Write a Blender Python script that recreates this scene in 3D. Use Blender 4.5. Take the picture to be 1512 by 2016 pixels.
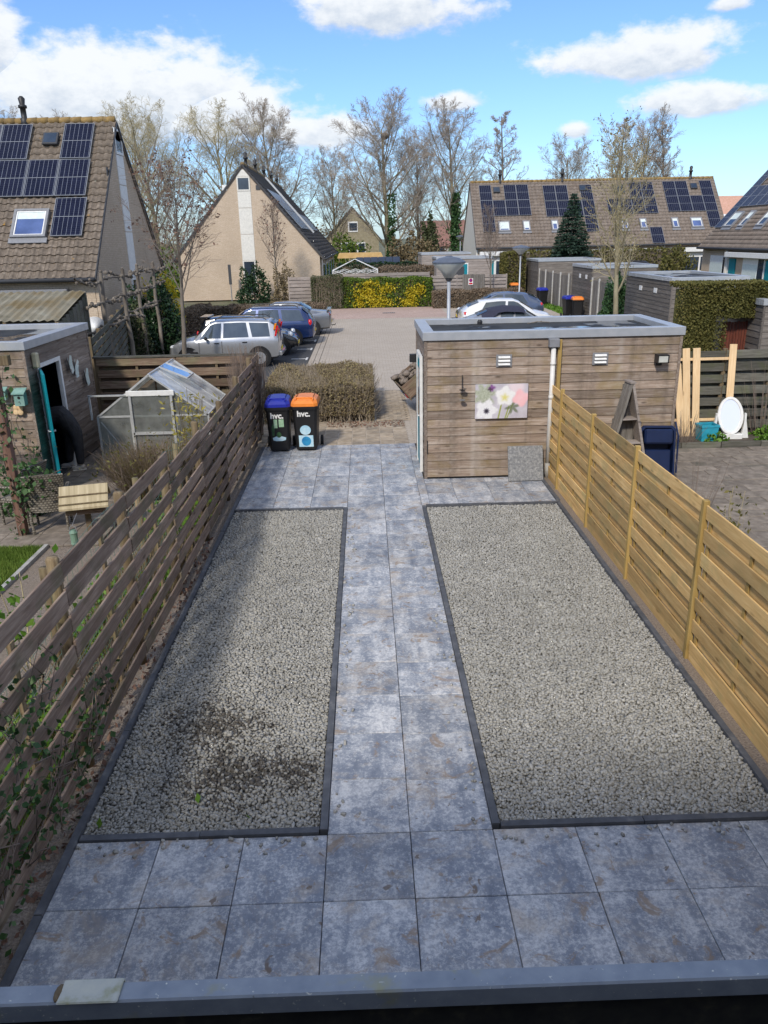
import bpy, math, random
import numpy as np
from mathutils import Vector, Matrix
R = math.radians
rng = np.random.default_rng(7)
random.seed(7)
for o in list(bpy.data.objects):
    bpy.data.objects.remove(o)
scene = bpy.context.scene
COL = scene.collection

# ------------------------------------------------------------------ camera
cam_d = bpy.data.cameras.new('camera')
cam = bpy.data.objects.new('camera', cam_d)
COL.objects.link(cam)
cam_d.sensor_fit = 'VERTICAL'
cam_d.sensor_height = 36.0
cam_d.lens = 1518.15 / 2016 * 36
cam_d.clip_start = 0.05
cam_d.clip_end = 3000
def cam_axes(yaw, pitch, roll):
    f = Vector((math.sin(yaw)*math.cos(pitch), math.cos(yaw)*math.cos(pitch), -math.sin(pitch)))
    r = Vector((math.cos(yaw), -math.sin(yaw), 0))
    u = r.cross(f)
    return math.cos(roll)*r + math.sin(roll)*u, -math.sin(roll)*r + math.cos(roll)*u, f
_r, _u, _f = cam_axes(0.0177, 0.3416, -0.0211)
cam.matrix_world = Matrix(((_r.x, _u.x, -_f.x, -0.2211), (_r.y, _u.y, -_f.y, -4.4911), (_r.z, _u.z, -_f.z, 4.0638), (0, 0, 0, 1)))
scene.camera = cam

# ------------------------------------------------------------------ sky, sun, exposure
SUN_EL, SUN_AZ = 40.0, 21.0          # sun stands behind the camera, a little to its left
world = bpy.data.worlds.new('World')
scene.world = world
world.use_nodes = True
def N(nt, typ, **kw):
    n = nt.nodes.new(typ)
    for k, v in kw.items():
        if k[0] == 'i' and k[1:].isdigit():
            n.inputs[int(k[1:])].default_value = v
        else:
            setattr(n, k, v)
    return n
def math_node(nt, op, a, b=None, c=None, clamp=False):
    n = nt.nodes.new('ShaderNodeMath'); n.operation = op; n.use_clamp = clamp
    for i, v in enumerate((a, b, c)):
        if v is None: continue
        if isinstance(v, (int, float)): n.inputs[i].default_value = v
        else: nt.links.new(v, n.inputs[i])
    return n.outputs[0]
def mixc(nt, fac, a, b, blend='MIX'):
    n = nt.nodes.new('ShaderNodeMix'); n.data_type = 'RGBA'; n.blend_type = blend
    for i, v in ((0, fac), (6, a), (7, b)):
        if isinstance(v, (int, float)): n.inputs[i].default_value = v
        elif isinstance(v, (tuple, list)): n.inputs[i].default_value = (*v[:3], 1)
        else: nt.links.new(v, n.inputs[i])
    return n.outputs[2]
def ramp(nt, fac, stops, interp='LINEAR'):
    n = nt.nodes.new('ShaderNodeValToRGB'); n.color_ramp.interpolation = interp
    el = n.color_ramp.elements
    while len(el) < len(stops): el.new(0.5)
    for e, (p, c) in zip(el, stops):
        e.position = p
        e.color = (*c, 1) if isinstance(c, (tuple, list)) else (c, c, c, 1)
    nt.links.new(fac, n.inputs[0])
    return n.outputs[0]
def noise(nt, vec, scale, detail=4, rough=0.55, dist=0.0):
    n = nt.nodes.new('ShaderNodeTexNoise')
    n.inputs['Scale'].default_value = scale; n.inputs['Detail'].default_value = detail
    n.inputs['Roughness'].default_value = rough; n.inputs['Distortion'].default_value = dist
    if vec is not None: nt.links.new(vec, n.inputs['Vector'])
    return n.outputs[0]

nt = world.node_tree
for n in list(nt.nodes): nt.nodes.remove(n)
sky = N(nt, 'ShaderNodeTexSky', sky_type='NISHITA')
sky.sun_disc = False
sky.sun_elevation = R(SUN_EL); sky.sun_rotation = R(180 + SUN_AZ)
sky.altitude = 0; sky.air_density = 1.0; sky.dust_density = 0.6; sky.ozone_density = 1.6
tc = N(nt, 'ShaderNodeTexCoord')
sep = N(nt, 'ShaderNodeSeparateXYZ'); nt.links.new(tc.outputs['Generated'], sep.inputs[0])
X, Y, Z = sep.outputs
AZ = math_node(nt, 'MULTIPLY', math_node(nt, 'ARCTAN2', X, Y), 57.2958)
EL = math_node(nt, 'MULTIPLY', math_node(nt, 'ARCSINE', Z), 57.2958)
comb = N(nt, 'ShaderNodeCombineXYZ'); nt.links.new(AZ, comb.inputs[0]); nt.links.new(math_node(nt, 'MULTIPLY', EL, 1.7), comb.inputs[1])
n_big = noise(nt, comb.outputs[0], 0.16, 8, 0.55)
n_fin = noise(nt, comb.outputs[0], 0.55, 10, 0.62)
# cumulus in view: (azimuth, elevation, half width, half height, strength) in degrees, plus a few just out of view
CLOUDS = [(2.2, 13.7, 6.6, 2.5, 1.0), (-16.0, 8.7, 10.5, 3.4, 1.08), (-23.4, 11.0, 3.6, 3.8, 1.0), (-9.0, 7.6, 6.4, 2.6, .95), (17.5, 10.2, 6.6, 2.0, 1.0), (21.6, 7.6, 5.2, 1.35, .95),
          (5.8, 8.3, 3.4, 1.3, 0.62), (14.2, 6.3, 1.6, .8, .7), (-3.2, 6.6, 5.4, 2.6, 0.8), (22.9, 12.5, 2.0, .8, .6),
          (30, 4.0, 3, 1.4, .7), (38, 11, 7, 3, 1), (-38, 11, 8, 3.2, 1)]
dens = None; shade = None
for (a, e, w, h, s) in CLOUDS:
    dx = math_node(nt, 'DIVIDE', math_node(nt, 'SUBTRACT', AZ, a), w)
    dy0 = math_node(nt, 'DIVIDE', math_node(nt, 'SUBTRACT', EL, e), h)
    # flatter bases: below the middle the cloud ends sooner
    dy = math_node(nt, 'MAXIMUM', dy0, math_node(nt, 'MULTIPLY', dy0, -1.35))
    d = math_node(nt, 'SUBTRACT', 1.0, math_node(nt, 'SQRT', math_node(nt, 'ADD', math_node(nt, 'MULTIPLY', dx, dx), math_node(nt, 'MULTIPLY', dy, dy))))
    d = math_node(nt, 'ADD', math_node(nt, 'MAXIMUM', d, -0.6), s - 1.0)
    if dens is None:
        dens = d; shade = dy0
    else:
        gt = math_node(nt, 'GREATER_THAN', d, dens)
        shade = math_node(nt, 'ADD', math_node(nt, 'MULTIPLY', gt, dy0), math_node(nt, 'MULTIPLY', math_node(nt, 'SUBTRACT', 1.0, gt), shade))
        dens = math_node(nt, 'MAXIMUM', dens, d)
turb = math_node(nt, 'ADD', math_node(nt, 'MULTIPLY', math_node(nt, 'SUBTRACT', n_big, 0.5), 1.5), math_node(nt, 'MULTIPLY', math_node(nt, 'SUBTRACT', n_fin, 0.5), 1.0))
body = math_node(nt, 'ADD', dens, turb)
# broken cumulus added over the unseen dome, in perspective, to raise ambient light
den = math_node(nt, 'ADD', math_node(nt, 'ABSOLUTE', Z), 0.22)
pl = N(nt, 'ShaderNodeCombineXYZ'); nt.links.new(math_node(nt, 'DIVIDE', X, den), pl.inputs[0]); nt.links.new(math_node(nt, 'DIVIDE', Y, den), pl.inputs[1])
dome = math_node(nt, 'MULTIPLY', math_node(nt, 'SUBTRACT', noise(nt, pl.outputs[0], 1.5, 7, .55), .47), 4.0)
side = N(nt, 'ShaderNodeMapRange', interpolation_type='SMOOTHSTEP', i1=30.0, i2=48.0); nt.links.new(math_node(nt, 'ABSOLUTE', AZ), side.inputs[0])
high = N(nt, 'ShaderNodeMapRange', interpolation_type='SMOOTHSTEP', i1=16.0, i2=22.0); nt.links.new(EL, high.inputs[0])
away = math_node(nt, 'MAXIMUM', side.outputs[0], high.outputs[0])
body = math_node(nt, 'MAXIMUM', body, math_node(nt, 'ADD', math_node(nt, 'MULTIPLY', dome, away), math_node(nt, 'MULTIPLY', math_node(nt, 'SUBTRACT', away, 1.0), 2.0)))
mask = N(nt, 'ShaderNodeMapRange', interpolation_type='SMOOTHSTEP', i1=-0.06, i2=0.42); nt.links.new(body, mask.inputs[0])
lit = N(nt, 'ShaderNodeMapRange', interpolation_type='SMOOTHSTEP', i1=-0.9, i2=0.45)
nt.links.new(math_node(nt, 'ADD', shade, math_node(nt, 'MULTIPLY', math_node(nt, 'SUBTRACT', n_fin, 0.5), 2.2)), lit.inputs[0])
cloud = mixc(nt, lit.outputs[0], (2.4, 2.75, 3.25), (3.95, 4.08, 4.2))
hz = N(nt, 'ShaderNodeMapRange', i1=0.0, i2=5.0, i3=0.45, i4=0.0); nt.links.new(EL, hz.inputs[0])
skyc = mixc(nt, 1.0, sky.outputs[0], (.44, .57, .78), 'MULTIPLY')
col = mixc(nt, math_node(nt, 'MULTIPLY', mask.outputs[0], 0.97), skyc, cloud)
bg = N(nt, 'ShaderNodeBackground', i1=0.15)
nt.links.new(col, bg.inputs[0])
wo = N(nt, 'ShaderNodeOutputWorld'); nt.links.new(bg.outputs[0], wo.inputs[0])

sun_d = bpy.data.lights.new('sun', 'SUN')
sun_d.energy = 2.0; sun_d.angle = R(5.0); sun_d.color = (1.0, 0.92, 0.80)
sun = bpy.data.objects.new('sun', sun_d); COL.objects.link(sun)
sun.rotation_euler = Vector((math.sin(R(SUN_AZ))*math.cos(R(SUN_EL)), math.cos(R(SUN_AZ))*math.cos(R(SUN_EL)), -math.sin(R(SUN_EL)))).to_track_quat('-Z', 'Y').to_euler()
sun.location = (-20, -40, 40)
scene.view_settings.view_transform = 'Standard'
scene.view_settings.look = 'None'
scene.view_settings.gamma = 1.0
scene.view_settings.exposure = 0.70
scene.view_settings.use_curve_mapping = False

cy = scene.cycles
cy.max_bounces = 5; cy.diffuse_bounces = 3; cy.glossy_bounces = 3; cy.transmission_bounces = 4; cy.transparent_max_bounces = 10
cy.caustics_reflective = False; cy.caustics_refractive = False
cy.sample_clamp_indirect = 6.0
world.cycles.sampling_method = 'MANUAL'; world.cycles.sample_map_resolution = 256

# ------------------------------------------------------------------ mesh helpers
class MB:
    def __init__(s): s.v = []; s.f = []; s.m = []; s.cur = 0
    def add(s, vs, fs):
        b = len(s.v); s.v.extend([tuple(p) for p in vs])
        for f in fs: s.f.append(tuple(b + i for i in f)); s.m.append(s.cur)
        return s
    def box(s, x0, x1, y0, y1, z0, z1, bev=0.0):
        if bev <= 0:
            vs = [(x, y, z) for z in (z0, z1) for y in (y0, y1) for x in (x0, x1)]
            return s.add(vs, [(0, 2, 3, 1), (4, 5, 7, 6), (0, 1, 5, 4), (2, 6, 7, 3), (0, 4, 6, 2), (1, 3, 7, 5)])
        c = ((x0+x1)/2, (y0+y1)/2, (z0+z1)/2); h = ((x1-x0)/2, (y1-y0)/2, (z1-z0)/2)
        idx = {}; vs = []
        for sx in (-1, 1):
            for sy in (-1, 1):
                for sz in (-1, 1):
                    for ax in range(3):
                        p = [c[i] + (sx, sy, sz)[i]*(h[i] - (0 if i == ax else bev)) for i in range(3)]
                        idx[(sx, sy, sz, ax)] = len(vs); vs.append(p)
        fs = []
        for ax in range(3):
            o = [i for i in range(3) if i != ax]
            for sg in (-1, 1):
                q = []
                for a, b in ((-1, -1), (1, -1), (1, 1), (-1, 1)):
                    k = [0, 0, 0]; k[ax] = sg; k[o[0]] = a; k[o[1]] = b
                    q.append(idx[(*k, ax)])
                flip = (sg < 0) != (ax == 1)
                fs.append(tuple(reversed(q)) if flip else tuple(q))
        for ax in range(3):
            o = [i for i in range(3) if i != ax]
            for a in (-1, 1):
                for b in (-1, 1):
                    k0 = [0, 0, 0]; k1 = [0, 0, 0]; k0[ax] = -1; k1[ax] = 1
                    for k in (k0, k1): k[o[0]] = a; k[o[1]] = b
                    fs.append((idx[(*k0, o[0])], idx[(*k1, o[0])], idx[(*k1, o[1])], idx[(*k0, o[1])]))
        for sx in (-1, 1):
            for sy in (-1, 1):
                for sz in (-1, 1): fs.append(tuple(idx[(sx, sy, sz, ax)] for ax in range(3)))
        return s.add(vs, fs)
    def obox(s, c, ax, ay, az):           # box from a centre and three half vectors
        c, ax, ay, az = map(Vector, (c, ax, ay, az))
        vs = [c + ax*i + ay*j + az*k for k in (-1, 1) for j in (-1, 1) for i in (-1, 1)]
        return s.add(vs, [(0, 2, 3, 1), (4, 5, 7, 6), (0, 1, 5, 4), (2, 6, 7, 3), (0, 4, 6, 2), (1, 3, 7, 5)])
    def bar(s, a, b, w, h, up=(0, 0, 1)):   # rectangular bar from a to b
        a, b = Vector(a), Vector(b); d = (b - a).normalized(); u = Vector(up)
        sd = d.cross(u)
        if sd.length < 1e-4: sd = d.cross(Vector((1, 0, 0)))
        sd.normalize(); u = sd.cross(d)
        return s.obox((a + b)/2, (b - a)/2, sd*w/2, u*h/2)
    def tube(s, pts, rads, n=8, cap=True):
        pts = [Vector(p) for p in pts]
        if isinstance(rads, (int, float)): rads = [rads]*len(pts)
        b = len(s.v); rings = []
        t0 = (pts[1] - pts[0]).normalized()
        ref = Vector((0, 0, 1)) if abs(t0.z) < .9 else Vector((1, 0, 0))
        for i, p in enumerate(pts):
            t = (pts[min(i+1, len(pts)-1)] - pts[max(i-1, 0)])
            if t.length < 1e-9: t = t0
            t.normalize()
            a = t.cross(ref)
            if a.length < 1e-3: a = t.cross(Vector((0, 1, 0)))
            a.normalize(); c = t.cross(a)
            rings.append([p + (a*math.cos(2*math.pi*k/n) + c*math.sin(2*math.pi*k/n))*rads[i] for k in range(n)])
        vs = [q for r in rings for q in r]; fs = []
        for i in range(len(pts)-1):
            for k in range(n):
                fs.append((i*n + k, (i+1)*n + k, (i+1)*n + (k+1) % n, i*n + (k+1) % n))
        if cap:
            fs.append(tuple(range(n))); fs.append(tuple(reversed(range((len(pts)-1)*n, len(pts)*n))))
        return s.add(vs, fs)
    def lathe(s, prof, n=16, c=(0, 0, 0)):    # profile of (radius, z)
        vs = [(c[0] + r*math.cos(2*math.pi*k/n), c[1] + r*math.sin(2*math.pi*k/n), c[2] + z) for r, z in prof for k in range(n)]
        fs = [(i*n + k, i*n + (k+1) % n, (i+1)*n + (k+1) % n, (i+1)*n + k) for i in range(len(prof)-1) for k in range(n)]
        fs.append(tuple(reversed(range(n)))); fs.append(tuple(range((len(prof)-1)*n, len(prof)*n)))
        return s.add(vs, fs)
    def prism(s, poly, d0, d1, axis='y'):      # a polygon in the plane across an axis, pushed along it
        n = len(poly)
        f = {'y': lambda p, d: (p[0], d, p[1]), 'x': lambda p, d: (d, p[0], p[1]), 'z': lambda p, d: (p[0], p[1], d)}[axis]
        vs = [f(p, d0) for p in poly] + [f(p, d1) for p in poly]
        fs = [tuple(range(n)), tuple(reversed(range(n, 2*n)))] + [(i, n + i, n + (i+1) % n, (i+1) % n) for i in range(n)]
        return s.add(vs, fs)
    def ball(s, c, r, n=10, m=6):
        if isinstance(r, (int, float)): r = (r, r, r)
        prof = [(math.sin(math.pi*i/m), -math.cos(math.pi*i/m)) for i in range(m+1)]
        vs = [(c[0] + r[0]*q*math.cos(2*math.pi*k/n), c[1] + r[1]*q*math.sin(2*math.pi*k/n), c[2] + r[2]*z) for q, z in prof for k in range(n)]
        fs = [(i*n + k, i*n + (k+1) % n, (i+1)*n + (k+1) % n, (i+1)*n + k) for i in range(m) for k in range(n)]
        return s.add(vs, fs)
    def data(s, name, mats, smooth=False):
        me = bpy.data.meshes.new(name)
        me.from_pydata(s.v, [], s.f)
        for m in (mats if isinstance(mats, (list, tuple)) else [mats]): me.materials.append(m)
        if any(s.m): me.polygons.foreach_set('material_index', s.m)
        if smooth: me.polygons.foreach_set('use_smooth', [True]*len(s.f))
        me.update()
        return me
    def build(s, name, mats, parent=None, smooth=False, loc=None, rz=0):
        return link(name, s.data(name, mats, smooth), parent, loc, rz)
def link(name, me, parent=None, loc=None, rz=0):
    o = bpy.data.objects.new(name, me); COL.objects.link(o)
    if parent is not None: o.parent = parent
    if loc is not None: o.location = loc
    if rz: o.rotation_euler.z = rz
    return o
def np_mesh(name, verts, faces_flat, nper, mat, smooth=False, midx=None):
    me = bpy.data.meshes.new(name)
    nf = len(faces_flat)//nper
    me.vertices.add(len(verts)); me.vertices.foreach_set('co', np.asarray(verts, np.float32).ravel())
    me.loops.add(len(faces_flat)); me.loops.foreach_set('vertex_index', np.asarray(faces_flat, np.int32))
    me.polygons.add(nf); me.polygons.foreach_set('loop_start', np.arange(0, nf*nper, nper, dtype=np.int32))
    for m in (mat if isinstance(mat, (list, tuple)) else [mat]): me.materials.append(m)
    if midx is not None: me.polygons.foreach_set('material_index', np.asarray(midx, np.int32))
    if smooth: me.polygons.foreach_set('use_smooth', np.ones(nf, bool))
    me.update(calc_edges=True); me.validate()
    return me
def tag(o, label, cat, group=None):
    o['label'] = label; o['category'] = cat
    if group: o['group'] = group
    return o
def thing(name, label, cat, loc=(0, 0, 0), rz=0, group=None):
    o = bpy.data.objects.new(name, None); COL.objects.link(o)
    o.empty_display_size = 0.2; o.location = loc; o.rotation_euler.z = rz
    return tag(o, label, cat, group)
def structure(o):
    o['kind'] = 'structure'; return o
def stuff(o):
    o['kind'] = 'stuff'; return o
def copy_tree(o, parent=None):
    c = o.copy(); COL.objects.link(c); c.parent = parent
    if parent is not None: c.matrix_parent_inverse = o.matrix_parent_inverse.copy()
    for ch in list(o.children): copy_tree(ch, c)
    return c
# ------------------------------------------------------------------ materials
MATS = {}
def base(name):
    m = bpy.data.materials.new(name); m.use_nodes = True
    MATS[name] = m
    nt = m.node_tree
    return m, nt, nt.nodes['Principled BSDF']
def coords(nt, stretch=(1, 1, 1), rnd=0.0, kind='Object'):
    tc = nt.nodes.new('ShaderNodeTexCoord'); v = tc.outputs[kind]
    if rnd:
        oi = nt.nodes.new('ShaderNodeObjectInfo')
        cx = nt.nodes.new('ShaderNodeCombineXYZ')
        for i, k in enumerate((31.7, 57.3, 13.1)): nt.links.new(math_node(nt, 'MULTIPLY', oi.outputs['Random'], k*rnd), cx.inputs[i])
        a = nt.nodes.new('ShaderNodeVectorMath'); a.operation = 'ADD'; nt.links.new(v, a.inputs[0]); nt.links.new(cx.outputs[0], a.inputs[1]); v = a.outputs[0]
    if stretch != (1, 1, 1):
        a = nt.nodes.new('ShaderNodeVectorMath'); a.operation = 'MULTIPLY'; nt.links.new(v, a.inputs[0]); a.inputs[1].default_value = stretch; v = a.outputs[0]
    return v
def bump(nt, bs, h, strength=0.3, dist=0.01):
    b = nt.nodes.new('ShaderNodeBump'); b.inputs['Strength'].default_value = strength; b.inputs['Distance'].default_value = dist
    nt.links.new(h, b.inputs['Height']); nt.links.new(b.outputs[0], bs.inputs['Normal'])
def val_rnd(nt, col, amt):
    oi = nt.nodes.new('ShaderNodeObjectInfo')
    k = math_node(nt, 'ADD', math_node(nt, 'MULTIPLY', oi.outputs['Random'], 2*amt), 1 - amt)
    h = nt.nodes.new('ShaderNodeHueSaturation'); nt.links.new(k, h.inputs['Value']); nt.links.new(col, h.inputs['Color'])
    return h.outputs[0]
def mat(name, stops, scale=6, rough=.8, stretch=(1, 1, 1), rnd=1.0, var=0.0, bmp=0.0, bdist=.01, detail=5, blotch=None, metal=0, spec=.5, nrough=.55, dist=0.0):
    m, nt, bs = base(name)
    v = coords(nt, stretch, rnd)
    n1 = noise(nt, v, scale, detail, nrough, dist)
    col = ramp(nt, n1, stops)
    if blotch:               # (scale, colour, from, to)
        v2 = coords(nt, (1, 1, 1), rnd)
        for (sc, c, lo, hi) in (blotch if isinstance(blotch, list) else [blotch]):
            r = ramp(nt, noise(nt, v2, sc, 4, .6), [(lo, 0.0), (hi, 1.0)])
            col = mixc(nt, r, col, c)
    if var: col = val_rnd(nt, col, var)
    nt.links.new(col, bs.inputs['Base Color'])
    bs.inputs['Roughness'].default_value = rough; bs.inputs['Metallic'].default_value = metal
    bs.inputs['Specular IOR Level'].default_value = spec
    if bmp: bump(nt, bs, n1, bmp, bdist)
    return m
def plain(name, c, rough=.6, metal=0, coat=0, spec=.5):
    return mat(name, [(0.3, tuple(x*.88 for x in c)), (0.7, tuple(min(1, x*1.08) for x in c))], 9, rough, metal=metal, spec=spec) if not coat else _paint(name, c, rough, metal)
def _paint(name, c, rough, metal):
    m, nt, bs = base(name)
    n1 = noise(nt, coords(nt), 3, 3)
    nt.links.new(ramp(nt, n1, [(0.3, tuple(x*.92 for x in c)), (0.7, c)]), bs.inputs['Base Color'])
    bs.inputs['Roughness'].default_value = rough; bs.inputs['Metallic'].default_value = metal
    bs.inputs['Coat Weight'].default_value = 1.0; bs.inputs['Coat Roughness'].default_value = .04
    return m
def wood(name, c0, c1, c2, along='x', rough=.8, var=.18, knots=True, green=None, sc=1.0):
    m, nt, bs = base(name)
    st = {'x': (1.0, 14, 14), 'y': (14, 1.0, 14), 'z': (14, 14, 1.0)}[along]
    v = coords(nt, tuple(k*sc for k in st), 1.0)
    n1 = noise(nt, v, 2.2, 6, .62, .6)
    col = ramp(nt, n1, [(.25, c0), (.5, c1), (.75, c2)])
    v2 = coords(nt, (1, 1, 1), 1.0)
    col = mixc(nt, ramp(nt, noise(nt, v2, 1.6, 3), [(.35, 0.0), (.7, .55)]), col, tuple(x*.72 for x in c1))
    if knots:
        vo = nt.nodes.new('ShaderNodeTexVoronoi'); vo.inputs['Scale'].default_value = 1.0
        st2 = {'x': (2.2, 7, 7), 'y': (7, 2.2, 7), 'z': (7, 7, 2.2)}[along]
        nt.links.new(coords(nt, st2, 1.0), vo.inputs['Vector'])
        col = mixc(nt, ramp(nt, vo.outputs['Distance'], [(.05, .75), (.16, 0.0)]), col, tuple(x*.45 for x in c0))
    if along == 'x' and name == 'shed_board':
        sx = nt.nodes.new('ShaderNodeTexCoord'); mp = nt.nodes.new('ShaderNodeVectorMath'); mp.operation = 'MULTIPLY'; nt.links.new(sx.outputs['Object'], mp.inputs[0]); mp.inputs[1].default_value = (1, 0, .6)
        col = mixc(nt, ramp(nt, noise(nt, mp.outputs[0], 3.2, 5, .7), [(.50, 0.0), (.66, .6)]), col, (.125, .098, .075))
        col = mixc(nt, ramp(nt, noise(nt, mp.outputs[0], 1.7, 4, .6), [(.55, 0.0), (.68, .45)]), col, (.46, .43, .39))
    if green:
        col = mixc(nt, ramp(nt, noise(nt, v2, 2.3, 4, .6), [(.5, 0.0), (.72, .7)]), col, green)
    col = val_rnd(nt, col, var)
    nt.links.new(col, bs.inputs['Base Color'])
    bs.inputs['Roughness'].default_value = rough; bs.inputs['Specular IOR Level'].default_value = .3
    bump(nt, bs, n1, .35, .006)
    return m
def masonry(name, brick1, brick2, mortar, w=.21, h=.06, m=.008, floor=False, rough=.85, stain=None):
    ma, nt, bs = base(name)
    tc = nt.nodes.new('ShaderNodeTexCoord'); sp = nt.nodes.new('ShaderNodeSeparateXYZ'); nt.links.new(tc.outputs['Object'], sp.inputs[0])
    cb = nt.nodes.new('ShaderNodeCombineXYZ')
    if floor:
        nt.links.new(sp.outputs[0], cb.inputs[0]); nt.links.new(sp.outputs[1], cb.inputs[1])
    else:
        nt.links.new(math_node(nt, 'ADD', sp.outputs[0], sp.outputs[1]), cb.inputs[0]); nt.links.new(sp.outputs[2], cb.inputs[1])
    b = nt.nodes.new('ShaderNodeTexBrick'); nt.links.new(cb.outputs[0], b.inputs['Vector'])
    b.inputs['Color1'].default_value = (*brick1, 1); b.inputs['Color2'].default_value = (*brick2, 1); b.inputs['Mortar'].default_value = (*mortar, 1)
    b.inputs['Scale'].default_value = 1; b.inputs['Brick Width'].default_value = w; b.inputs['Row Height'].default_value = h; b.inputs['Mortar Size'].default_value = m; b.inputs['Mortar Smooth'].default_value = .2
    col = b.outputs['Color']
    col = mixc(nt, ramp(nt, noise(nt, tc.outputs['Object'], .5, 6, .62), [(.38, 0.0), (.68, .6)]), col, stain or tuple(x*.75 for x in brick1))
    col = mixc(nt, ramp(nt, noise(nt, tc.outputs['Object'], 14, 4), [(.4, 0.0), (.75, .35)]), col, tuple(x*1.25 for x in brick2))
    nt.links.new(col, bs.inputs['Base Color']); bs.inputs['Roughness'].default_value = rough
    bs.inputs['Specular IOR Level'].default_value = .3
    bump(nt, bs, math_node(nt, 'SUBTRACT', 1.0, b.outputs['Fac']), .5, .006)
    return ma
def slab_mat():
    m, nt, bs = base('slab')
    v = coords(nt, (1, 1, 1), 1.0)
    big = noise(nt, v, 2.8, 5, .6, .4); fine = noise(nt, v, 34, 5, .8); streak = noise(nt, coords(nt, (4.2, .8, 1), 1.0), 1.5, 5, .6, .3); mid = noise(nt, v, 10, 6, .75)
    f = math_node(nt, 'ADD', math_node(nt, 'MULTIPLY', big, .35), math_node(nt, 'ADD', math_node(nt, 'MULTIPLY', mid, .3), math_node(nt, 'MULTIPLY', streak, .35)))
    col = ramp(nt, f, [(.36, (.145, .168, .215)), (.48, (.245, .27, .315)), (.57, (.375, .39, .42)), (.68, (.545, .55, .55))])
    sp = ramp(nt, math_node(nt, 'ADD', fine, math_node(nt, 'MULTIPLY', math_node(nt, 'SUBTRACT', f, .5), .8)), [(.47, 0.0), (.62, .5)])
    col = mixc(nt, sp, col, (.78, .78, .765))
    col = mixc(nt, ramp(nt, noise(nt, v, 55, 3, .7), [(.56, 0.0), (.66, .4)]), col, (.15, .16, .185))
    col = mixc(nt, ramp(nt, noise(nt, v, 2.3, 6, .72, .7), [(.51, 0.0), (.65, .48)]), col, (.45, .37, .275))
    col = mixc(nt, ramp(nt, noise(nt, v, 4.2, 5, .7, 1.2), [(.585, 0.0), (.655, .7)]), col, (.28, .195, .12))
    col = mixc(nt, ramp(nt, noise(nt, v, 7.5, 3, .65, .6), [(.66, 0.0), (.70, .8)]), col, (.15, .105, .07))
    oi = nt.nodes.new('ShaderNodeObjectInfo')
    col = val_rnd(nt, col, .12)
    nt.links.new(col, bs.inputs['Base Color']); bs.inputs['Roughness'].default_value = .62
    bump(nt, bs, fine, .12, .004)
    return m
def glass(name, tint=(.8, .86, .84), clear=.75, rough=.02, back=.55):
    m, nt, bs = base(name)
    nt.nodes.remove(bs)
    t = N(nt, 'ShaderNodeBsdfTransparent'); t.inputs[0].default_value = (*tint, 1)
    g = N(nt, 'ShaderNodeBsdfGlossy'); g.inputs['Roughness'].default_value = rough
    d0 = N(nt, 'ShaderNodeBsdfDiffuse'); d0.inputs[0].default_value = (.62, .64, .6, 1) if back > .5 else (.8, .82, .82, 1)
    d1 = N(nt, 'ShaderNodeBsdfTranslucent'); d1.inputs[0].default_value = (.8, .83, .8, 1)
    d = N(nt, 'ShaderNodeMixShader', i0=back); nt.links.new(d0.outputs[0], d.inputs[1]); nt.links.new(d1.outputs[0], d.inputs[2])
    gr = ramp(nt, noise(nt, coords(nt), 4, 5), [(.3, (1-clear)*.6), (.75, (1-clear)*1.5)])
    m1 = N(nt, 'ShaderNodeMixShader'); nt.links.new(gr, m1.inputs[0]); nt.links.new(t.outputs[0], m1.inputs[1]); nt.links.new(d.outputs[0], m1.inputs[2])
    fr = N(nt, 'ShaderNodeFresnel'); fr.inputs[0].default_value = 1.45
    m2 = N(nt, 'ShaderNodeMixShader'); nt.links.new(math_node(nt, 'ADD', math_node(nt, 'MULTIPLY', fr.outputs[0], .9), .03), m2.inputs[0]); nt.links.new(m1.outputs[0], m2.inputs[1]); nt.links.new(g.outputs[0], m2.inputs[2])
    nt.links.new(m2.outputs[0], nt.nodes['Material Output'].inputs[0])
    return m
def window_glass(name, c=(.02, .03, .045), rough=.03):
    m, nt, bs = base(name)
    n1 = noise(nt, coords(nt, (1, 1, 1), 1.0), 1.3, 3)
    nt.links.new(ramp(nt, n1, [(.3, c), (.7, tuple(x*1.8 + .01 for x in c))]), bs.inputs['Base Color'])
    bs.inputs['Roughness'].default_value = rough; bs.inputs['Specular IOR Level'].default_value = .9
    bump(nt, bs, n1, .02, .02)
    return m
def leafmat(name, stops, scale=2.5, rough=.6, trans=.25, var=.0):
    m, nt, bs = base(name)
    v = coords(nt, (1, 1, 1), 1.0)
    g = nt.nodes.new('ShaderNodeNewGeometry')
    f = math_node(nt, 'ADD', math_node(nt, 'MULTIPLY', noise(nt, v, scale, 4), .55), math_node(nt, 'MULTIPLY', g.outputs['Random Per Island'], .45))
    col = ramp(nt, f, stops)
    if var: col = val_rnd(nt, col, var)
    nt.links.new(col, bs.inputs['Base Color']); bs.inputs['Roughness'].default_value = rough
    bs.inputs['Specular IOR Level'].default_value = .25
    tr = N(nt, 'ShaderNodeBsdfTranslucent'); nt.links.new(col, tr.inputs[0])
    mx = N(nt, 'ShaderNodeMixShader', i0=trans); nt.links.new(bs.outputs[0], mx.inputs[1]); nt.links.new(tr.outputs[0], mx.inputs[2])
    nt.links.new(mx.outputs[0], nt.nodes['Material Output'].inputs[0])
    return m
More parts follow.
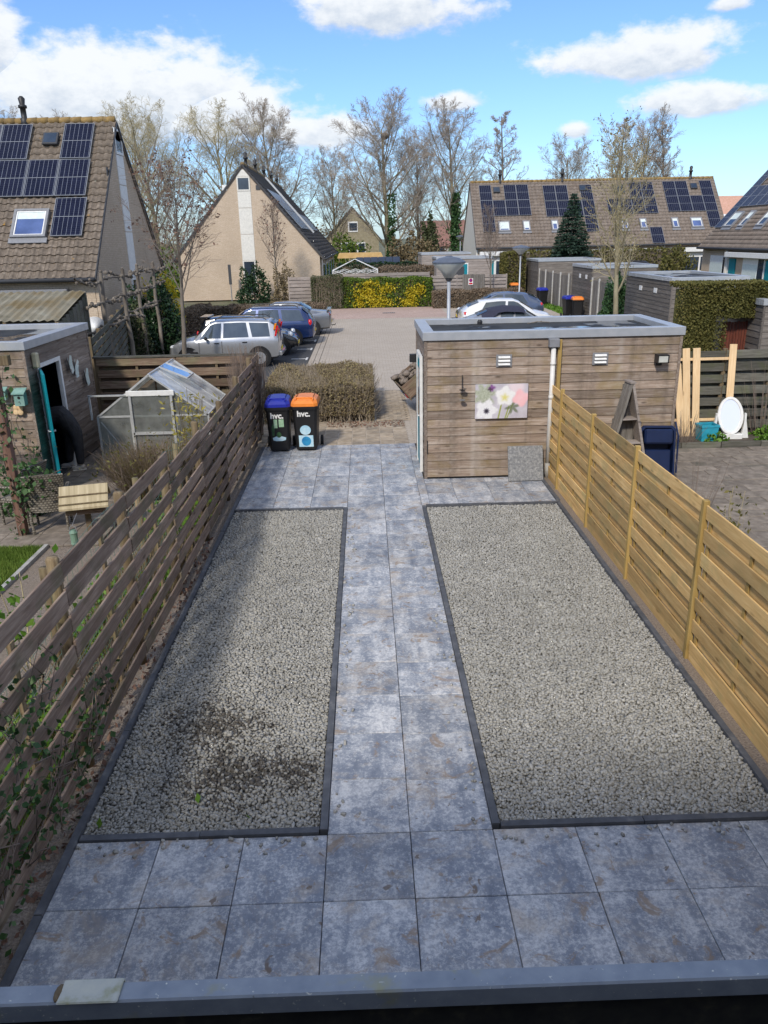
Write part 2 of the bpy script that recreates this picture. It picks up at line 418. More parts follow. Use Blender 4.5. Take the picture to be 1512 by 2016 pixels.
def solar_mat():
    m, nt, bs = base('solar_cells')
    tc = nt.nodes.new('ShaderNodeTexCoord'); sp = nt.nodes.new('ShaderNodeSeparateXYZ'); nt.links.new(tc.outputs['Object'], sp.inputs[0])
    def line(v, pitch, w):
        f = math_node(nt, 'FRACT', math_node(nt, 'ADD', math_node(nt, 'DIVIDE', v, pitch), 50.0))
        d = math_node(nt, 'MINIMUM', f, math_node(nt, 'SUBTRACT', 1.0, f))
        return math_node(nt, 'LESS_THAN', d, w/pitch)
    lx = line(sp.outputs[0], 1.0/6, .0048)
    ly = line(sp.outputs[1], .0875, .0016)
    a = mixc(nt, math_node(nt, 'MULTIPLY', ly, .35), ramp(nt, noise(nt, tc.outputs['Object'], 3, 3), [(.3, (.006, .008, .022)), (.7, (.011, .014, .035))]), (.2, .22, .3))
    col = mixc(nt, lx, a, (.24, .26, .31))
    nt.links.new(col, bs.inputs['Base Color']); bs.inputs['Roughness'].default_value = .22
    bs.inputs['Specular IOR Level'].default_value = .14
    return m

slab = slab_mat()
m_grav = leafmat('gravel_stone', [(.12, (.245, .240, .222)), (.42, (.335, .328, .302)), (.62, (.392, .385, .357)), (.88, (.50, .492, .462))], 3.0, .9, 0.0)
m_gravbed = mat('gravel_bed_fines', [(.3, (.11, .104, .092)), (.7, (.24, .23, .205))], 40, .95, bmp=.5)
m_kerb = mat('dark_kerb', [(.3, (.06, .065, .076)), (.6, (.10, .107, .122)), (.8, (.21, .21, .212))], 9, .75, var=.15, bmp=.15, blotch=(3.0, (.2, .18, .15), .62, .85))
m_soil = mat('soil', [(.3, (.11, .09, .072)), (.55, (.25, .205, .168)), (.8, (.38, .33, .28))], 55, .95, bmp=.8, bdist=.02, blotch=(1.5, (.21, .17, .13), .45, .7), rnd=0)
m_earth = mat('earth', [(.3, (.045, .036, .028)), (.6, (.10, .08, .06)), (.8, (.15, .125, .095))], 9, .95, bmp=.6, bdist=.03, blotch=[(.35, (.075, .095, .032), .48, .6)], rnd=0)
m_ground = mat('ground', [(.3, (.07, .085, .035)), (.6, (.115, .12, .06)), (.8, (.16, .145, .09))], .8, .95, blotch=[(.05, (.15, .13, .09), .5, .6)], rnd=0)
m_lawn = leafmat('grass_blades', [(.2, (.07, .13, .02)), (.5, (.14, .23, .035)), (.8, (.24, .31, .07))], 1.2, .7, .3)
m_newwood = wood('new_pine', (.47, .275, .095), (.66, .43, .175), (.80, .575, .275), 'y', .7, .3, True, (.36, .31, .14))
m_newpost = wood('new_post', (.30, .19, .055), (.42, .285, .095), (.52, .38, .15), 'z', .7, .12)
m_oldwood = wood('old_fence_wood', (.11, .072, .052), (.232, .168, .13), (.40, .32, .26), 'y', .9, .32, True, (.105, .105, .055))
m_oldpost = wood('old_post', (.11, .075, .045), (.20, .15, .09), (.33, .26, .16), 'z', .9, .25, True, (.10, .11, .05))
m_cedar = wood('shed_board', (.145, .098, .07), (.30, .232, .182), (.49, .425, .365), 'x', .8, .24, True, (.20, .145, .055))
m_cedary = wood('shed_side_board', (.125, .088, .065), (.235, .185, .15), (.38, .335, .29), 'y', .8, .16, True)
m_greywood = wood('grey_shed_board', (.10, .085, .072), (.185, .163, .143), (.30, .272, .245), 'x', .9, .18, False)
m_greywoody = wood('grey_shed_side', (.075, .065, .056), (.14, .124, .11), (.235, .212, .192), 'y', .9, .18, False)
m_greyz = wood('grey_vertical_board', (.085, .075, .065), (.175, .16, .142), (.29, .27, .245), 'z', .9, .2, False)
m_silverwood = wood('silvered_board', (.20, .17, .15), (.34, .295, .265), (.48, .43, .39), 'x', .85, .14)
m_brownx = wood('brown_fence_board', (.085, .055, .038), (.19, .13, .09), (.34, .265, .195), 'x', .85, .32, True, (.17, .17, .09))
m_darkx = wood('dark_fence_board', (.055, .052, .042), (.125, .12, .10), (.22, .212, .185), 'x', .9, .28, True, (.10, .115, .05))
m_paleplank = wood('pale_plank', (.62, .40, .20), (.78, .56, .32), (.86, .66, .42), 'z', .6, .06)
m_redwood = wood('red_stained_board', (.085, .022, .013), (.155, .045, .028), (.22, .075, .045), 'z', .7, .12, False)
m_trim = mat('zinc_trim', [(.3, (.40, .43, .465)), (.7, (.50, .52, .55))], 5, .38, bmp=.02, metal=.35, blotch=(2, (.5, .5, .48), .6, .8))
m_gutter = mat('gutter_zinc', [(.3, (.21, .245, .295)), (.7, (.30, .335, .38))], 22, .55, metal=.2, detail=7, blotch=[(9.0, (.33, .32, .17), .60, .74), (120, (.66, .66, .6), .66, .72), (70, (.1, .1, .09), .70, .76)])
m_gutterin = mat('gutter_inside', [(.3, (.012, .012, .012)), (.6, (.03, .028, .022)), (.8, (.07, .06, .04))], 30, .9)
m_moss = mat('mossy_metal', [(.3, (.30, .30, .17)), (.5, (.46, .47, .42)), (.7, (.52, .52, .44)), (.85, (.25, .24, .09))], 30, .7, detail=7)
m_black = plain('black_plastic', (.012, .012, .013), .42)
m_blackm = plain('black_metal', (.018, .018, .02), .5)
m_darkgrey = plain('dark_grey', (.05, .052, .058), .6)
m_midgrey = plain('mid_grey', (.22, .225, .24), .5)
m_blue = plain('blue_lid', (.012, .022, .30), .38)
m_orange = plain('orange_lid', (.80, .24, .035), .4)
m_white = plain('white_paint', (.76, .76, .74), .5)
m_offwhite = plain('offwhite_panel', (.70, .68, .62), .6)
m_whiteplastic = mat('weathered_plastic', [(.3, (.60, .585, .54)), (.7, (.72, .70, .66))], 6, .5, blotch=(5, (.40, .36, .25), .62, .85))
m_teal = plain('teal_paint', (.0, .215, .27), .45)
m_tealdark = plain('teal_shade_paint', (.0, .14, .17), .4)
m_bitumen = None
m_pane = window_glass('dark_window_glass')
m_panelight = window_glass('roof_window_glass', (.06, .09, .2), .02)
m_blind = plain('pale_blind', (.62, .70, .68), .6)
m_green = glass('greenhouse_pane', (.84, .88, .85), .58)
m_alu = mat('aluminium', [(.3, (.55, .56, .56)), (.7, (.70, .71, .70))], 12, .4, metal=.5, blotch=(8, (.4, .38, .3), .62, .8))
m_solar = solar_mat()
m_pframe = plain('panel_frame', (.27, .285, .31), .35, .4)
m_rooft = mat('roof_tile', [(.25, (.10, .08, .06)), (.55, (.175, .14, .108)), (.8, (.27, .225, .18))], 7, .9, var=.16, bmp=.3, blotch=[(2.2, (.36, .20, .035), .66, .74), (5, (.30, .285, .23), .68, .76)])
m_rooft2 = mat('far_roof_tile', [(.25, (.145, .115, .092)), (.55, (.215, .175, .145)), (.8, (.29, .245, .205))], 3, .9, bmp=.3, blotch=(.7, (.16, .12, .09), .55, .75), rnd=0)
m_roofdark = mat('dark_roof_tile', [(.25, (.045, .04, .038)), (.55, (.085, .076, .07)), (.8, (.13, .118, .108))], 4, .9, bmp=.3, rnd=0, blotch=(.8, (.06, .05, .045), .5, .7))
m_ridge = mat('ridge_tile', [(.25, (.16, .12, .07)), (.55, (.28, .18, .06)), (.8, (.36, .27, .14))], 5, .9, var=.15, bmp=.3)
m_redroof = mat('red_roof_tile', [(.3, (.19, .095, .075)), (.7, (.28, .15, .12))], 4, .85, rnd=0)
m_orangeroof = mat('orange_roof_tile', [(.3, (.46, .25, .17)), (.7, (.6, .36, .27))], 4, .85, rnd=0)
m_sandbrick = masonry('sand_brick', (.51, .40, .29), (.595, .485, .37), (.40, .315, .235), .22, .065, .009)
m_shadebrick = masonry('grey_sand_brick', (.36, .305, .26), (.42, .365, .315), (.27, .24, .21), .22, .065, .009)
m_court = masonry('court_brick', (.40, .345, .285), (.47, .415, .35), (.24, .20, .16), .21, .105, .007, True, .9, (.34, .292, .24))
m_courtred = masonry('court_red_brick', (.42, .30, .25), (.50, .38, .325), (.24, .18, .15), .105, .21, .008, True, .9)
m_paver = mat('brown_paver', [(.3, (.25, .2, .145)), (.55, (.37, .305, .23)), (.8, (.46, .39, .31))], 7, .9, var=.14, bmp=.3, blotch=(2.3, (.17, .155, .13), .52, .75))
m_paverbed = mat('paver_joint_soil', [(.3, (.045, .038, .03)), (.7, (.10, .085, .065))], 30, .95, rnd=0)
m_asphalt = mat('asphalt', [(.3, (.032, .033, .036)), (.7, (.062, .062, .065))], 60, .9, bmp=.3, rnd=0, blotch=(.6, (.075, .073, .07), .5, .7))
m_line = mat('road_paint', [(.3, (.45, .45, .44)), (.7, (.75, .75, .73))], 12, .7)
m_kerbgrey = mat('grey_kerb', [(.3, (.27, .265, .25)), (.7, (.40, .39, .37))], 9, .85, var=.1)
m_gardenpave = mat('garden_paver', [(.3, (.145, .12, .096)), (.55, (.225, .19, .155)), (.8, (.31, .268, .225))], 8, .9, var=.16, bmp=.25, blotch=(2.4, (.12, .11, .085), .55, .75))
m_bark = mat('bark', [(.3, (.10, .082, .065)), (.6, (.20, .172, .14)), (.8, (.29, .262, .22))], 6, .9, stretch=(1, 1, .3), bmp=.4)
m_barkg = mat('olive_bark', [(.3, (.17, .145, .09)), (.6, (.29, .255, .165)), (.8, (.40, .36, .245))], 3, .9, stretch=(1, 1, .4))
m_twig = mat('bare_twig', [(.3, (.27, .22, .175)), (.6, (.44, .375, .31)), (.8, (.58, .51, .43))], 1.2, .9)
m_twigg = mat('yellow_twig', [(.3, (.32, .27, .15)), (.6, (.50, .43, .255)), (.8, (.63, .56, .37))], 1.2, .9)
m_twigr = mat('reddish_twig', [(.3, (.14, .105, .085)), (.6, (.25, .195, .16)), (.8, (.35, .285, .24))], 2.0, .9)
m_deadleaf = leafmat('dead_leaf', [(.2, (.12, .07, .055)), (.5, (.22, .13, .095)), (.8, (.33, .21, .15))], 3, .8, .2)
m_hedge = leafmat('winter_hedge_leaf', [(.2, (.14, .108, .068)), (.5, (.25, .195, .118)), (.70, (.29, .245, .11)), (.88, (.40, .32, .22))], 1.6, .8, .15)
m_hedgetwig = mat('hedge_twig', [(.3, (.20, .16, .11)), (.7, (.42, .355, .27))], 9, .9)
m_brownhedge = leafmat('brown_hedge_leaf', [(.2, (.105, .076, .052)), (.5, (.19, .14, .095)), (.8, (.29, .225, .16))], 1.6, .8, .15)
m_ivy = leafmat('ivy_leaf', [(.2, (.03, .07, .024)), (.5, (.055, .12, .04)), (.8, (.11, .19, .07))], 3, .45, .15)
m_holly = leafmat('dark_evergreen_leaf', [(.2, (.012, .030, .014)), (.5, (.022, .052, .022)), (.8, (.05, .09, .04))], 2, .35, .12)
m_box = leafmat('clipped_hedge_leaf', [(.2, (.062, .064, .018)), (.5, (.125, .122, .034)), (.7, (.19, .165, .05)), (.85, (.24, .19, .075))], 1.3, .7, .2)
m_greenhedge = leafmat('green_hedge_leaf', [(.2, (.045, .085, .012)), (.5, (.10, .165, .022)), (.8, (.19, .25, .035))], 1.6, .55, .25)
m_dullhedge = leafmat('dull_hedge_leaf', [(.2, (.04, .055, .022)), (.5, (.078, .095, .04)), (.8, (.135, .15, .075))], 1.6, .7, .2)
m_yellow = leafmat('forsythia_flower', [(.2, (.40, .33, .015)), (.5, (.58, .47, .03)), (.8, (.72, .59, .06))], 2, .6, .3)
m_fir = leafmat('fir_needle', [(.2, (.012, .03, .02)), (.5, (.026, .055, .036)), (.8, (.055, .09, .06))], 1.5, .6, .1)
m_fresh = leafmat('fresh_leaf', [(.2, (.06, .15, .018)), (.5, (.12, .25, .03)), (.8, (.24, .38, .07))], 3, .5, .3)
m_straw = leafmat('straw_stem', [(.2, (.11, .082, .045)), (.5, (.20, .155, .085)), (.8, (.33, .27, .16))], 3, .8, .2)
m_bamboo = leafmat('bamboo_leaf', [(.2, (.26, .24, .05)), (.5, (.42, .36, .08)), (.8, (.56, .46, .14))], 3, .6, .3)
m_wicker = masonry('wicker_weave', (.25, .225, .18), (.34, .31, .26), (.05, .043, .035), .05, .036, .011, False, .8)
m_reed = mat('reed_thatch', [(.3, (.33, .27, .16)), (.6, (.50, .42, .27)), (.8, (.62, .55, .40))], 20, .9, stretch=(1, .05, .05), bmp=.5)
m_corr = mat('mossy_corrugated', [(.3, (.15, .135, .09)), (.55, (.24, .22, .165)), (.8, (.33, .35, .31))], 3, .9, blotch=(1.5, (.17, .13, .065), .45, .6))
m_cloth = mat('black_cloth', [(.3, (.014, .014, .016)), (.7, (.034, .034, .038))], 9, .85, bmp=.3)
m_shoe = plain('pale_shoe', (.48, .44, .38), .8)
m_skin = plain('skin', (.5, .33, .25), .6)
m_tyre = plain('tyre', (.018, .018, .019), .8)
m_rim = plain('alloy_rim', (.55, .56, .58), .3, .7)
m_carglass = window_glass('car_glass', (.035, .045, .052), .03)
m_redlamp = plain('red_lamp', (.55, .012, .015), .25)
m_amber = plain('amber_lamp', (.75, .24, .01), .25)
m_clearlamp = plain('clear_lamp', (.62, .65, .68), .15)
m_concrete = mat('concrete', [(.3, (.36, .35, .325)), (.7, (.52, .505, .47))], 7, .9, var=.08)
m_steelpost = mat('galvanised_steel', [(.3, (.36, .385, .42)), (.7, (.47, .495, .53))], 5, .45, metal=.3)
m_navy = plain('navy_plastic', (.008, .018, .062), .35)
m_turq = plain('turquoise_plastic', (.03, .33, .46), .45)
m_mirror, _nt, _bs = base('mirror_painted_glare'); _bs.inputs['Metallic'].default_value = 1; _bs.inputs['Base Color'].default_value = (.93, .94, .95, 1)
_bs.inputs['Metallic'].default_value = .35  # bright sky reflection put into the near-white, weakly metallic colour
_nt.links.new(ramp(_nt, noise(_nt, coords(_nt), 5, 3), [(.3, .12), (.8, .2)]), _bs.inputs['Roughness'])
m_bitumen, _nt, _bs = base('wet_bitumen')
_n = noise(_nt, coords(_nt, (1, 1, 1)), .9, 3, .5, .3)
_nt.links.new(ramp(_nt, _n, [(.42, (.05, .053, .056)), (.52, (.028, .03, .033))]), _bs.inputs['Base Color'])
_nt.links.new(ramp(_nt, _n, [(.52, .75), (.55, .03)]), _bs.inputs['Roughness']); _nt.links.new(ramp(_nt, _n, [(.52, .12), (.55, .5)]), _bs.inputs['Specular IOR Level'])
m_lichenwhite = plain('pale_lantern_glass', (.55, .56, .52), .3)
m_slate = mat('grey_slab_face', [(.3, (.10, .108, .12)), (.5, (.20, .205, .21)), (.75, (.40, .40, .39))], 26, .7, nrough=.7, detail=6)
m_hedgecore = mat('hedge_core', [(.3, (.07, .055, .038)), (.7, (.16, .13, .09))], 14, .95)
m_gravelstone = m_grav
m_gravdirt = m_grav.copy(); m_gravdirt.name = 'gravel_stone_dirty'
_nt = m_gravdirt.node_tree; _bs = _nt.nodes['Principled BSDF']
_src = _bs.inputs['Base Color'].links[0].from_socket
_tc = _nt.nodes.new('ShaderNodeTexCoord'); _sp = _nt.nodes.new('ShaderNodeSeparateXYZ'); _nt.links.new(_tc.outputs['Object'], _sp.inputs[0])
def _spot(cx, cy, rx, ry):
    a = math_node(_nt, 'DIVIDE', math_node(_nt, 'SUBTRACT', _sp.outputs[0], cx), rx); b = math_node(_nt, 'DIVIDE', math_node(_nt, 'SUBTRACT', _sp.outputs[1], cy), ry)
    return math_node(_nt, 'SUBTRACT', 1.0, math_node(_nt, 'SQRT', math_node(_nt, 'ADD', math_node(_nt, 'MULTIPLY', a, a), math_node(_nt, 'MULTIPLY', b, b))))
_m = math_node(_nt, 'MAXIMUM', _spot(-1.35, .72, .52, .36), math_node(_nt, 'MAXIMUM', _spot(-1.70, 1.40, .45, .36), _spot(-.95, .75, .3, .2)))
_m = math_node(_nt, 'ADD', _m, math_node(_nt, 'MULTIPLY', math_node(_nt, 'SUBTRACT', noise(_nt, _tc.outputs['Object'], 5.5, 6, .75), .5), 2.6))
_geo = _nt.nodes.new('ShaderNodeNewGeometry')
_m = math_node(_nt, 'ADD', _m, math_node(_nt, 'MULTIPLY', math_node(_nt, 'SUBTRACT', _geo.outputs['Random Per Island'], .5), 1.5))
_col = mixc(_nt, ramp(_nt, _m, [(.20, 0.0), (.55, .88)]), _src, (.062, .053, .045))
for _l in list(_bs.inputs['Base Color'].links): _nt.links.remove(_l)
_nt.links.new(_col, _bs.inputs['Base Color'])
m_greenroof = glass('cloudy_roof_pane', (.86, .9, .9), .22, .12, .2)
# ------------------------------------------------------------------ ground, court, parking
def sheet(name, x0, x1, y0, y1, z, m, parent=None):
    o = MB().add([(x0, y0, z), (x1, y0, z), (x1, y1, z), (x0, y1, z)], [(0, 1, 2, 3)]).build(name, m, parent)
    if parent is None: structure(o)
    return o
sheet('ground', -1500, 1500, -600, 2400, -.09, m_ground)
sheet('garden_soil', -14, 16, -6, 20, -.07, m_earth)
sheet('court_paving', -2.3, 4.3, 11.19, 38.0, -.004, m_court)
MB().add([(4.3, 13.0, -.005), (10.9, 13.0, -.005), (10.9, 60, -.005), (4.3, 60, -.005)], [(0, 1, 2, 3)]).build('alley_paving', m_court)['kind'] = 'structure'
sheet('red_brick_road', -16, 4.3, 38.0, 44.6, -.003, m_courtred)
asph = sheet('parking_asphalt', -8.3, -2.3, 16.0, 35.4, 0.0, m_asphalt)
gut = structure(MB().box(-2.3, -1.7, 16.9, 35.2, -.06, .004).build('drain_strip', m_court))
for k in range(3):
    MB().box(-2.3 + .19*k, -2.28 + .19*k, 16.95, 35.1, .0, .0065).build('strip_joint', m_paverbed, gut)
sheet('right_parking_asphalt', 4.3, 9.7, 24.0, 37.5, 0.0, m_asphalt)
for y in (18.5, 21.1, 23.7, 26.3, 28.9, 31.5, 34.1):
    MB().box(-2.95, -2.36, y - .05, y + .05, 0, .004).build('bay_line', m_line, asph)
    MB().box(-2.43, -2.36, y - .3, y + .3, 0, .0045).build('bay_line', m_line, asph)
# drain grate in the road
g = thing('drain_grate', 'dark metal drain grate set in the red brick road', 'drain', (1.1, 41.0, 0))
MB().box(-.35, .35, -.2, .2, -.02, .004).build('frame', m_darkgrey, g)
for k in range(6): MB().box(-.3 + .11*k, -.25 + .11*k, -.16, .16, .004, .012).build('bar', m_midgrey, g)
# parking island: kerb with a rounded corner
pts = [(-16, 35.55)] + [(-2.65 + .55*math.cos(a), 36.1 + .55*math.sin(a)) for a in np.linspace(-math.pi/2, 0, 7)] + [(-2.1, 37.95)]
isl = structure(MB().box(-16, -2.2, 35.7, 37.95, -.06, .09).build('parking_island', m_earth))
for i in range(len(pts)-1):
    MB().bar((*pts[i], .05), (*pts[i+1], .05), .12, .14).build('kerb_stone', m_kerbgrey, isl)

# 30 x 30 pavers between patio and hedge
pv = sheet('paver_bedding', -2.7, .75, 11.17, 13.35, -.02, m_paverbed)
me = MB().box(-.145, .145, -.145, .145, -.045, 0, .006).data('paver', m_paver)
for i in range(11):
    for j in range(7):
        o = link('paver', me, pv, (-2.55 + .302*i + (.151 if False else 0), 11.35 + .302*j, .004 + random.uniform(-.003, .004)))
        o.rotation_euler = (random.uniform(-.008, .008), random.uniform(-.008, .008), random.uniform(-.012, .012))
# clinker strip beside the shed, up to the court
me2 = MB().box(-.098, .098, -.048, .048, -.04, 0, .005).data('brick', m_paver)
bp = sheet('brick_path_bedding', -.02, .72, 13.35, 17.2, .0, m_paverbed)
for j in range(36):
    for i in range(4):
        if j*4 + i >= 144: break
        x = .07 + .202*i + (.1 if j % 2 else 0)
        if x > .7: continue
        o = link('brick', me2, bp, (x, 13.42 + .104*j, .014 + random.uniform(-.002, .003)), random.uniform(-.02, .02))

# ------------------------------------------------------------------ own garden: slabs, kerbs, gravel
T = .6
bed = sheet('patio_bedding', -2.5, 2.95, -3.9, 11.2, -.045, m_paverbed)
slab_me = MB().box(-.2975, .2975, -.2975, .2975, -.04, 0, .004).data('slab', slab)
slab_cache = {}
def put_slab(x0, x1, y0, y1):
    w, h = round(x1 - x0, 3), round(y1 - y0, 3)
    if (w, h) not in slab_cache:
        slab_cache[(w, h)] = slab_me if (w, h) == (.6, .6) else MB().box(-w/2 + .0015, w/2 - .0015, -h/2 + .0015, h/2 - .0015, -.04, 0, .003).data('slab', slab)
    o = link('slab', slab_cache[(w, h)], bed, ((x0+x1)/2, (y0+y1)/2, random.uniform(-.002, .002)))
    o.rotation_euler = (random.uniform(-.003, .003), random.uniform(-.003, .003), 0 if (w, h) != (.6, .6) else random.choice((0, math.pi)))
def slab_field(xa, xb, ya, yb, cut=None):
    xs = [xa] + [k*T for k in range(math.ceil(xa/T + .01), math.ceil(xb/T - .01))] + [xb]
    ys = [ya] + [k*T for k in range(math.ceil(ya/T + .01), math.ceil(yb/T - .01))] + [yb]
    for i in range(len(xs)-1):
        for j in range(len(ys)-1): put_slab(xs[i], xs[i+1], ys[j], ys[j+1])
slab_field(-2.40, 2.90, -3.6, 0)                  # terrace along the house
for side in (-1, 0):                               # the path, two slabs wide; the right column starts a hand lower
    off = 0 if side == -1 else -.03
    for j in range(12): put_slab(side*T, side*T + T, j*T + (off if j else 0), (j+1)*T + (off if j < 11 else 0))
slab_field(-2.40, .735, 7.2, 11.19)               # rear terrace, left of the shed
slab_field(.735, 2.78, 7.2, 8.64)                 # and in front of it
for j in range(4): put_slab(.60, .735, 8.8 + .5*j, 9.3 + .5*j - .0)
kerb = structure(MB().box(-2.47, -2.41, 7.17, 7.19, -.1, -.06).build('garden_edging', m_kerb))
def kerb_run(a, b):
    a, b = Vector(a), Vector(b); n = max(1, round((b - a).length)); d = (b - a)/n
    for i in range(n):
        p, q = a + d*(i + .003), a + d*(i + .997)
        o = MB().bar((0, 0, -.09), (*(q - p), -.09), .055, .22).build('kerb_stone', m_kerb, kerb, loc=(p.x, p.y, .0))
        o.location.z = random.uniform(-.004, .006)
kerb_run((-2.425, -3.6), (-2.425, 11.15))
kerb_run((-.628, .03), (-.628, 7.17)); kerb_run((-2.39, .03), (-.66, .03)); kerb_run((-2.39, 7.17), (-.66, 7.17))
kerb_run((.628, .03), (.628, 7.17)); kerb_run((.66, .03), (2.76, .03)); kerb_run((.66, 7.17), (2.76, 7.17))
kerb_run((2.79, 0.0), (2.79, 7.2)); kerb_run((2.81, 7.25), (2.80, 8.6))
sheet('fence_strip_soil', -2.75, -2.45, -4, 11.2, -.012, m_soil)
sheet('fence_strip_soil', 2.82, 3.1, -4, 8.6, .0, m_soil)

ico = bpy.data.meshes.new('t')
import bmesh
bm = bmesh.new(); bmesh.ops.create_icosphere(bm, subdivisions=1, radius=1)
ICV = np.array([v.co[:] for v in bm.verts]); ICF = np.array([[v.index for v in f.verts] for f in bm.faces]); bm.free()
bpy.data.meshes.remove(ico)
def rotmats(n, tilt=.6):
    a = rng.uniform(0, 2*np.pi, n); b = rng.normal(0, .5*tilt, n); c = rng.normal(0, .5*tilt, n)
    ca, sa, cb, sb, cc, sc = np.cos(a), np.sin(a), np.cos(b), np.sin(b), np.cos(c), np.sin(c)
    z0 = np.zeros(n); o1 = np.ones(n)
    A = np.stack([np.stack([ca, -sa, z0], 1), np.stack([sa, ca, z0], 1), np.stack([z0, z0, o1], 1)], 1)
    B = np.stack([np.stack([cb, z0, sb], 1), np.stack([z0, o1, z0], 1), np.stack([-sb, z0, cb], 1)], 1)
    C = np.stack([np.stack([o1, z0, z0], 1), np.stack([z0, cc, -sc], 1), np.stack([z0, sc, cc], 1)], 1)
    return A @ B @ C
CUV = np.array([(x, y, z) for z in (-1, 1) for y in (-1, 1) for x in (-1, 1)], float)*.72
CUF = np.array([(0, 2, 3), (0, 3, 1), (4, 5, 7), (4, 7, 6), (0, 1, 5), (0, 5, 4), (2, 6, 7), (2, 7, 3), (0, 4, 6), (0, 6, 2), (1, 3, 7), (1, 7, 5)])
def stones(name, pos, size, mat, parent=None, flat=(.5, .85), V0=None, F0=None):
    V0 = ICV if V0 is None else V0; F0 = ICF if F0 is None else F0
    n = len(pos)
    shp = np.stack([size*rng.uniform(.9, 1.4, n), size*rng.uniform(.65, 1.0, n), size*rng.uniform(*flat, n)], 1)
    jit = rng.uniform(.55, 1.25, (n, len(V0), 3))
    v = V0[None]*jit*shp[:, None, :]
    v = np.einsum('nij,nkj->nki', rotmats(n), v) + pos[:, None, :]
    f = (F0[None] + (np.arange(n)*len(V0))[:, None, None]).reshape(-1)
    return link(name, np_mesh(name, v.reshape(-1, 3), f, 3, mat), parent)
def gravel(name, x0, x1, y0, y1, base_sheet):
    ps = []
    for step, zo in ((.0245, -.026), (.028, -.012)):
        nx, ny = int((x1-x0)/step), int((y1-y0)/step)
        gx, gy = np.meshgrid(x0 + (np.arange(nx) + .5)*(x1-x0)/nx, y0 + (np.arange(ny) + .5)*(y1-y0)/ny)
        p = np.stack([gx.ravel(), gy.ravel(), np.full(gx.size, zo)], 1)
        p[:, :2] += rng.uniform(-.55, .55, (len(p), 2))*step; p[:, 2] += rng.uniform(-.006, .006, len(p))
        p[:, 2] += .006*np.sin(p[:, 0]*2.3 + p[:, 1]*1.1)*np.sin(p[:, 1]*1.7)
        if zo > -.02: p = p[rng.random(len(p)) < .95]
        ps.append(p)
    p = np.concatenate(ps)
    p[:, 2] -= .010*np.clip(np.sin(p[:, 0]*3.1 + 1.3)*np.sin(p[:, 1]*2.3 + .4), 0, 1)
    p[:, 0] = np.clip(p[:, 0], x0 + .012, x1 - .012); p[:, 1] = np.clip(p[:, 1], y0 + .012, y1 - .012)
    if name == 'gravel_bed' and x1 < 0:            # bare damp spot where the stones lie thin
        d = np.hypot((p[:, 0] + 1.45)/.62, (p[:, 1] - .95)/.5)
        p = p[(d > 1) | (rng.random(len(p)) < .45 + .5*d) | (p[:, 2] < -.022)]
        d2 = np.hypot((p[:, 0] + 1.95)/.5, (p[:, 1] - 1.75)/.35)
        p = p[(d2 > 1) | (rng.random(len(p)) < .6 + .4*d2) | (p[:, 2] < -.022)]
    k = 70; ex = rng.uniform(y0, y1, k); xo = (x1 if x1 < 0 else x0); sg = 1 if x1 < 0 else -1
    p = np.concatenate([p, np.stack([xo + sg*(.075 + np.abs(rng.normal(0, .09, k))), ex, np.full(k, .006)], 1), np.stack([rng.uniform(x0, x1, 30), y0 - .07 - np.abs(rng.normal(0, .08, 30)), np.full(30, .006)], 1)])
    o = stuff(stones(name, p, rng.choice([.0115, .015, .0175, .021], len(p), p=[.22, .34, .30, .14])*rng.uniform(.9, 1.12, len(p)), m_gravdirt if x1 < 0 else m_grav, None, (.55, .95), CUV, CUF))
    sheet('gravel_fines', x0 - .02, x1 + .02, y0 - .02, y1 + .02, base_sheet, m_gravbed)
    return o
gravel('gravel_bed', -2.395, -.66, .06, 7.14, -.04)['label'] = 'pale grey gravel bed left of the path'
gravel('gravel_bed', .66, 2.762, .06, 7.14, -.041)['label'] = 'pale grey gravel bed right of the path'

# ------------------------------------------------------------------ right fence: new pressure treated panels
rf = thing('wooden_fence', 'new honey coloured hit and miss plank fence along the right gravel bed', 'fence', (2.95, 0, 0))
post_y = [7.86, 6.05, 4.22, 2.30, .45, -1.40, -3.25]
ends = [8.58] + post_y
for y in post_y:
    h = 1.69 + random.uniform(-.01, .02)
    MB().box(-.03, .03, -.03, .03, -.1, h, .006).build('post', m_newpost, rf, loc=(-.018, y, 0))
def sag_board(L, h, t):
    return MB().box(-t/2, t/2, -L/2, L/2, -h/2, h/2, .004)
for i in range(len(ends) - 1):
    y1, y0 = ends[i] - .04, ends[i+1] + .04
    L = y1 - y0; cy = (y0 + y1)/2; top = 1.66 + random.uniform(-.015, .02)
    front = sag_board(L, .142, .017).data('board', m_newwood)
    for k in range(7):
        z = top - .071 - k*.238
        o = link('board', front, rf, (-.016, cy, z)); o.rotation_euler = (random.uniform(-.003, .003), random.uniform(-.05, -.02), 0)
    for k in range(7):
        z = top - .19 - k*.238
        if z < .06: continue
        o = link('board', front, rf, (.020, cy, z)); o.rotation_euler = (random.uniform(-.003, .003), random.uniform(.02, .05), 0)
    link('board', front, rf, (-.01, cy, .035))
    for f in ((.04, .5, .96) if L > 1 else (.06, .94)):
        MB().box(-.005, .005, -.022, .022, .02, top - .02).build('batten', m_newpost, rf, loc=(.002, y0 + L*f, 0))
MB().box(-.03, .03, -.028, .028, -.05, 2.40, .004).build('wall_post', m_newpost, rf, loc=(.08, 8.585, 0))

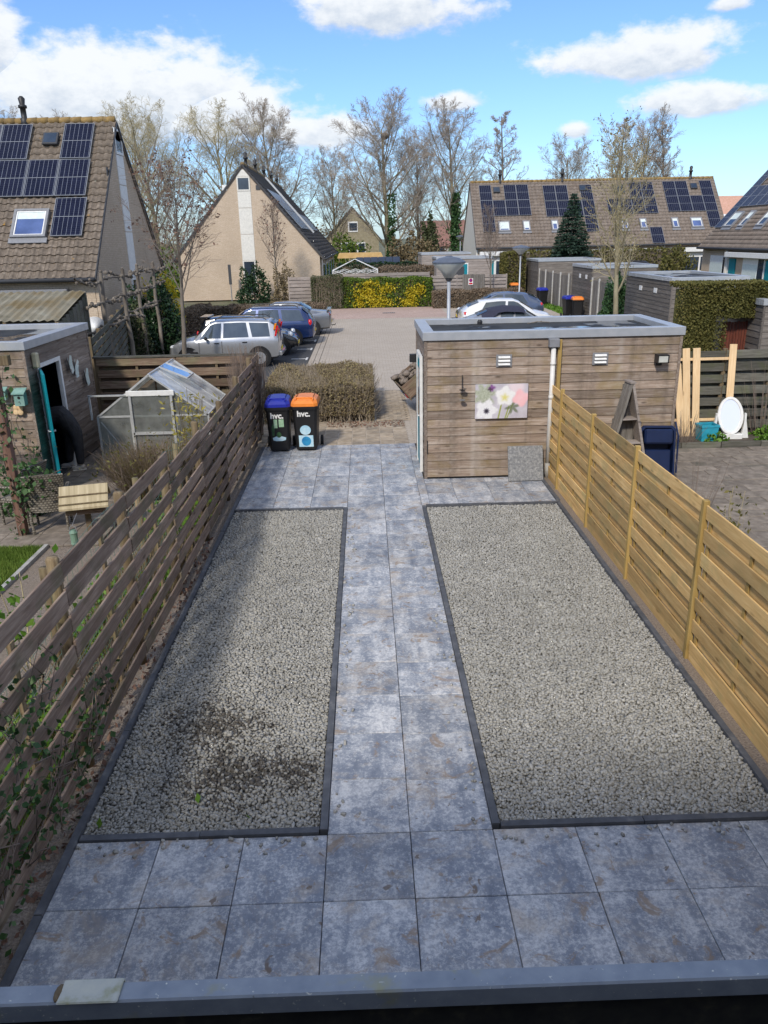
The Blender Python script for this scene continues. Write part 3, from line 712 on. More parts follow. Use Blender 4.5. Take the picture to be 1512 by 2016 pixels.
# ------------------------------------------------------------------ left fence: weathered
lf = thing('weathered_fence', 'old grey brown slatted fence overgrown with ivy, left of the gravel', 'fence', (-2.56, 0, 0))
lp = [-4.6, -2.75, -.95, .88, 2.52, 4.15, 5.95, 7.75, 9.5, 11.25, 12.2]
for i, y in enumerate(lp):
    t = [1.8, 1.8, 1.8, 1.86, 1.84, 1.74, 1.74, 1.66, 1.76, 1.84, 1.8][i]
    m_ = MB().tube([(0, 0, -.1), (.0, 0, t - .02), (0, 0, t)], [.05, .05, .042], 9)
    m_.build('post', m_oldpost, lf, loc=(-.055 + random.uniform(-.01, .01), y + .02, 0), smooth=True)
    if i < len(lp) - 1 and i > 0:
        MB().box(-.012, .012, -.03, .03, .05, t - .16).build('batten', m_oldpost, lf, loc=(-.026, y + .95, 0))
tops = [1.8, 1.8, 1.81, 1.81, 1.80, 1.62, 1.6, 1.64, 1.74, 1.80]
for i in range(len(lp) - 1):
    y0, y1 = lp[i], lp[i+1]; L = y1 - y0 - .012; cy = (y0 + y1)/2
    nb = 8 if i < 8 else 8
    me = MB().box(-.011, .011, -L/2, L/2, -.07, .07, .004).data('board', m_oldwood)
    for k in range(nb):
        z = tops[i] - .07 - k*.224
        if z < .06: continue
        o = link('board', me, lf, (random.uniform(-.004, .004), cy, z + random.uniform(-.012, .012)))
        o.rotation_euler = (random.uniform(-.008, .008), random.uniform(-.12, .05), random.uniform(-.004, .004))
        o.scale.z = random.uniform(.9, 1.08)
    if i >= 5:
        for k in range(7):
            if random.random() < .12: continue
            z = tops[i] - .18 - k*.224
            o = link('board', me, lf, (-.062 + random.uniform(-.004, .004), cy, z + random.uniform(-.012, .012)))
            o.rotation_euler = (random.uniform(-.01, .01), random.uniform(-.05, .1), 0)
# pale sheet of plastic caught between fence and plants
o = MB().add([(0, 0, .25), (0, .5, .22), (.01, .95, .2), (0, 1.05, .95), (-.02, .6, 1.2), (0, .05, 1.3), (.025, .5, .7)], [(0, 1, 6), (1, 2, 6), (2, 3, 6), (3, 4, 6), (4, 5, 6), (5, 0, 6)])
o = o.build('plastic_sheet', m_whiteplastic, loc=(-2.78, 6.75, .1)); md = o.modifiers.new('solid', 'SOLIDIFY'); md.thickness = .01
tag(o, 'pinkish white plastic panel standing behind the weathered fence', 'panel')

# ------------------------------------------------------------------ own gutter and the house the picture is taken from
gt = thing('roof_gutter', 'grey zinc roof gutter across the bottom edge, mossy at its left joint', 'gutter', (0, -3.6, 2.985))
MB().box(-9, 9, -.034, .0, -.035, .004, .003).build('front_lip', m_gutter, gt)
MB().box(-9, 9, -.012, -.004, -.16, -.036).box(-9, 9, -.17, -.013, -.165, -.15).box(-9, 9, -.18, -.17, -.165, -.02).build('trough', m_gutterin, gt)
MB().box(-.042, .05, -.038, .003, .0045, .008, .002).box(-.042, .05, .0008, .004, -.05, .0045).build('joint_plate', m_moss, gt, loc=(-.672, 0, 0))
MB().box(-.10, .045, -.112, -.098, -.03, .0, .002).build('bracket', m_blackm, gt, loc=(-.69, 0, 0), rz=.12)
mo = MB()
mo.ball((-.716, -.018, .0055), (.007, .016, .0035), 10, 5)
mo.build('moss_lump', m_oldpost, gt, True)
oh = thing('row_house', 'own terraced house whose gutter shows below the window', 'house', (0, -3.75, 0))
prof = [(0, 0), (0, 2.85), (-5.0, 8.5), (-10, 2.85), (-10, 0)]
MB().prism([(-.05, 0), (-.05, 2.72), (-5, 8.2), (-9.9, 2.72), (-9.9, 0)], -13, 13, 'x').build('wall', m_sandbrick, oh)
for s in (0, 1):
    a = (-.05, 2.80) if s == 0 else (-9.95, 2.80)
    MB().add([(-13.2, a[0], a[1]), (13.2, a[0], a[1]), (13.2, -5, 8.42), (-13.2, -5, 8.42)], [(0, 1, 2, 3)]).build('roof', m_rooft2, oh)
# ------------------------------------------------------------------ garden sheds
def shed(name, label, x0, x1, y0, y1, z0=0.0, zt=2.42, trim_h=.14, front=None, side=None, nb=16, door=None, sides='flrb', pond=True, group=None):
    """boards on the chosen faces, flat roof with a raised metal trim; origin at the front left corner"""
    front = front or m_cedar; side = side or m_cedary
    t = thing(name, label, 'shed', (x0, y0, 0), 0, group)
    W, D = x1 - x0, y1 - y0; ph = (zt - .03)/nb
    # plain inner box keeps light out
    dy0, dy1, dx = door if door else (None, None, None)
    core = MB()
    if door and dx in ('l', 'r'):
        X = .03 if dx == 'l' else W - .03; Xi = W - .03 if dx == 'l' else .03
        core.box(.03, W - .03, .03, .06, 0, zt).box(.03, W - .03, D - .06, D - .03, 0, zt)
        core.box(min(Xi, Xi), Xi + .001, .06, D - .06, 0, zt)
        core.box(X - .001, X + .001, .06, dy0, 0, zt).box(X - .001, X + .001, dy1, D - .06, 0, zt).box(X - .001, X + .001, dy0, dy1, 2.08, zt)
        core.box(.03, W - .03, .06, D - .06, .0, .02)
    else: core.box(.03, W - .03, .03, D - .03, 0, zt)
    core.build('inner_wall', m_darkgrey, t)
    def prof(h): return [(0, 0), (-.028, 0.0), (-.014, h - .004), (0, h - .004)]
    if 'f' in sides:
        me = MB().prism(prof(ph), .03, W - .03, 'x').data('board', front)
        for k in range(nb):
            o = link('board', me, t, (0, .028, .03 + k*ph)); o.rotation_euler.x = random.uniform(-.004, .004)
    for sd, X, sg in (('l', .028, 1), ('r', W - .028, -1)):
        if sd not in sides: continue
        for k in range(nb):
            z = .03 + k*ph
            segs = [(.03, D - .03)]
            if door and dx == sd and z < 2.1: segs = [(.03, dy0 - .05), (dy1 + .05, D - .03)]
            for (a, b) in segs:
                if b - a < .03: continue
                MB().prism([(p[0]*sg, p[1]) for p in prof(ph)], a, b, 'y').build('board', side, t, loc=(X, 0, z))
    if 'b' in sides:
        me = MB().prism([(-p[0], p[1]) for p in prof(ph)], .03, W - .03, 'x').data('board', front)
        for k in range(nb): link('board', me, t, (0, D - .028, .03 + k*ph))
    for (x, y) in ((0, 0), (W, 0), (0, D), (W, D)):
        sx = 1 if x == 0 else -1; sy = 1 if y == 0 else -1
        MB().box(min(x - .004*sx, x + .045*sx), max(x - .004*sx, x + .045*sx), min(y - .004*sy, y + .045*sy), max(y - .004*sy, y + .045*sy), 0.0, zt).build('corner_board', side, t)
    w = .17
    rim = [(-.03, W + .03, -.03, w), (-.03, W + .03, D - w, D + .03), (-.03, w, w + .001, D - w - .001), (W - w, W + .03, w + .001, D - w - .001)]
    for (a, b, c, d) in rim:
        MB().box(a, b, c, d, zt, zt + trim_h, .006).build('roof_trim', m_trim, t)
    MB().box(w - .01, W - w + .01, w - .01, D - w + .01, zt - .02, zt + .045).build('roof_deck', m_bitumen, t)
    return t
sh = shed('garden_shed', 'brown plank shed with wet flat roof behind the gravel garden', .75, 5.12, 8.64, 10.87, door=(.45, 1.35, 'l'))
# its door in the left wall
d = thing_part = MB().box(-.035, .0, .53, 1.27, .05, 2.02, .004).box(-.042, -.03, .62, 1.18, .9, 1.9).build('door', m_teal, sh)
MB().tube([(-.05, .60, 1.02), (-.075, .60, 1.02), (-.075, .71, 1.02)], .009, 6).build('handle', m_alu, d)
MB().box(-.046, -.042, .66, 1.14, .95, 1.85).build('pane', m_pane, d)
MB().box(-.05, .0, .45, .53, 0, 2.10).box(-.05, .0, 1.27, 1.35, 0, 2.10).box(-.049, .0, .53, 1.27, 2.03, 2.10).build('door_frame', m_white, sh)
def vent(x, z, parent):
    f = MB().box(-.135, .135, -.012, .0, -.105, .105, .004).build('vent', m_midgrey, parent, loc=(x, -.004, z))
    for k in range(3):
        MB().obox((0, -.026, .058 - .058*k), (.10, 0, 0), (0, .016, .014), (0, -.004, .006)).build('louvre', m_white, f)
vent(2.10 - .75, 2.06, sh); vent(3.74 - .75, 2.055, sh)
dp = MB().tube([(0, 0, 2.33), (0, 0, .24)], .042, 12).tube([(0, 0, 1.46), (0, 0, 1.40)], .047, 12).tube([(0, 0, 2.02), (0, 0, 1.98)], .047, 12).build('downpipe', m_whiteplastic, sh, True, loc=(2.17, -.075, 0))
MB().box(-.085, .085, -.07, .06, 2.28, 2.42, .008).build('hopper', m_midgrey, dp)
MB().tube([(0, 0, .26), (0, 0, -.02)], .046, 12).build('foot_sleeve', m_kerbgrey, dp, True)
def wall_lamp(parent, loc, rz):
    l = MB().box(-.05, .05, -.02, 0, -.08, .08, .004).box(-.045, .045, -.15, -.02, -.02, .015, .004).build('wall_lamp', m_blackm, parent, loc=loc, rz=rz)
    MB().box(-.085, .085, -.21, -.05, -.01, .11, .012).build('lamp_glass', m_lichenwhite, l)
    MB().box(-.095, .095, -.22, -.03, .11, .125, .003).box(-.095, -.083, -.22, -.04, -.015, .11).box(.083, .095, -.22, -.04, -.015, .11).build('lamp_frame', m_blackm, l)
wall_lamp(sh, (4.0, 0, 2.0), 0)
wl = MB().box(-.16, 0, -.06, .06, -.02, .13, .01).box(-.03, 0, -.05, .05, -.1, .14).build('wall_lamp', m_blackm, sh, loc=(-.004, 1.62, 1.85))
ch = MB()
ch.tube([(0, -.02, .1), (.0, -.02, -.1)], .007, 6).ball((0, -.02, .105), .012, 6, 4).ball((0, -.02, -.105), .012, 6, 4)
ch.build('wind_hook', m_blackm, sh, loc=(.045, 0, .59))
# puddle drain and branch bits on the roof
MB().lathe([(.05, 0), (.05, .07), (.03, .1)], 8).build('roof_drain', m_blackm, sh, loc=(1.2, 1.9, 2.455))
MB().tube([(0, 0, 0), (.2, .03, .03), (.42, -.03, .02)], .008, 5).tube([(.1, 0, .01), (.3, .1, .03)], .006, 5).build('fallen_twig', m_bark, sh, loc=(2.1, 1.85, 2.47))

# printed flower canvas
def canvas_mat():
    m, nt, bs = base('flower_print')
    tc = nt.nodes.new('ShaderNodeTexCoord'); sp = nt.nodes.new('ShaderNodeSeparateXYZ'); nt.links.new(tc.outputs['Object'], sp.inputs[0])
    X, Z = sp.outputs[0], sp.outputs[2]
    nv = noise(nt, tc.outputs['Object'], 5, 4); nf = noise(nt, tc.outputs['Object'], 26, 4)
    col = mixc(nt, nv, (.34, .30, .36), (.68, .66, .70))
    def blob(cx, cz, r, petals, amp, ph, edge=.04, sq=1.0):
        dx = math_node(nt, 'SUBTRACT', X, cx); dz = math_node(nt, 'MULTIPLY', math_node(nt, 'SUBTRACT', Z, cz), sq)
        rr = math_node(nt, 'SQRT', math_node(nt, 'ADD', math_node(nt, 'MULTIPLY', dx, dx), math_node(nt, 'MULTIPLY', dz, dz)))
        an = math_node(nt, 'ARCTAN2', dz, dx)
        pr = math_node(nt, 'ADD', r, math_node(nt, 'ADD', math_node(nt, 'MULTIPLY', math_node(nt, 'SINE', math_node(nt, 'ADD', math_node(nt, 'MULTIPLY', an, petals), ph)), amp), math_node(nt, 'MULTIPLY', math_node(nt, 'SUBTRACT', nf, .5), r*.35)))
        mr = N(nt, 'ShaderNodeMapRange', interpolation_type='SMOOTHSTEP', i3=1.0, i4=0.0)
        nt.links.new(math_node(nt, 'SUBTRACT', rr, pr), mr.inputs[0]); mr.inputs[1].default_value = -edge*.6; mr.inputs[2].default_value = edge*.7
        return mr.outputs[0]
    def stem(x0, x1, z0, z1, w):
        t = math_node(nt, 'DIVIDE', math_node(nt, 'SUBTRACT', Z, z0), z1 - z0)
        xx = math_node(nt, 'ADD', x0, math_node(nt, 'MULTIPLY', t, x1 - x0))
        near = math_node(nt, 'LESS_THAN', math_node(nt, 'ABSOLUTE', math_node(nt, 'SUBTRACT', X, xx)), w)
        return math_node(nt, 'MULTIPLY', near, math_node(nt, 'MULTIPLY', math_node(nt, 'GREATER_THAN', Z, z0), math_node(nt, 'LESS_THAN', Z, z1)))
    for a in ((-.05, -.0, -.30, -.05, .014), (.07, .14, -.30, -.06, .013), (.10, .2, -.30, -.04, .010)):
        col = mixc(nt, stem(*a), col, (.30, .33, .10))
    col = mixc(nt, math_node(nt, 'MULTIPLY', blob(-.30, .12, .17, 7, .05, .4, .08), .85), col, mixc(nt, nf, (.10, .13, .05), (.62, .66, .50)))
    col = mixc(nt, blob(-.17, .235, .05, 4, .012, 1.0), col, (.22, .08, .26))
    col = mixc(nt, blob(-.20, .21, .03, 4, .012, 1.0), col, (.06, .03, .05))
    col = mixc(nt, math_node(nt, 'MULTIPLY', blob(.19, -.10, .09, 6, .04, .2, .05), .8), col, (.10, .13, .05))
    col = mixc(nt, math_node(nt, 'MULTIPLY', blob(.25, .22, .12, 3, .02, .2, .1), .8), col, (.80, .66, .68))
    col = mixc(nt, blob(.33, .05, .13, 4, .02, .7), col, mixc(nt, nv, (.80, .36, .38), (.86, .60, .62)))
    col = mixc(nt, blob(.06, .09, .155, 5, .022, .3), col, mixc(nt, nf, (.70, .68, .66), (.86, .86, .85)))
    col = mixc(nt, blob(.055, .065, .045, 5, .01, .3, .08), col, (.66, .60, .16))
    col = mixc(nt, blob(-.26, -.15, .165, 5, .028, 1.6), col, mixc(nt, nf, (.66, .65, .66), (.86, .86, .86)))
    col = mixc(nt, blob(-.255, -.165, .043, 9, .006, 0), col, (.10, .08, .13))
    col = mixc(nt, blob(-.255, -.165, .026, 9, .003, 0), col, (.012, .010, .015))
    nt.links.new(col, bs.inputs['Base Color']); bs.inputs['Roughness'].default_value = .75
    return m
cv = thing('canvas_print', 'rectangular canvas print of white and pink flowers on the shed wall', 'picture', (2.07, 8.59, 1.375))
MB().box(-.45, .45, 0, .03, -.295, .295).build('stretcher', m_white, cv)
MB().box(-.452, .452, -.005, -.001, -.297, .297).build('print', canvas_mat(), cv)
c = thing('candle_holder', 'small black wrought iron candle holder hanging left of the flower print', 'candle holder', (1.39, 8.60, 1.62))
MB().tube([(0, 0, .22), (0, -.005, -.02)], .007, 6).tube([(0, -.005, .02), (.03, -.05, .0), (.07, -.06, -.01)], .006, 6).tube([(0, 0, -.02), (0, -.005, -.20)], .003, 5).build('bracket', m_blackm, c)
MB().lathe([(.03, -.02), (.055, -.005), (.06, 0)], 10, (.0, -.06, -.02)).build('dish', m_blackm, c)
MB().lathe([(.028, -.01), (.05, -.0), (.052, .006)], 10, (.0, -.06, -.20)).build('candle_cup', m_midgrey, c)
s = MB().box(-.305, .305, -.022, .022, 0, .61, .003).build('loose_slab', m_slate, loc=(2.50, 8.37, .012)); s.rotation_euler = (R(-18), 0, R(0))
s.location = (2.50, 8.35, .008)
tag(s, 'speckled grey paving slab leaning against the shed foot', 'paving slab')

# ------------------------------------------------------------------ wheelie bins
def make_bin(label, lidm, loc, rz=0, group='wheelie bins', sticker=None, w=.58, h=1.0):
    b = thing('wheelie_bin', label, 'bin', loc, rz, group)
    k = w/.58
    def ring(z, hx, y0, y1, c): return [(-hx + c, y0, z), (hx - c, y0, z), (hx, y0 + c, z), (hx, y1 - c, z), (hx - c, y1, z), (-hx + c, y1, z), (-hx, y1 - c, z), (-hx, y0 + c, z)]
    rs = [ring(.03, .21*k, -.28, .22, .04), ring(.08, .222*k, -.29, .235, .045), ring(.86*h, .262*k, -.335, .32, .05), ring(.865*h, .285*k, -.365, .345, .05), ring(.925*h, .288*k, -.37, .35, .05), ring(.93*h, .275*k, -.355, .34, .05)]
    vs = [p for r_ in rs for p in r_]; fs = [(i*8 + j, i*8 + (j+1) % 8, (i+1)*8 + (j+1) % 8, (i+1)*8 + j) for i in range(len(rs)-1) for j in range(8)]
    fs += [tuple(reversed(range(8))), tuple(range(40, 48))]
    body = MB().add(vs, fs).build('body', m_black, b)
    MB().box(-.02, .02, -.012, .0, .12, .2).box(-.2*k, -.17*k, .33, .36, .5, .86).box(.17*k, .2*k, .33, .36, .5, .86).build('rib', m_black, body)
    rs = [ring(.928*h, .282*k, -.365, .36, .06), ring(.985*h, .278*k, -.36, .37, .07), ring(1.04*h, .255*k, -.31, .36, .09), ring(1.075*h, .20*k, -.20, .33, .10)]
    vs = [p for r_ in rs for p in r_]; fs = [(i*8 + j, i*8 + (j+1) % 8, (i+1)*8 + (j+1) % 8, (i+1)*8 + j) for i in range(len(rs)-1) for j in range(8)]
    fs += [tuple(reversed(range(8))), tuple(range(24, 32))]
    lid = MB().add(vs, fs).build('lid', lidm, b)
    MB().box(-.19*k, .19*k, -.22, -.17, 1.062*h, 1.09*h, .01).box(-.2*k, -.16*k, -.3, .25, 1.03*h, 1.075*h, .01).box(.16*k, .2*k, -.3, .25, 1.03*h, 1.075*h, .01).build('lid_ridge', lidm, lid)
    MB().tube([(-.24*k, .40, .96*h), (.24*k, .40, .96*h)], .016, 8).box(-.24*k, -.2*k, .3, .4, .93*h, .97*h).box(.2*k, .24*k, .3, .4, .93*h, .97*h).build('handle', m_black, b)
    for sx in (-1, 1):
        w_ = MB().tube([(sx*.262*k, .27, .1), (sx*.315*k, .27, .1)], .1, 16).build('wheel', m_tyre, b)
        MB().tube([(sx*.314*k, .27, .1), (sx*.322*k, .27, .1)], .045, 10).build('hub', m_darkgrey, w_)
    if sticker: sticker(b, h)
    return b
def text(parent, body, size, loc, rot, m, name='lettering'):
    cu = bpy.data.curves.new(name, 'FONT'); cu.body = body; cu.size = size; cu.align_x = 'CENTER'; cu.offset = size*.035; cu.extrude = .0008
    cu.materials.append(m)
    tmp = bpy.data.objects.new(name, cu); me = bpy.data.meshes.new_from_object(tmp); bpy.data.objects.remove(tmp)
    o = link(name, me, parent, loc); o.rotation_euler = rot
    return o
TILT = math.atan2(.045, .78)
def front_pt(x, z, off): return (x, -.29 - .0577*(z - .08) - off, z)
def decal(parent, poly, m, off, name):
    return MB().add([front_pt(x, z, off) for x, z in poly] + [front_pt(x, z, off - .0012) for x, z in poly], [tuple(range(len(poly)))] + [(i, (i+1) % len(poly), len(poly) + (i+1) % len(poly), len(poly) + i) for i in range(len(poly))]).build(name, m, parent)
m_palegreen = mat('pale_green_print', [(.3, (.22, .40, .24)), (.7, (.42, .58, .42))], 20, .5)
m_paleblue = mat('pale_blue_print', [(.3, (.28, .55, .72)), (.6, (.55, .75, .85)), (.8, (.75, .83, .88))], 5, .5, rnd=0)
m_midblue = mat('mid_blue_print', [(.3, (.01, .16, .40)), (.7, (.04, .36, .62))], 9, .5, rnd=0)
m_darkgreenp = mat('dark_green_print', [(.3, (.02, .06, .025)), (.7, (.06, .15, .06))], 14, .5, rnd=0)
def ell(cx, cz, rx, rz, n=18, a0=0, a1=2*math.pi): return [(cx + rx*math.cos(a0 + (a1-a0)*i/n), cz + rz*math.sin(a0 + (a1-a0)*i/n)) for i in range(n)]
def stick_blue(b, h):
    text(b, 'hvc.', .165, front_pt(-.02, .70, .004), (math.pi/2 + TILT, 0, 0), m_white)
    decal(b, [(-.09, .50), (-.02, .50), (-.02, .68), (-.09, .68)], m_palegreen, .003, 'sticker'); decal(b, [(.01, .52), (.11, .52), (.11, .68), (.01, .68)], m_palegreen, .003, 'sticker')
    decal(b, [(-.13, .34), (-.09, .33), (-.08, .52), (-.11, .6), (-.14, .5)], m_darkgreenp, .002, 'sticker')
    decal(b, [(-.13, .30), (-.12, .25), (-.06, .23), (.06, .23), (.13, .25), (.14, .30), (.06, .325), (-.06, .325)], m_paleblue, .003, 'sticker')
    decal(b, ell(0, .36, .05, .06), m_darkgreenp, .004, 'sticker')
def stick_orange(b, h):
    text(b, 'hvc.', .165, front_pt(-.02, .725, .004), (math.pi/2 + TILT, 0, 0), m_white)
    decal(b, [(-.14, .09), (.15, .09), (.15, .33), (-.14, .33)], m_paleblue, .003, 'sticker')
    decal(b, ell(.01, .21, .095, .10), m_midblue, .005, 'sticker')
    decal(b, ell(-.0, .44, .11, .10), m_paleblue, .003, 'sticker')
make_bin('black wheelie bin with blue lid beside the weathered fence', m_blue, (-2.045, 11.03, .004), R(2), sticker=stick_blue, w=.52)
make_bin('black wheelie bin with orange lid and blue sticker, on the patio', m_orange, (-1.49, 11.05, .004), R(-2), sticker=stick_orange, w=.55)
far_bins = [((9.7, 48.6), m_orange, 'black bin with orange lid beside the tall lamp post and hedge', .0), ((10.35, 43.1), m_blue, 'black bin with blue lid by the white post fence', .1),
            ((10.25, 36.3), m_blue, 'blue lidded bin hidden mostly behind an orange lidded bin, right alley', .1), ((10.5, 35.6), m_orange, 'orange lidded bin in front of a blue lidded one, right alley', -.1),
            ((9.25, 22.1), m_orange, 'bin with orange lid peeking over the shed roof edge', .2), ((9.7, 21.4), m_blue, 'bin with blue lid peeking over the shed roof edge', -.3)]
for (x, y), lm, lb, rz in far_bins: make_bin(lb, lm, (x, y, 0), rz)

# ------------------------------------------------------------------ loaded trailer behind the shed
t = thing('tipped_trailer', 'small loaded trailer tilted on its drawbar behind the shed corner', 'trailer', (1.35, 14.6, 0), R(8))
tl = R(-38)
def tip(o): o.rotation_euler.y = tl; return o
for nm, mb, m_ in (('bed', MB().box(-.75, .75, -.55, .55, .0, .05), m_darkgrey), ('side_board', MB().box(-.75, .75, -.57, -.54, .05, .42), m_brownx), ('side_board', MB().box(-.75, .75, .54, .57, .05, .42), m_brownx), ('tail_board', MB().box(-.78, -.75, -.57, .57, .0, .42), m_brownx), ('head_board', MB().box(.75, .78, -.57, .57, .05, .6), m_brownx)):
    tip(mb.build(nm, m_, t, loc=(0, 0, .82)))
rub = tip(stones('load', np.stack([rng.uniform(-.72, .7, 90), rng.uniform(-.5, .5, 90), rng.uniform(.12, .5, 90)], 1), rng.uniform(.06, .16, 90), m_soil, t)); rub.location = (0, 0, .82)
tip(MB().box(-.80, -.782, -.5, -.36, .08, .2).build('tail_lamp', m_redlamp, t, loc=(0, 0, .82)))
tip(MB().box(-.81, -.783, -.3, .3, .02, .14).build('number_plate', m_white, t, loc=(0, 0, .82)))
for sy in (-.66, .66):
    w_ = MB().tube([(0, sy - .07, .27), (0, sy + .07, .27)], .27, 18).build('wheel', m_tyre, t)
    MB().tube([(0, sy - .075, .27), (0, sy + .075, .27)], .14, 12).build('rim', m_midgrey, w_)
MB().box(-.04, .04, -.6, .6, .24, .3).bar((0, 0, .27), (0.05, 0, .85), .08, .3).bar((.5, 0, .45), (1.3, 0, .02), .06, .06).build('chassis', m_blackm, t)
# ------------------------------------------------------------------ houses
def tile_geo(w, rowl):
    us = [0, .22, .45, .62, .8, 1.0]; hs = [.0, .042, .048, .012, -.004, .004]
    top = [(u*w, 0, h + .045) for u, h in zip(us, hs)]; up = [(u*w, rowl*1.08, h) for u, h in zip(us, hs)]
    low = [(u*w, .004, h - .005) for u, h in zip(us, hs)]
    v = np.array(top + up + low); n = len(us)
    f = []
    for i in range(n-1): f += [(i, i+1, n+i+1, n+i), (2*n+i, 2*n+i+1, i+1, i)]
    return v, np.array(f)
def roof(parent, L, eave, ridge, half, side, m, w=.303, n_single=0, u_vis=None, over=.06):
    """one slope covered with single tiles; side 0 faces the front, 1 the back"""
    S = math.hypot(half, ridge - eave); nv = round(S/.345); rl = S/nv; nu = round((L + 2*over)/w); w = (L + 2*over)/nu
    v, f = tile_geo(w, rl)
    c, s_ = half/S, (ridge - eave)/S
    M = Matrix(((1, 0, 0, -over), (0, c, -s_, 0), (0, s_, c, eave), (0, 0, 0, 1))) if side == 0 else Matrix(((-1, 0, 0, L + over), (0, -c, s_, 2*half), (0, s_, c, eave), (0, 0, 0, 1)))
    A = np.array(M)
    deck = MB().add([M @ Vector(p) for p in ((0, 0, -.02), (L + 2*over, 0, -.02), (L + 2*over, S, -.02), (0, S, -.02), (0, 0, -.16), (L + 2*over, 0, -.16), (L + 2*over, S, -.16), (0, S, -.16))], [(0, 1, 2, 3), (4, 7, 6, 5), (0, 4, 5, 1), (1, 5, 6, 2), (2, 6, 7, 3), (3, 7, 4, 0)]).build('roof', m, parent)
    cells = [(i, j) for j in range(nv) for i in range(nu)]
    single = []
    if n_single:
        lo, hi = u_vis
        single = [(i, j) for (i, j) in cells if lo <= i*w <= hi][:n_single]
        me = MB(); me.add(v, [tuple(q) for q in f]); me = me.data('roof_tile', m)
        for (i, j) in single:
            o = link('roof_tile', me, deck); Q = M @ Matrix.Translation((i*w, j*rl, random.uniform(-.004, .004))); o.matrix_local = Q
    rest = [c_ for c_ in cells if c_ not in set(single)]
    if rest:
        off = np.array([(i*w, j*rl, 0) for i, j in rest]); off[:, 2] += rng.uniform(-.004, .004, len(off))
        vv = (v[None] + off[:, None, :]).reshape(-1, 3); vv = vv @ A[:3, :3].T + A[:3, 3]
        ff = (f[None] + (np.arange(len(rest))*len(v))[:, None, None]).reshape(-1)
        o = link('roof_tiles', np_mesh('roof_tiles', vv, ff, 4, m), deck); stuff(o)
    return M, S
PANEL_ME = {}
def panel(parent, M, u, v, w=1.10, h=1.74, rows=2):
    key = (w, h)
    if key not in PANEL_ME:
        b = MB(); b.box(-w/2 + .022, w/2 - .022, -h/2 + .022, h/2 - .022, .0, .034)
        b.cur = 1
        for q in ((-w/2, w/2, -h/2, -h/2 + .024), (-w/2, w/2, h/2 - .024, h/2), (-w/2, -w/2 + .024, -h/2 + .024, h/2 - .024), (w/2 - .024, w/2, -h/2 + .024, h/2 - .024)): b.box(q[0], q[1], q[2], q[3], 0, .042)
        b.box(-w/2 + .024, w/2 - .024, -.013, .013, .034, .038)
        PANEL_ME[key] = b.data('solar_panel', [m_solar, m_pframe])
    o = link('solar_panel', PANEL_ME[key], parent); o.matrix_local = M @ Matrix.Translation((u, v, .11)); return o
def skylight(parent, M, u, v, w, h, blind=0.0, m_fr=None, gl=None):
    fr = MB()
    t = .09
    for q in ((-w/2, w/2, -h/2, -h/2 + t), (-w/2, w/2, h/2 - t, h/2), (-w/2, -w/2 + t, -h/2 + t, h/2 - t), (w/2 - t, w/2, -h/2 + t, h/2 - t)): fr.box(*q, 0, .13)
    fr.box(-w/2 - .06, w/2 + .06, -h/2 - .22, -h/2, .02, .055)
    o = fr.build('roof_window', m_fr or m_midgrey, parent); o.matrix_local = M @ Matrix.Translation((u, v, .06))
    s_ = MB()
    for q in ((-w/2 + t, w/2 - t, -h/2 + t, -h/2 + t + .05), (-w/2 + t, w/2 - t, h/2 - t - .05, h/2 - t), (-w/2 + t, -w/2 + t + .05, -h/2 + t + .05, h/2 - t - .05), (w/2 - t - .05, w/2 - t, -h/2 + t + .05, h/2 - t - .05)): s_.box(*q, .06, .10)
    s_.build('sash', m_white, o)
    MB().box(-w/2 + t + .05, w/2 - t - .05, -h/2 + t + .05, h/2 - t - .05, .05, .075).build('pane', gl or m_panelight, o)
    if blind: MB().box(-w/2 + t + .05, w/2 - t - .05, h/2 - t - .05 - blind*(h - .3), h/2 - t - .05, .076, .08).build('blind', m_blind, o)
def hatch(parent, M, u, v, s=.55):
    o = MB().box(-s/2, s/2, -s/2, s/2, .05, .16, .02).build('roof_hatch', m_darkgrey, parent); o.matrix_local = M @ Matrix.Translation((u, v, .06))
    MB().box(-s/2 + .06, s/2 - .06, -s/2 + .06, s/2 - .06, .16, .166).build('pane', m_pane, o)
def flue(parent, x, y, z, h=.9, r=.10):
    MB().lathe([(r*1.5, -.3), (r*1.5, .05), (r, .1), (r, h*.5), (r*1.5, h*.52), (r*1.5, h*.62), (r*.9, h*.66), (r*1.2, h*.9), (r*.5, h)], 10).build('flue_pipe', m_blackm, parent, True, loc=(x, y, z))
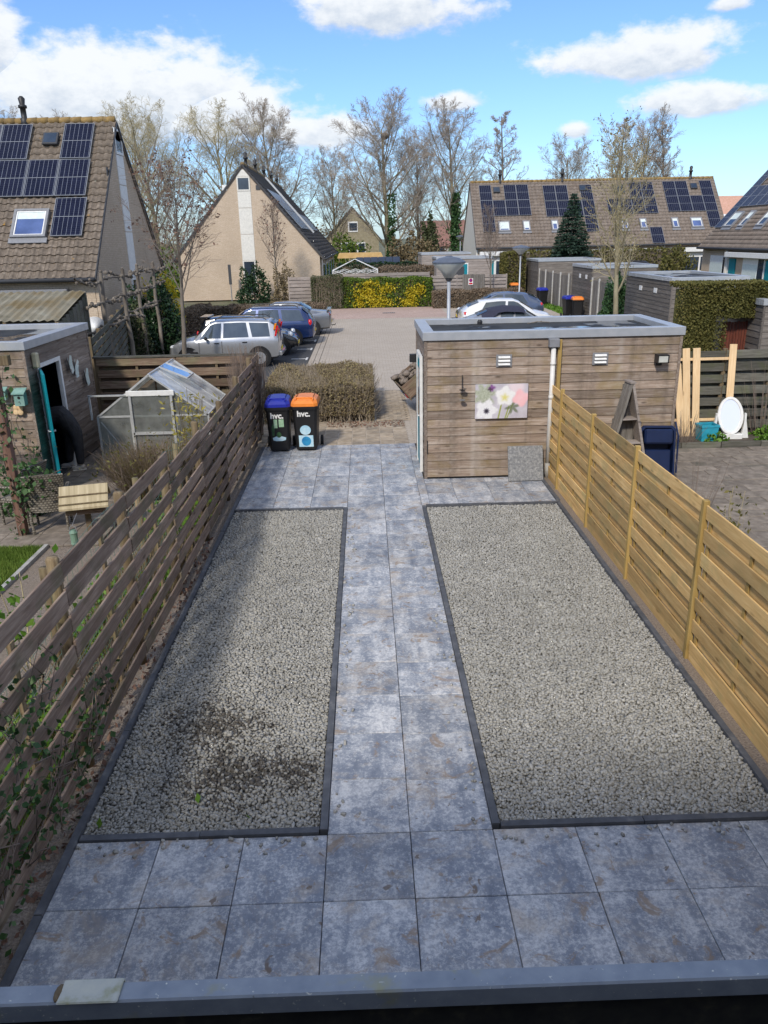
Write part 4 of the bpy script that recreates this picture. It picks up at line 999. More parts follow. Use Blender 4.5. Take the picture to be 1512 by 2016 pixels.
def house(name, label, P, rz, L, eave, ridge, half, tm, wallm, gablem, tiles=0, u_vis=None, ridge_tiles=True, back=True, ends=(0, 1)):
    t = thing(name, label, 'house', P, rz)
    yo = .35; k = (ridge - eave)/half
    pent = lambda d: [(yo + d, 0), (yo + d, eave + yo*k - .2), (half, ridge - .2), (2*half - yo - d, eave + yo*k - .2), (2*half - yo - d, 0)]
    MB().prism(pent(0), .12, L - .12, 'x').build('wall', wallm, t)
    for e in ends: MB().prism(pent(.02), (0 if e == 0 else L - .11), (.11 if e == 0 else L), 'x').build('gable_wall', gablem, t)
    M, S = roof(t, L, eave, ridge, half, 0, tm, n_single=tiles, u_vis=u_vis)
    if back: roof(t, L, eave, ridge, half, 1, tm)
    n = round(L/.42)
    rme = MB().tube([(-.215, 0, 0), (.225, 0, .012)], [.12, .135], 10).data('ridge_tile', m_ridge, True)
    for i in range(n): link('ridge_tile', rme, t, ((i + .5)*L/n, half, ridge + .02))
    MB().tube([(-.05, -.07, eave - .03), (L + .05, -.07, eave - .03)], .075, 8).build('gutter', m_darkgrey, t, True)
    for e in (0, 1):      # verge boards
        x = -.07 if e == 0 else L + .07
        for s_ in (0, 1):
            a = (x, -.02 if s_ == 0 else 2*half + .02, eave - .05); b = (x, half, ridge - .06)
            MB().bar(a, b, .04, .09).build('verge', m_darkgrey, t)
    return t, M
def strip_gable(t, x, sg, half, ridge, white, glassm=None, z0=0.0):
    """the tall panel strip up the middle of a gable, its joints, its window near the top"""
    zs = [2.75, 4.5, 6.25]
    X = lambda a, b: (min(x + sg*a, x + sg*b), max(x + sg*a, x + sg*b))
    segs = [(2.75, 4.48), (4.51, 6.22), (6.25, 7.32), (8.28, ridge - .72)]
    for a, b in segs: MB().box(*X(0, .03), half - .46, half + .46, a, b).build('facade_panel', white, t)
    top = ridge - .72; MB().prism([(half - .46, top + .003), (half + .46, top + .003), (half + .1, ridge - .34), (half - .1, ridge - .34)], *X(0, .03), 'x').build('facade_panel', white, t)
    for (a, b) in ((7.34, 8.26), (.35, 2.73)):
        f = MB()
        for q in ((half - .46, half + .46, a, a + .09), (half - .46, half + .46, b - .09, b), (half - .46, half - .37, a + .09, b - .09), (half + .37, half + .46, a + .09, b - .09)): f.box(*X(0, .06), *q)
        f = f.build('window', white, t)
        MB().box(*X(.01, .03), half - .37, half + .37, a + .09, b - .09).build('pane', glassm or m_pane, f)

# left house with solar panels
lh, M = house('terraced_house', 'tiled house at left with solar panels and grey gable strip', (-23.75, 24, 0), 0, 14.0, 2.92, 8.55, 5.0, m_rooft, m_sandbrick, m_sandbrick, tiles=300, u_vis=(6.0, 14.1))
for (u, v) in ((-1.19, 6.37), (-3.55, 6.37), (-4.69, 6.37), (-1.15, 4.55), (-2.30, 4.55), (-3.45, 4.55), (-4.6, 4.55), (-5.75, 4.55), (-1.07, 2.68), (-4.69, 2.68)): panel(lh, M, 14 + u, v, 1.13, 1.76)
skylight(lh, M, 14 - 2.42, 2.40, 1.25, 1.28, .3); hatch(lh, M, 14 - 2.2, 6.46, .58)
skylight(lh, M, 14 - 5.9, 2.40, 1.25, 1.28, .3)
strip_gable(lh, 14.0, 1, 5.0, 8.55, m_white)
flue(lh, 14 - 3.45, 5.0, 8.6, .85, .11)
MB().box(14 - 5.2, 14 - 1.0, .05, .34, 2.32, 2.58, .02).build('shutter_box', m_midgrey, lh)
f = MB().box(14 - 6.5, 14 - 1.55, .30, .36, .0, 2.3).build('window_frame', m_white, lh)
for (a, b, z0, z1) in ((-6.4, -4.6, .9, 2.22), (-4.5, -3.35, .9, 1.72), (-4.5, -3.35, 1.8, 2.22)): MB().box(14 + a, 14 + b, .285, .30, z0, z1).build('pane', m_pane, f)
d = MB().box(14 - 3.2, 14 - 1.7, .27, .31, .05, 1.92).box(14 - 3.2, 14 - 1.7, .27, .31, 1.97, 2.26).build('door', m_teal, lh)
MB().box(14 - 3.1, 14 - 1.8, .26, .275, 2.02, 2.22).build('pane', m_pane, d); MB().box(14 - 2.95, 14 - 1.95, .26, .275, .9, 1.8).build('pane', m_pane, d)
MB().box(14.0, 14.03, 3.1, 3.25, 6.4, 6.75).build('gable_vent', m_darkgrey, lh)

# middle house, gable to the camera
mh, M = house('gable_house', 'sand brick house with tall white panel strip up its gable', (-3.05, 54, 0), R(90), 27.0, 2.75, 9.05, 5.45, m_roofdark, m_sandbrick, m_sandbrick, ends=(0,))
strip_gable(mh, 0.0, -1, 5.45, 9.05, m_offwhite)
MB().box(-.05, 0, 6.6, 6.95, 7.4, 7.75).build('wall_box', m_white, mh)
MB().box(-.05, 0, 4.3, 4.6, 7.4, 7.7).build('wall_vent', m_darkgrey, mh)
for i in range(8):
    for j in range(2):
        panel(mh, M, 1.6 + 1.13*i, 3.5 + 1.78*j)
for i in range(9): panel(mh, M, 12.2 + 1.13*i, 3.5)
o = MB().box(-.05, .05, -2.9, 2.9, 0, .14).build('roof_rail', m_alu, mh); o.matrix_local = M @ Matrix.Translation((11.2, 5.2, .1))
for u in (2.0, 7.2, 12.6, 18, 23): flue(mh, u, 5.45, 9.1, .9, .11)
for u in (2.5, 8, 13.5, 19):
    f = MB().box(u, u + 2.8, .28, .36, .8, 2.3).build('window_frame', m_white, mh); MB().box(u + .1, u + 1.35, .26, .29, .9, 2.2).build('pane', m_pane, f); MB().box(u + 1.45, u + 2.7, .26, .29, .9, 2.2).build('pane', m_pane, f)
    MB().box(u + 3.2, u + 4.2, .27, .35, 0, 2.1).build('door', m_teal, mh)
MB().tube([(.15, .2, .2), (.15, .2, 2.7)], .05, 8).build('downpipe', m_midgrey, mh)

# right row of four houses
rr, M = house('terraced_row', 'far row of brown tiled houses with four groups of solar panels', (9.3, 64, 0), 0, 21.5, 3.08, 8.48, 5.0, m_rooft2, m_sandbrick, m_offwhite, ends=(0, 1))
def group(u0, cols, drop=None):
    for (c, v) in cols: panel(rr, M, u0 + c*1.08 + .54, v, 1.05, 1.74)
group(.72, [(0, 6.0), (2, 6.0), (3, 6.0), (0, 4.25), (1, 4.25), (2, 4.25), (3, 4.25), (0, 2.5)])
group(6.3, [(0, 5.85), (1, 5.85), (3, 5.85), (0, 4.05), (1, 4.05), (2, 4.05), (3, 4.05), (3, 2.3)])
group(11.7, [(2, 6.0), (3, 6.0), (0, 4.2), (1, 4.2), (2, 4.2), (3, 4.2), (3, .9)])
group(16.9, [(0, 6.05), (1, 6.05), (3, 6.05), (0, 4.35), (1, 4.35), (2, 4.35), (3, 4.35), (3, 2.55)])
for (u, w, b) in ((2.55, .98, .85), (4.47, .62, .8), (6.9, .6, .3), (12.9, .62, .0), (14.5, .6, .3), (17.25, .6, .25), (19.1, 1.0, .25)): skylight(rr, M, u, 2.2, w, 1.1, b)
for u in (2.25, 9.8, 19.6): hatch(rr, M, u, 6.3, .6)
hatch(rr, M, 13.0, 6.1, .95)
for u in (2.6, 8.1, 13.8, 19.5): flue(rr, u, 5.0, 8.5, 1.0, .12)
for i in range(4):
    u = .35 + i*5.35
    f = MB().box(u, u + 4.4, .27, .36, .3, 2.75).build('window_frame', m_white, rr)
    MB().box(u + .15, u + 1.15, .25, .28, .1, 2.05).build('door', m_teal, rr)
    MB().box(u + 1.35, u + 2.7, .25, .28, .9, 2.0).build('pane', m_pane, f); MB().box(u + 2.85, u + 4.25, .25, .28, .9, 2.0).build('pane', m_pane, f)
    MB().box(u - .1, u + 4.6, -.1, .35, 2.42, 2.78, .02).build('awning_box', m_white, rr)
for u in (5.1, 5.3, 10.5, 10.7, 15.8, 16.0): MB().tube([(u, .22, .1), (u, .22, 3.0)], .055, 8).build('downpipe', m_whiteplastic, rr)

# row at the right edge, roof facing left
eh, M = house('edge_house', 'brown roofed house at the right edge with dark panels and skylights', (24.0, 54, 0), R(-90), 24.0, 2.95, 8.55, 5.0, m_rooft2, m_sandbrick, m_sandbrick, ends=(0,))
for (u, v) in ((.55, 2.55), (.55, 4.35), (1.68, 4.35), (2.81, 4.35), (3.94, 4.35), (5.07, 4.35), (.55, 6.15), (5.07, 6.15), (6.2, 6.15), (6.2, 4.35), (7.33, 4.35)): panel(eh, M, u, v, 1.11, 1.76)
for (u, w) in ((1.95, 1.3), (3.95, .75), (6.6, 1.0), (9.6, 1.2)): skylight(eh, M, u, 2.35, w, 1.3, .5, gl=m_pane)
for u in (1.6, 6.6, 11.6):
    f = MB().box(u, u + 2.9, .27, .36, .8, 2.45).build('window_frame', m_white, eh)
    MB().box(u + .12, u + 2.0, .25, .28, .95, 2.0).build('pane', m_blind, f); MB().box(u + 2.1, u + 2.8, .25, .28, .95, 2.35).build('pane', m_pane, f)
    MB().box(u + 3.05, u + 3.9, .26, .35, .1, 2.3).build('door', m_teal, eh)
MB().box(4.6, 14, -.1, .34, 2.4, 2.72, .02).build('awning_box', m_white, eh)
for u in (4.2, 4.4): MB().tube([(u, .22, .1), (u, .22, 2.9)], .05, 8).build('downpipe', m_whiteplastic, eh)

# far houses glimpsed between the trees
def far_house(name, label, x, y, rz, L, half, eave, ridge, rm, wm, wins):
    t = thing(name, label, 'house', (x, y, 0), rz)
    MB().prism([(0, 0), (0, eave), (half, ridge - .15), (2*half, eave), (2*half, 0)], 0, L, 'x').build('wall', wm, t)
    for s_ in (0, 1):
        y0 = -.4 if s_ == 0 else 2*half + .4
        MB().add([(-.3, y0, eave - .3), (L + .3, y0, eave - .3), (L + .3, half, ridge), (-.3, half, ridge), (-.3, y0, eave - .45), (L + .3, y0, eave - .45), (L + .3, half, ridge - .15), (-.3, half, ridge - .15)], [(0, 1, 2, 3), (4, 7, 6, 5), (0, 4, 5, 1), (1, 5, 6, 2), (3, 2, 6, 7), (0, 3, 7, 4)]).build('roof', rm, t)
    for (u, z, w, h) in wins:
        f = MB().box(u, u + w, -.06, .02, z, z + h).build('window', m_white, t); MB().box(u + .12, u + w - .12, -.09, -.05, z + .12, z + h - .12).build('pane', m_pane, f)
    return t
far_house('distant_house', 'low distant house with dark red roof seen between bare tree trunks', 9.5, 128, 0, 26, 4.5, 3.0, 6.6, m_redroof, m_concrete, [(1.5, 1, 2, 1.6), (5, .8, 2.6, 1.8), (9, 1, 2.4, 1.6), (13, .8, 3, 1.8), (18, 1, 2.4, 1.6), (22, 1, 2, 1.6)])
t = thing('distant_gable_house', 'distant olive brick gable with white windows, left of the big tree', 'house', (-1.9, 122, 0), 0)
MB().prism([(-4, 0), (-4, 4.2), (0, 8.4), (4, 4.2), (4, 0)], 0, 9, 'y').build('wall', mat('olive_brick', [(.3, (.22, .19, .12)), (.7, (.32, .28, .19))], 3, .9), t)
for sg in (-1, 1): MB().add([(sg*4.5, -.3, 3.8), (sg*4.5, 9, 3.8), (0, 9, 8.7), (0, -.3, 8.7), (sg*4.5, -.3, 3.6), (sg*4.5, 9, 3.6), (0, 9, 8.45), (0, -.3, 8.45)], [(0, 1, 2, 3), (4, 7, 6, 5), (0, 3, 7, 4), (0, 4, 5, 1)]).build('roof', m_roofdark, t)
for (u, z, w, h) in ((-1.9, 1.6, 3.8, 1.9), (-.7, 5.0, 1.5, 1.5)):
    f = MB().box(u, u + w, -.08, .02, z, z + h).build('window', m_white, t)
    for k in range(3 if w > 2 else 1): MB().box(u + .2 + k*w/3.0, u + (w/3 if w > 2 else w) + k*w/3 - .1, -.11, -.07, z + .2, z + h - .2).build('pane', m_pane, f)
t = thing('pale_gable_house', 'distant pale house with steep reddish roof right behind the mid house', 'house', (-13.0, 100, 0), R(0))
MB().prism([(-3.5, 0), (-3.5, 4.2), (1, 10.2), (5.5, 4.2), (5.5, 0)], 0, 9, 'y').build('wall', m_sandbrick, t)
for sg in (-1, 1): MB().add([(1 + sg*5.0, -.3, 3.7), (1 + sg*5.0, 9, 3.7), (1, 9, 10.5), (1, -.3, 10.5), (1 + sg*5, -.3, 3.5), (1 + sg*5, 9, 3.5), (1, 9, 10.2), (1, -.3, 10.2)], [(0, 1, 2, 3), (4, 7, 6, 5), (0, 3, 7, 4), (0, 4, 5, 1)]).build('roof', m_redroof, t)
f = MB().box(-.4, 2.4, -.08, .02, 1.2, 2.9).build('window', m_white, t); MB().box(-.2, .9, -.11, -.07, 1.4, 2.7).build('pane', m_pane, f); MB().box(1.05, 2.2, -.11, -.07, 1.4, 2.7).build('pane', m_pane, f)
far_house('orange_roof_house', 'distant white house with orange tiled roof at far right', 49.0, 110, 0, 16, 5, 5.6, 8.8, m_orangeroof, m_white, [(1, 4.2, 2, 1.4), (5, 4.2, 2, 1.4)])
# ------------------------------------------------------------------ left neighbour's garden
def teal_door(parent, mtx, w=.78, h=2.0):
    d = MB().box(0, w, -.02, .02, 0, h, .004).build('door', m_teal, parent); d.matrix_local = mtx
    MB().box(.12, w - .12, -.024, -.0195, .95, h - .15).box(.12, w - .12, .0195, .024, .95, h - .15).build('pane', m_tealdark, d)
    MB().tube([(w - .08, -.05, 1.03), (w - .19, -.05, 1.03)], .011, 6).tube([(w - .08, -.05, 1.03), (w - .08, .05, 1.03)], .011, 6).tube([(w - .08, .05, 1.03), (w - .19, .05, 1.03)], .011, 6).build('handle', m_alu, d)
    return d
ls = shed('neighbour_shed', 'brown plank shed at left, its teal door standing open', -10.3, -5.93, 8.65, 11.75, door=(.45, 1.38, 'r'))
W_ = 4.37
MB().box(W_ - .05, W_ + .015, .40, .45, 0, 2.12).box(W_ - .05, W_ + .015, 1.38, 1.45, 0, 2.12).box(W_ - .05, W_ + .016, .45, 1.38, 2.05, 2.12).build('door_frame', m_white, ls)
teal_door(ls, Matrix.Translation((W_ + .02, .47, .04)) @ Matrix.Rotation(math.atan2(-.70, .33), 4, 'Z'))
MB().box(W_, W_ + .1, .22, .34, 2.08, 2.34, .02).build('wall_lamp', mat('cream_plastic', [(.3, (.48, .43, .28)), (.7, (.62, .56, .38))], 8, .5), ls)
MB().box(W_ - .9, W_ - .4, .8, 1.2, .02, .8).box(W_ - 1.5, W_ - .95, 1.6, 2.2, .02, 1.1).build('shelf_box', m_darkgrey, ls)
m_bfly = mat('butterfly_enamel', [(.3, (.42, .50, .46)), (.7, (.66, .70, .66))], 9, .5, blotch=(14, (.25, .16, .12), .6, .7))
for (y, z, a, lb) in ((10.42, 1.88, .2, 'tall pale green metal butterfly on the dark shed wall'), (10.68, 1.78, -.3, 'pale metal butterfly ornament beside the tallest one on the shed wall'), (11.18, 1.52, .1, 'white and rust metal butterfly lowest on the shed wall')):
    b = thing('butterfly_ornament', lb, 'ornament', (-5.90, y, z), 0, 'butterflies on the shed wall')
    for sg in (-1, 1):
        MB().add([(0, 0, 0), (.04, sg*.05, .2), (.05, sg*.11, .17), (.045, sg*.09, .02), (.05, sg*.1, -.12), (.03, sg*.03, -.17)], [(0, 1, 2, 3), (0, 3, 4, 5)]).build('wing', m_bfly, b)
    MB().tube([(.0, 0, .14), (.01, 0, -.12)], .012, 6).build('body', m_darkgrey, b); b.rotation_euler.x = a
def birdhouse(x, z, s, lb):
    b = thing('bird_house', lb, 'bird house', (x, 8.60, z), 0, 'bird houses on the left shed')
    MB().box(-.10*s, .10*s, -.16*s, 0, 0, .26*s).build('box', m_birdt, b)
    MB().add([(-.13*s, -.2*s, .24*s), (.13*s, -.2*s, .24*s), (.13*s, .0, .33*s), (-.13*s, 0, .33*s), (-.13*s, -.2*s, .26*s), (.13*s, -.2*s, .26*s), (.13*s, 0, .35*s), (-.13*s, 0, .35*s)], [(3, 2, 1, 0), (4, 5, 6, 7), (0, 1, 5, 4), (1, 2, 6, 5), (3, 0, 4, 7)]).build('roof', m_birdt, b)
    MB().tube([(0, -.161*s, .17*s), (0, -.165*s, .17*s)], .03*s, 10).build('hole', m_black, b)
    MB().tube([(0, -.16*s, .09*s), (0, -.22*s, .09*s)], .008*s, 5).build('perch', m_bark, b)
m_birdt = mat('faded_teal_wood', [(.3, (.13, .26, .23)), (.7, (.25, .40, .35))], 8, .85, bmp=.2)
birdhouse(-6.07, 1.52, .82, 'larger faded teal bird house on the left shed wall')
birdhouse(-6.36, 1.62, .6, 'smaller teal bird house left of the larger one')
b = thing('flower_ornament', 'small yellow wooden flower ornament below the bird houses', 'ornament', (-6.17, 8.59, 1.43))
for k in range(4): MB().ball((.055*math.cos(k*math.pi/2 + .7), -.01, .055*math.sin(k*math.pi/2 + .7)), (.05, .012, .05), 8, 4).build('petal', m_paleplank, b)
# greenhouse
gh = thing('greenhouse', 'small aluminium greenhouse with grimy panes and one open roof vent', 'greenhouse', (-5.38, 10.1, 0))
Wg, Dg, e, rg = 2.1, 1.95, .95, 1.73
def al(name, *segs, w=.035):
    m_ = MB()
    for a, b in segs: m_.bar(a, b, w, w)
    return m_.build(name, m_alu, gh)
for y in (0, Dg):
    al('gable_frame', ((0, y, 0), (0, y, e)), ((Wg, y, 0), (Wg, y, e)), ((0, y, e), (Wg/2, y, rg)), ((Wg, y, e), (Wg/2, y, rg)), ((0, y, e), (Wg, y, e)), ((.0, y, .05), (Wg, y, .05)))
al('side_frame', ((0, 0, e), (0, Dg, e)), ((Wg, 0, e), (Wg, Dg, e)), ((Wg/2, 0, rg), (Wg/2, Dg, rg)), ((0, 0, .05), (0, Dg, .05)), ((Wg, 0, .05), (Wg, Dg, .05)))
al('glazing_bar', *[((x, y, e), (Wg/2, y, rg)) for x in (0, Wg) for y in (Dg/3, 2*Dg/3)], *[((x, y, .05), (x, y, e)) for x in (0, Wg) for y in (Dg/3, 2*Dg/3)], w=.022)
al('brace', ((.05, .01, e - .1), (.55, .01, .1)), w=.022); al('door_post', ((.62, -.0, e), (.62, .0, .05)), w=.022); al('door_post', ((1.48, 0, e), (1.48, 0, .05)), w=.022)
al('rail', ((-.12, -.03, 1.36), (.66, -.03, 1.36)), ((-.1, -.03, 1.36), (-.1, -.03, .9)), w=.03)
dr = al('door_frame', ((.66, -.04, .08), (.66, -.04, 1.36)), ((1.44, -.04, .08), (1.44, -.04, 1.36)), ((.66, -.04, .62), (1.44, -.04, .62)), ((.66, -.04, .12), (1.44, -.04, .12)), w=.045)
MB().box(.6, 1.5, -.06, -.02, 1.34, 1.44, .006).build('door_track', m_white, gh)
def pane(pts, m_=None): MB().add(pts, [(0, 1, 2, 3)] if len(pts) == 4 else [(0, 1, 2)]).build('pane', m_ or m_green, gh)
for x in (0, Wg):
    for k in range(3): pane([(x, k*Dg/3, .06), (x, (k+1)*Dg/3, .06), (x, (k+1)*Dg/3, e), (x, k*Dg/3, e)])
    for k in range(3): pane([(x, k*Dg/3, e), (x, (k+1)*Dg/3, e), (Wg/2, (k+1)*Dg/3, rg), (Wg/2, k*Dg/3, rg)], m_greenroof)
for y in (0, Dg):
    pane([(0, y, .06), (.62, y, .06), (.62, y, e), (0, y, e)]); pane([(1.48, y, .06), (Wg, y, .06), (Wg, y, e), (1.48, y, e)]); pane([(.66, y - .02, .14), (1.44, y - .02, .14), (1.44, y - .02, 1.34), (.66, y - .02, 1.34)])
    pane([(0, y, e), (.62, y, e), (.62, y, e + .45)]); pane([(1.48, y, e), (Wg, y, e), (1.48, y, e + .46)])
vt = MB().add([(Wg/2 + .02, .75, rg + .03), (Wg/2 + .02, 1.3, rg + .03), (Wg/2 + .55, 1.3, rg - .2), (Wg/2 + .55, .75, rg - .2)], [(0, 1, 2, 3)]).build('roof_vent', m_green, gh)
vf = MB()
for a, b in (((Wg/2 + .02, .75, rg + .03), (Wg/2 + .55, .75, rg - .2)), ((Wg/2 + .02, 1.3, rg + .03), (Wg/2 + .55, 1.3, rg - .2)), ((Wg/2 + .55, .75, rg - .2), (Wg/2 + .55, 1.3, rg - .2))): vf.bar(a, b, .03, .03)
vf.build('vent_frame', m_alu, vt)
# fences of the left garden
def plank_fence(name, label, a, b, h, m, n_b, pitch, bh, post_h=None, mpost=None, two=True, along=None, panel_w=1.8, skew=.01, rails=False):
    a, b = Vector((*a, 0)), Vector((*b, 0)); L = (b - a).length; rz = math.atan2((b - a).y, (b - a).x)
    t = thing(name, label, 'fence', a, rz)
    n = max(1, round(L/panel_w)); pw = L/n
    me = MB().box(-pw/2 + .01, pw/2 - .01, -.011, .011, -bh/2, bh/2, .004).data('board', m)
    for i in range(n + 1):
        MB().box(-.04, .04, -.04, .04, -.05, (post_h or h) + .03, .005).build('post', mpost or m_oldpost, t, loc=(i*pw, 0, 0))
    for i in range(n):
        for k in range(n_b):
            z = h - bh/2 - k*pitch
            if z < .04: continue
            o = link('board', me, t, ((i + .5)*pw, -.05, z + random.uniform(-skew, skew))); o.rotation_euler = (random.uniform(-.05, .08), random.uniform(-.006, .006), 0)
            if two and z - pitch/2 > .05:
                o = link('board', me, t, ((i + .5)*pw, .05, z - pitch/2 + random.uniform(-skew, skew)))
        for f in (.25, .75) if rails else (.5,):
            MB().box(-.025, .025, -.035, .035, .05, h - .05).build('batten', mpost or m_oldpost, t, loc=((i + f)*pw, 0, 0))
    return t
plank_fence('back_fence', 'brown plank fence behind the greenhouse', (-6.0, 12.25), (-2.6, 12.25), 1.76, m_brownx, 7, .245, .16)
MB().box(-6.05, -2.6, 12.17, 12.30, 1.765, 1.80).build('fence_cap', m_darkx, bpy.data.objects['back_fence']).matrix_parent_inverse = Matrix.Translation((6.0, -12.25, 0))
plank_fence('side_fence', 'dark mossy panel fence running back beside the tall brown hedge', (-6.35, 13.0), (-8.7, 24.0), 2.1, m_darkx, 10, .2, .15)
# corrugated lean-to behind the left shed
lt = thing('lean_to', 'lean-to with mossy corrugated roof between shed and tiled house', 'shelter', (-11.2, 13.9, 0))
co = MB(); nx = 60; L_ = 3.9
vs = [(L_*i/nx, y, z + .022*math.sin(i*math.pi/1.5)) for (y, z) in ((0, 2.42), (1.0, 2.68), (2.1, 2.95)) for i in range(nx + 1)]
fs = [(j*(nx+1) + i, j*(nx+1) + i + 1, (j+1)*(nx+1) + i + 1, (j+1)*(nx+1) + i) for j in range(2) for i in range(nx)]
co.add(vs, fs).build('corrugated_roof', m_corr, lt)
for k in range(8): MB().box(L_ - .06, L_ - .02, .05 + .25*k, .28 + .25*k, .0, 2.38 + .06*k).build('wall_board', m_darkx, lt)
for x in (.05, 1.3, 2.6, L_ - .1): MB().box(x, x + .08, .03, .11, 0, 2.4).build('post', m_oldpost, lt)
MB().box(0, L_, 2.02, 2.1, 0, 2.9).build('back_wall', m_darkx, lt)
# satellite dish and green box beside the left house corner
sd = thing('satellite_dish', 'white satellite dish on a pole before the left house corner', 'satellite dish', (-9.55, 22.9, 0), R(20))
MB().tube([(0, 0, 0), (0, 0, 1.35)], .025, 8).build('pole', m_midgrey, sd)
dish = MB()
prof = [(.02, .0), (.15, .012), (.28, .05), (.36, .09)]
dish.lathe([(r_, z) for r_, z in prof], 20); do = dish.build('dish', m_white, sd, True, loc=(0, -.06, 1.35)); do.rotation_euler.x = R(70)
MB().tube([(0, -.1, 1.1), (0, -.5, 1.25)], .012, 6).ball((0, -.5, 1.27), .04, 8, 5).build('feed_arm', m_midgrey, sd)
# pergola post, chairs, bird table, feeder
pg = thing('pergola_post', 'reddish brown pergola post wound with climbing plant at left edge', 'post', (-5.42, 6.4, 0))
MB().box(-.06, .06, -.06, .06, -.05, 2.5, .008).build('upright', mat('stained_post', [(.3, (.10, .05, .035)), (.7, (.23, .13, .095))], 3, .8, stretch=(9, 9, .8)), pg)
MB().box(-2.6, .25, -.05, .05, 2.5, 2.64, .006).build('beam', m_oldpost, pg)
def wicker_chair(label, loc, rz):
    t = thing('wicker_chair', label, 'chair', loc, rz, 'wicker chairs under the pergola')
    n = 6
    def back(zf): return zf
    b = MB(); vs = []
    for j in range(5):
        z = .34 + .145*j; y = -.22 - .06*j*j/8
        for i in range(n + 1):
            x = (-.23 - .016*j) + (.46 + .032*j)*i/n; vs.append((x, y - .05*(1 - (2*i/n - 1)**2) + .03, z + (.02*(1 - (2*i/n - 1)**2) if j == 4 else 0)))
    fs = [(j*(n+1) + i, j*(n+1) + i + 1, (j+1)*(n+1) + i + 1, (j+1)*(n+1) + i) for j in range(4) for i in range(n)]
    o = b.add(vs, fs).build('backrest', m_wicker, t); md = o.modifiers.new('s', 'SOLIDIFY'); md.thickness = .03; md.offset = 0
    MB().box(-.25, .25, -.24, .24, .36, .42, .01).build('seat', m_wicker, t)
    for sx in (-1, 1):
        MB().box(sx*.27 - .025, sx*.27 + .025, -.2, .26, .60, .64, .01).build('armrest', m_wicker, t)
        for sy in (-1, 1): MB().tube([(sx*.24, sy*.22, 0), (sx*.25, sy*.22, .62 if sy > 0 else .40)], .02, 8).build('leg', m_wicker, t)
    return t
wicker_chair('grey wicker armchair with high back beside the pergola post', (-5.06, 6.62, 0), R(14))
wicker_chair('wicker chair half hidden behind the pergola post', (-5.62, 7.0, 0), R(75))
bt = thing('bird_table', 'bird table with reed thatched roof behind the weathered fence', 'bird table', (-4.43, 6.4, 0), R(14)); bt.scale = (1.12, 1.12, 1.0)
MB().box(-.035, .035, -.035, .035, 0, .38).build('post', m_brownx, bt)
MB().box(-.24, .24, -.2, .2, .36, .39).box(-.24, .24, -.21, -.19, .39, .43).build('tray', m_brownx, bt)
for sx in (-1, 1): MB().box(sx*.2 - .015, sx*.2 + .015, -.02, .02, .39, .66).build('roof_support', m_brownx, bt)
for sg in (-1, 1): MB().add([(-.30, sg*.3, .50), (.30, sg*.3, .50), (.30, 0, .74), (-.30, 0, .74), (-.30, sg*.3, .47), (.30, sg*.3, .47), (.30, 0, .70), (-.30, 0, .70)], [(0, 1, 2, 3), (7, 6, 5, 4), (0, 4, 5, 1), (1, 5, 6, 2), (0, 3, 7, 4)]).build('thatched_roof', m_reed, bt)
MB().bar((-.31, -.15, .64), (.31, -.15, .64), .015, .015).bar((-.31, -.26, .55), (.31, -.26, .55), .015, .015).build('roof_batten', m_oldpost, bt)
fd = thing('bird_feeder', 'small green metal bird feeder hanging from a thin hook', 'bird feeder', (-4.42, 5.75, 0))
MB().lathe([(.045, .0), (.055, .02), (.05, .03), (.05, .17), (.06, .18), (.03, .22)], 12).build('body', mat('green_enamel', [(.3, (.10, .19, .13)), (.7, (.20, .31, .23))], 8, .5), fd, loc=(0, 0, .06))
MB().tube([(-.05, 0, .25), (-.04, 0, .32), (0, 0, .35), (.04, 0, .32), (.05, 0, .25)], .006, 6).tube([(0, 0, .35), (-.01, .25, .44)], .004, 5).build('handle', m_midgrey, fd)
# wire mesh behind the fence
wf = thing('wire_fence', 'sagging green wire mesh between the left garden and weathered fence', 'fence', (-2.95, 0, 0))
wm = MB()
for k in range(10): wm.tube([(0, -1.0 + 7.4*i/8, 1.5 - .145*k - .10*math.sin(i*math.pi/4)**2 - (.25 if i == 8 else 0)) for i in range(9)], .0028, 3, False)
wm.build('line_wire', plain('green_wire', (.10, .17, .14), .5), wf)
wv = MB()
for i in range(60): wv.tube([(0, -1 + .125*i, 0.02), (0, -1 + .125*i, 1.5 - .10*math.sin(i/7.5*math.pi/4)**2)], .0022, 3, False)
wv.build('cross_wire', MATS['green_wire'], wf)
for (y, h) in ((-.7, 1.5), (1.55, 1.5), (4.3, 1.45), (6.3, 1.35)): MB().tube([(0, 0, 0), (0, 0, h)], [.045, .04], 8).build('post', m_oldpost, wf, True, loc=(-.05, y, 0))
sheet('garden_path', -4.9, -2.8, -4, 9.9, -.03, m_soil)
gp = sheet('garden_paving', -7.2, -4.7, 5.9, 12.1, -.025, m_paverbed)
pm = MB().box(-.248, .248, -.248, .248, -.03, 0, .005).data('paver', m_gardenpave)
for i in range(6):
    for j in range(12): o = link('paver', pm, gp, (-6.9 + .5*i, 6.15 + .5*j, random.uniform(-.006, .004)))
le = structure(MB().box(-4.92, -4.86, -2, 5.9, -.06, .02).build('lawn_edging', m_kerbgrey))
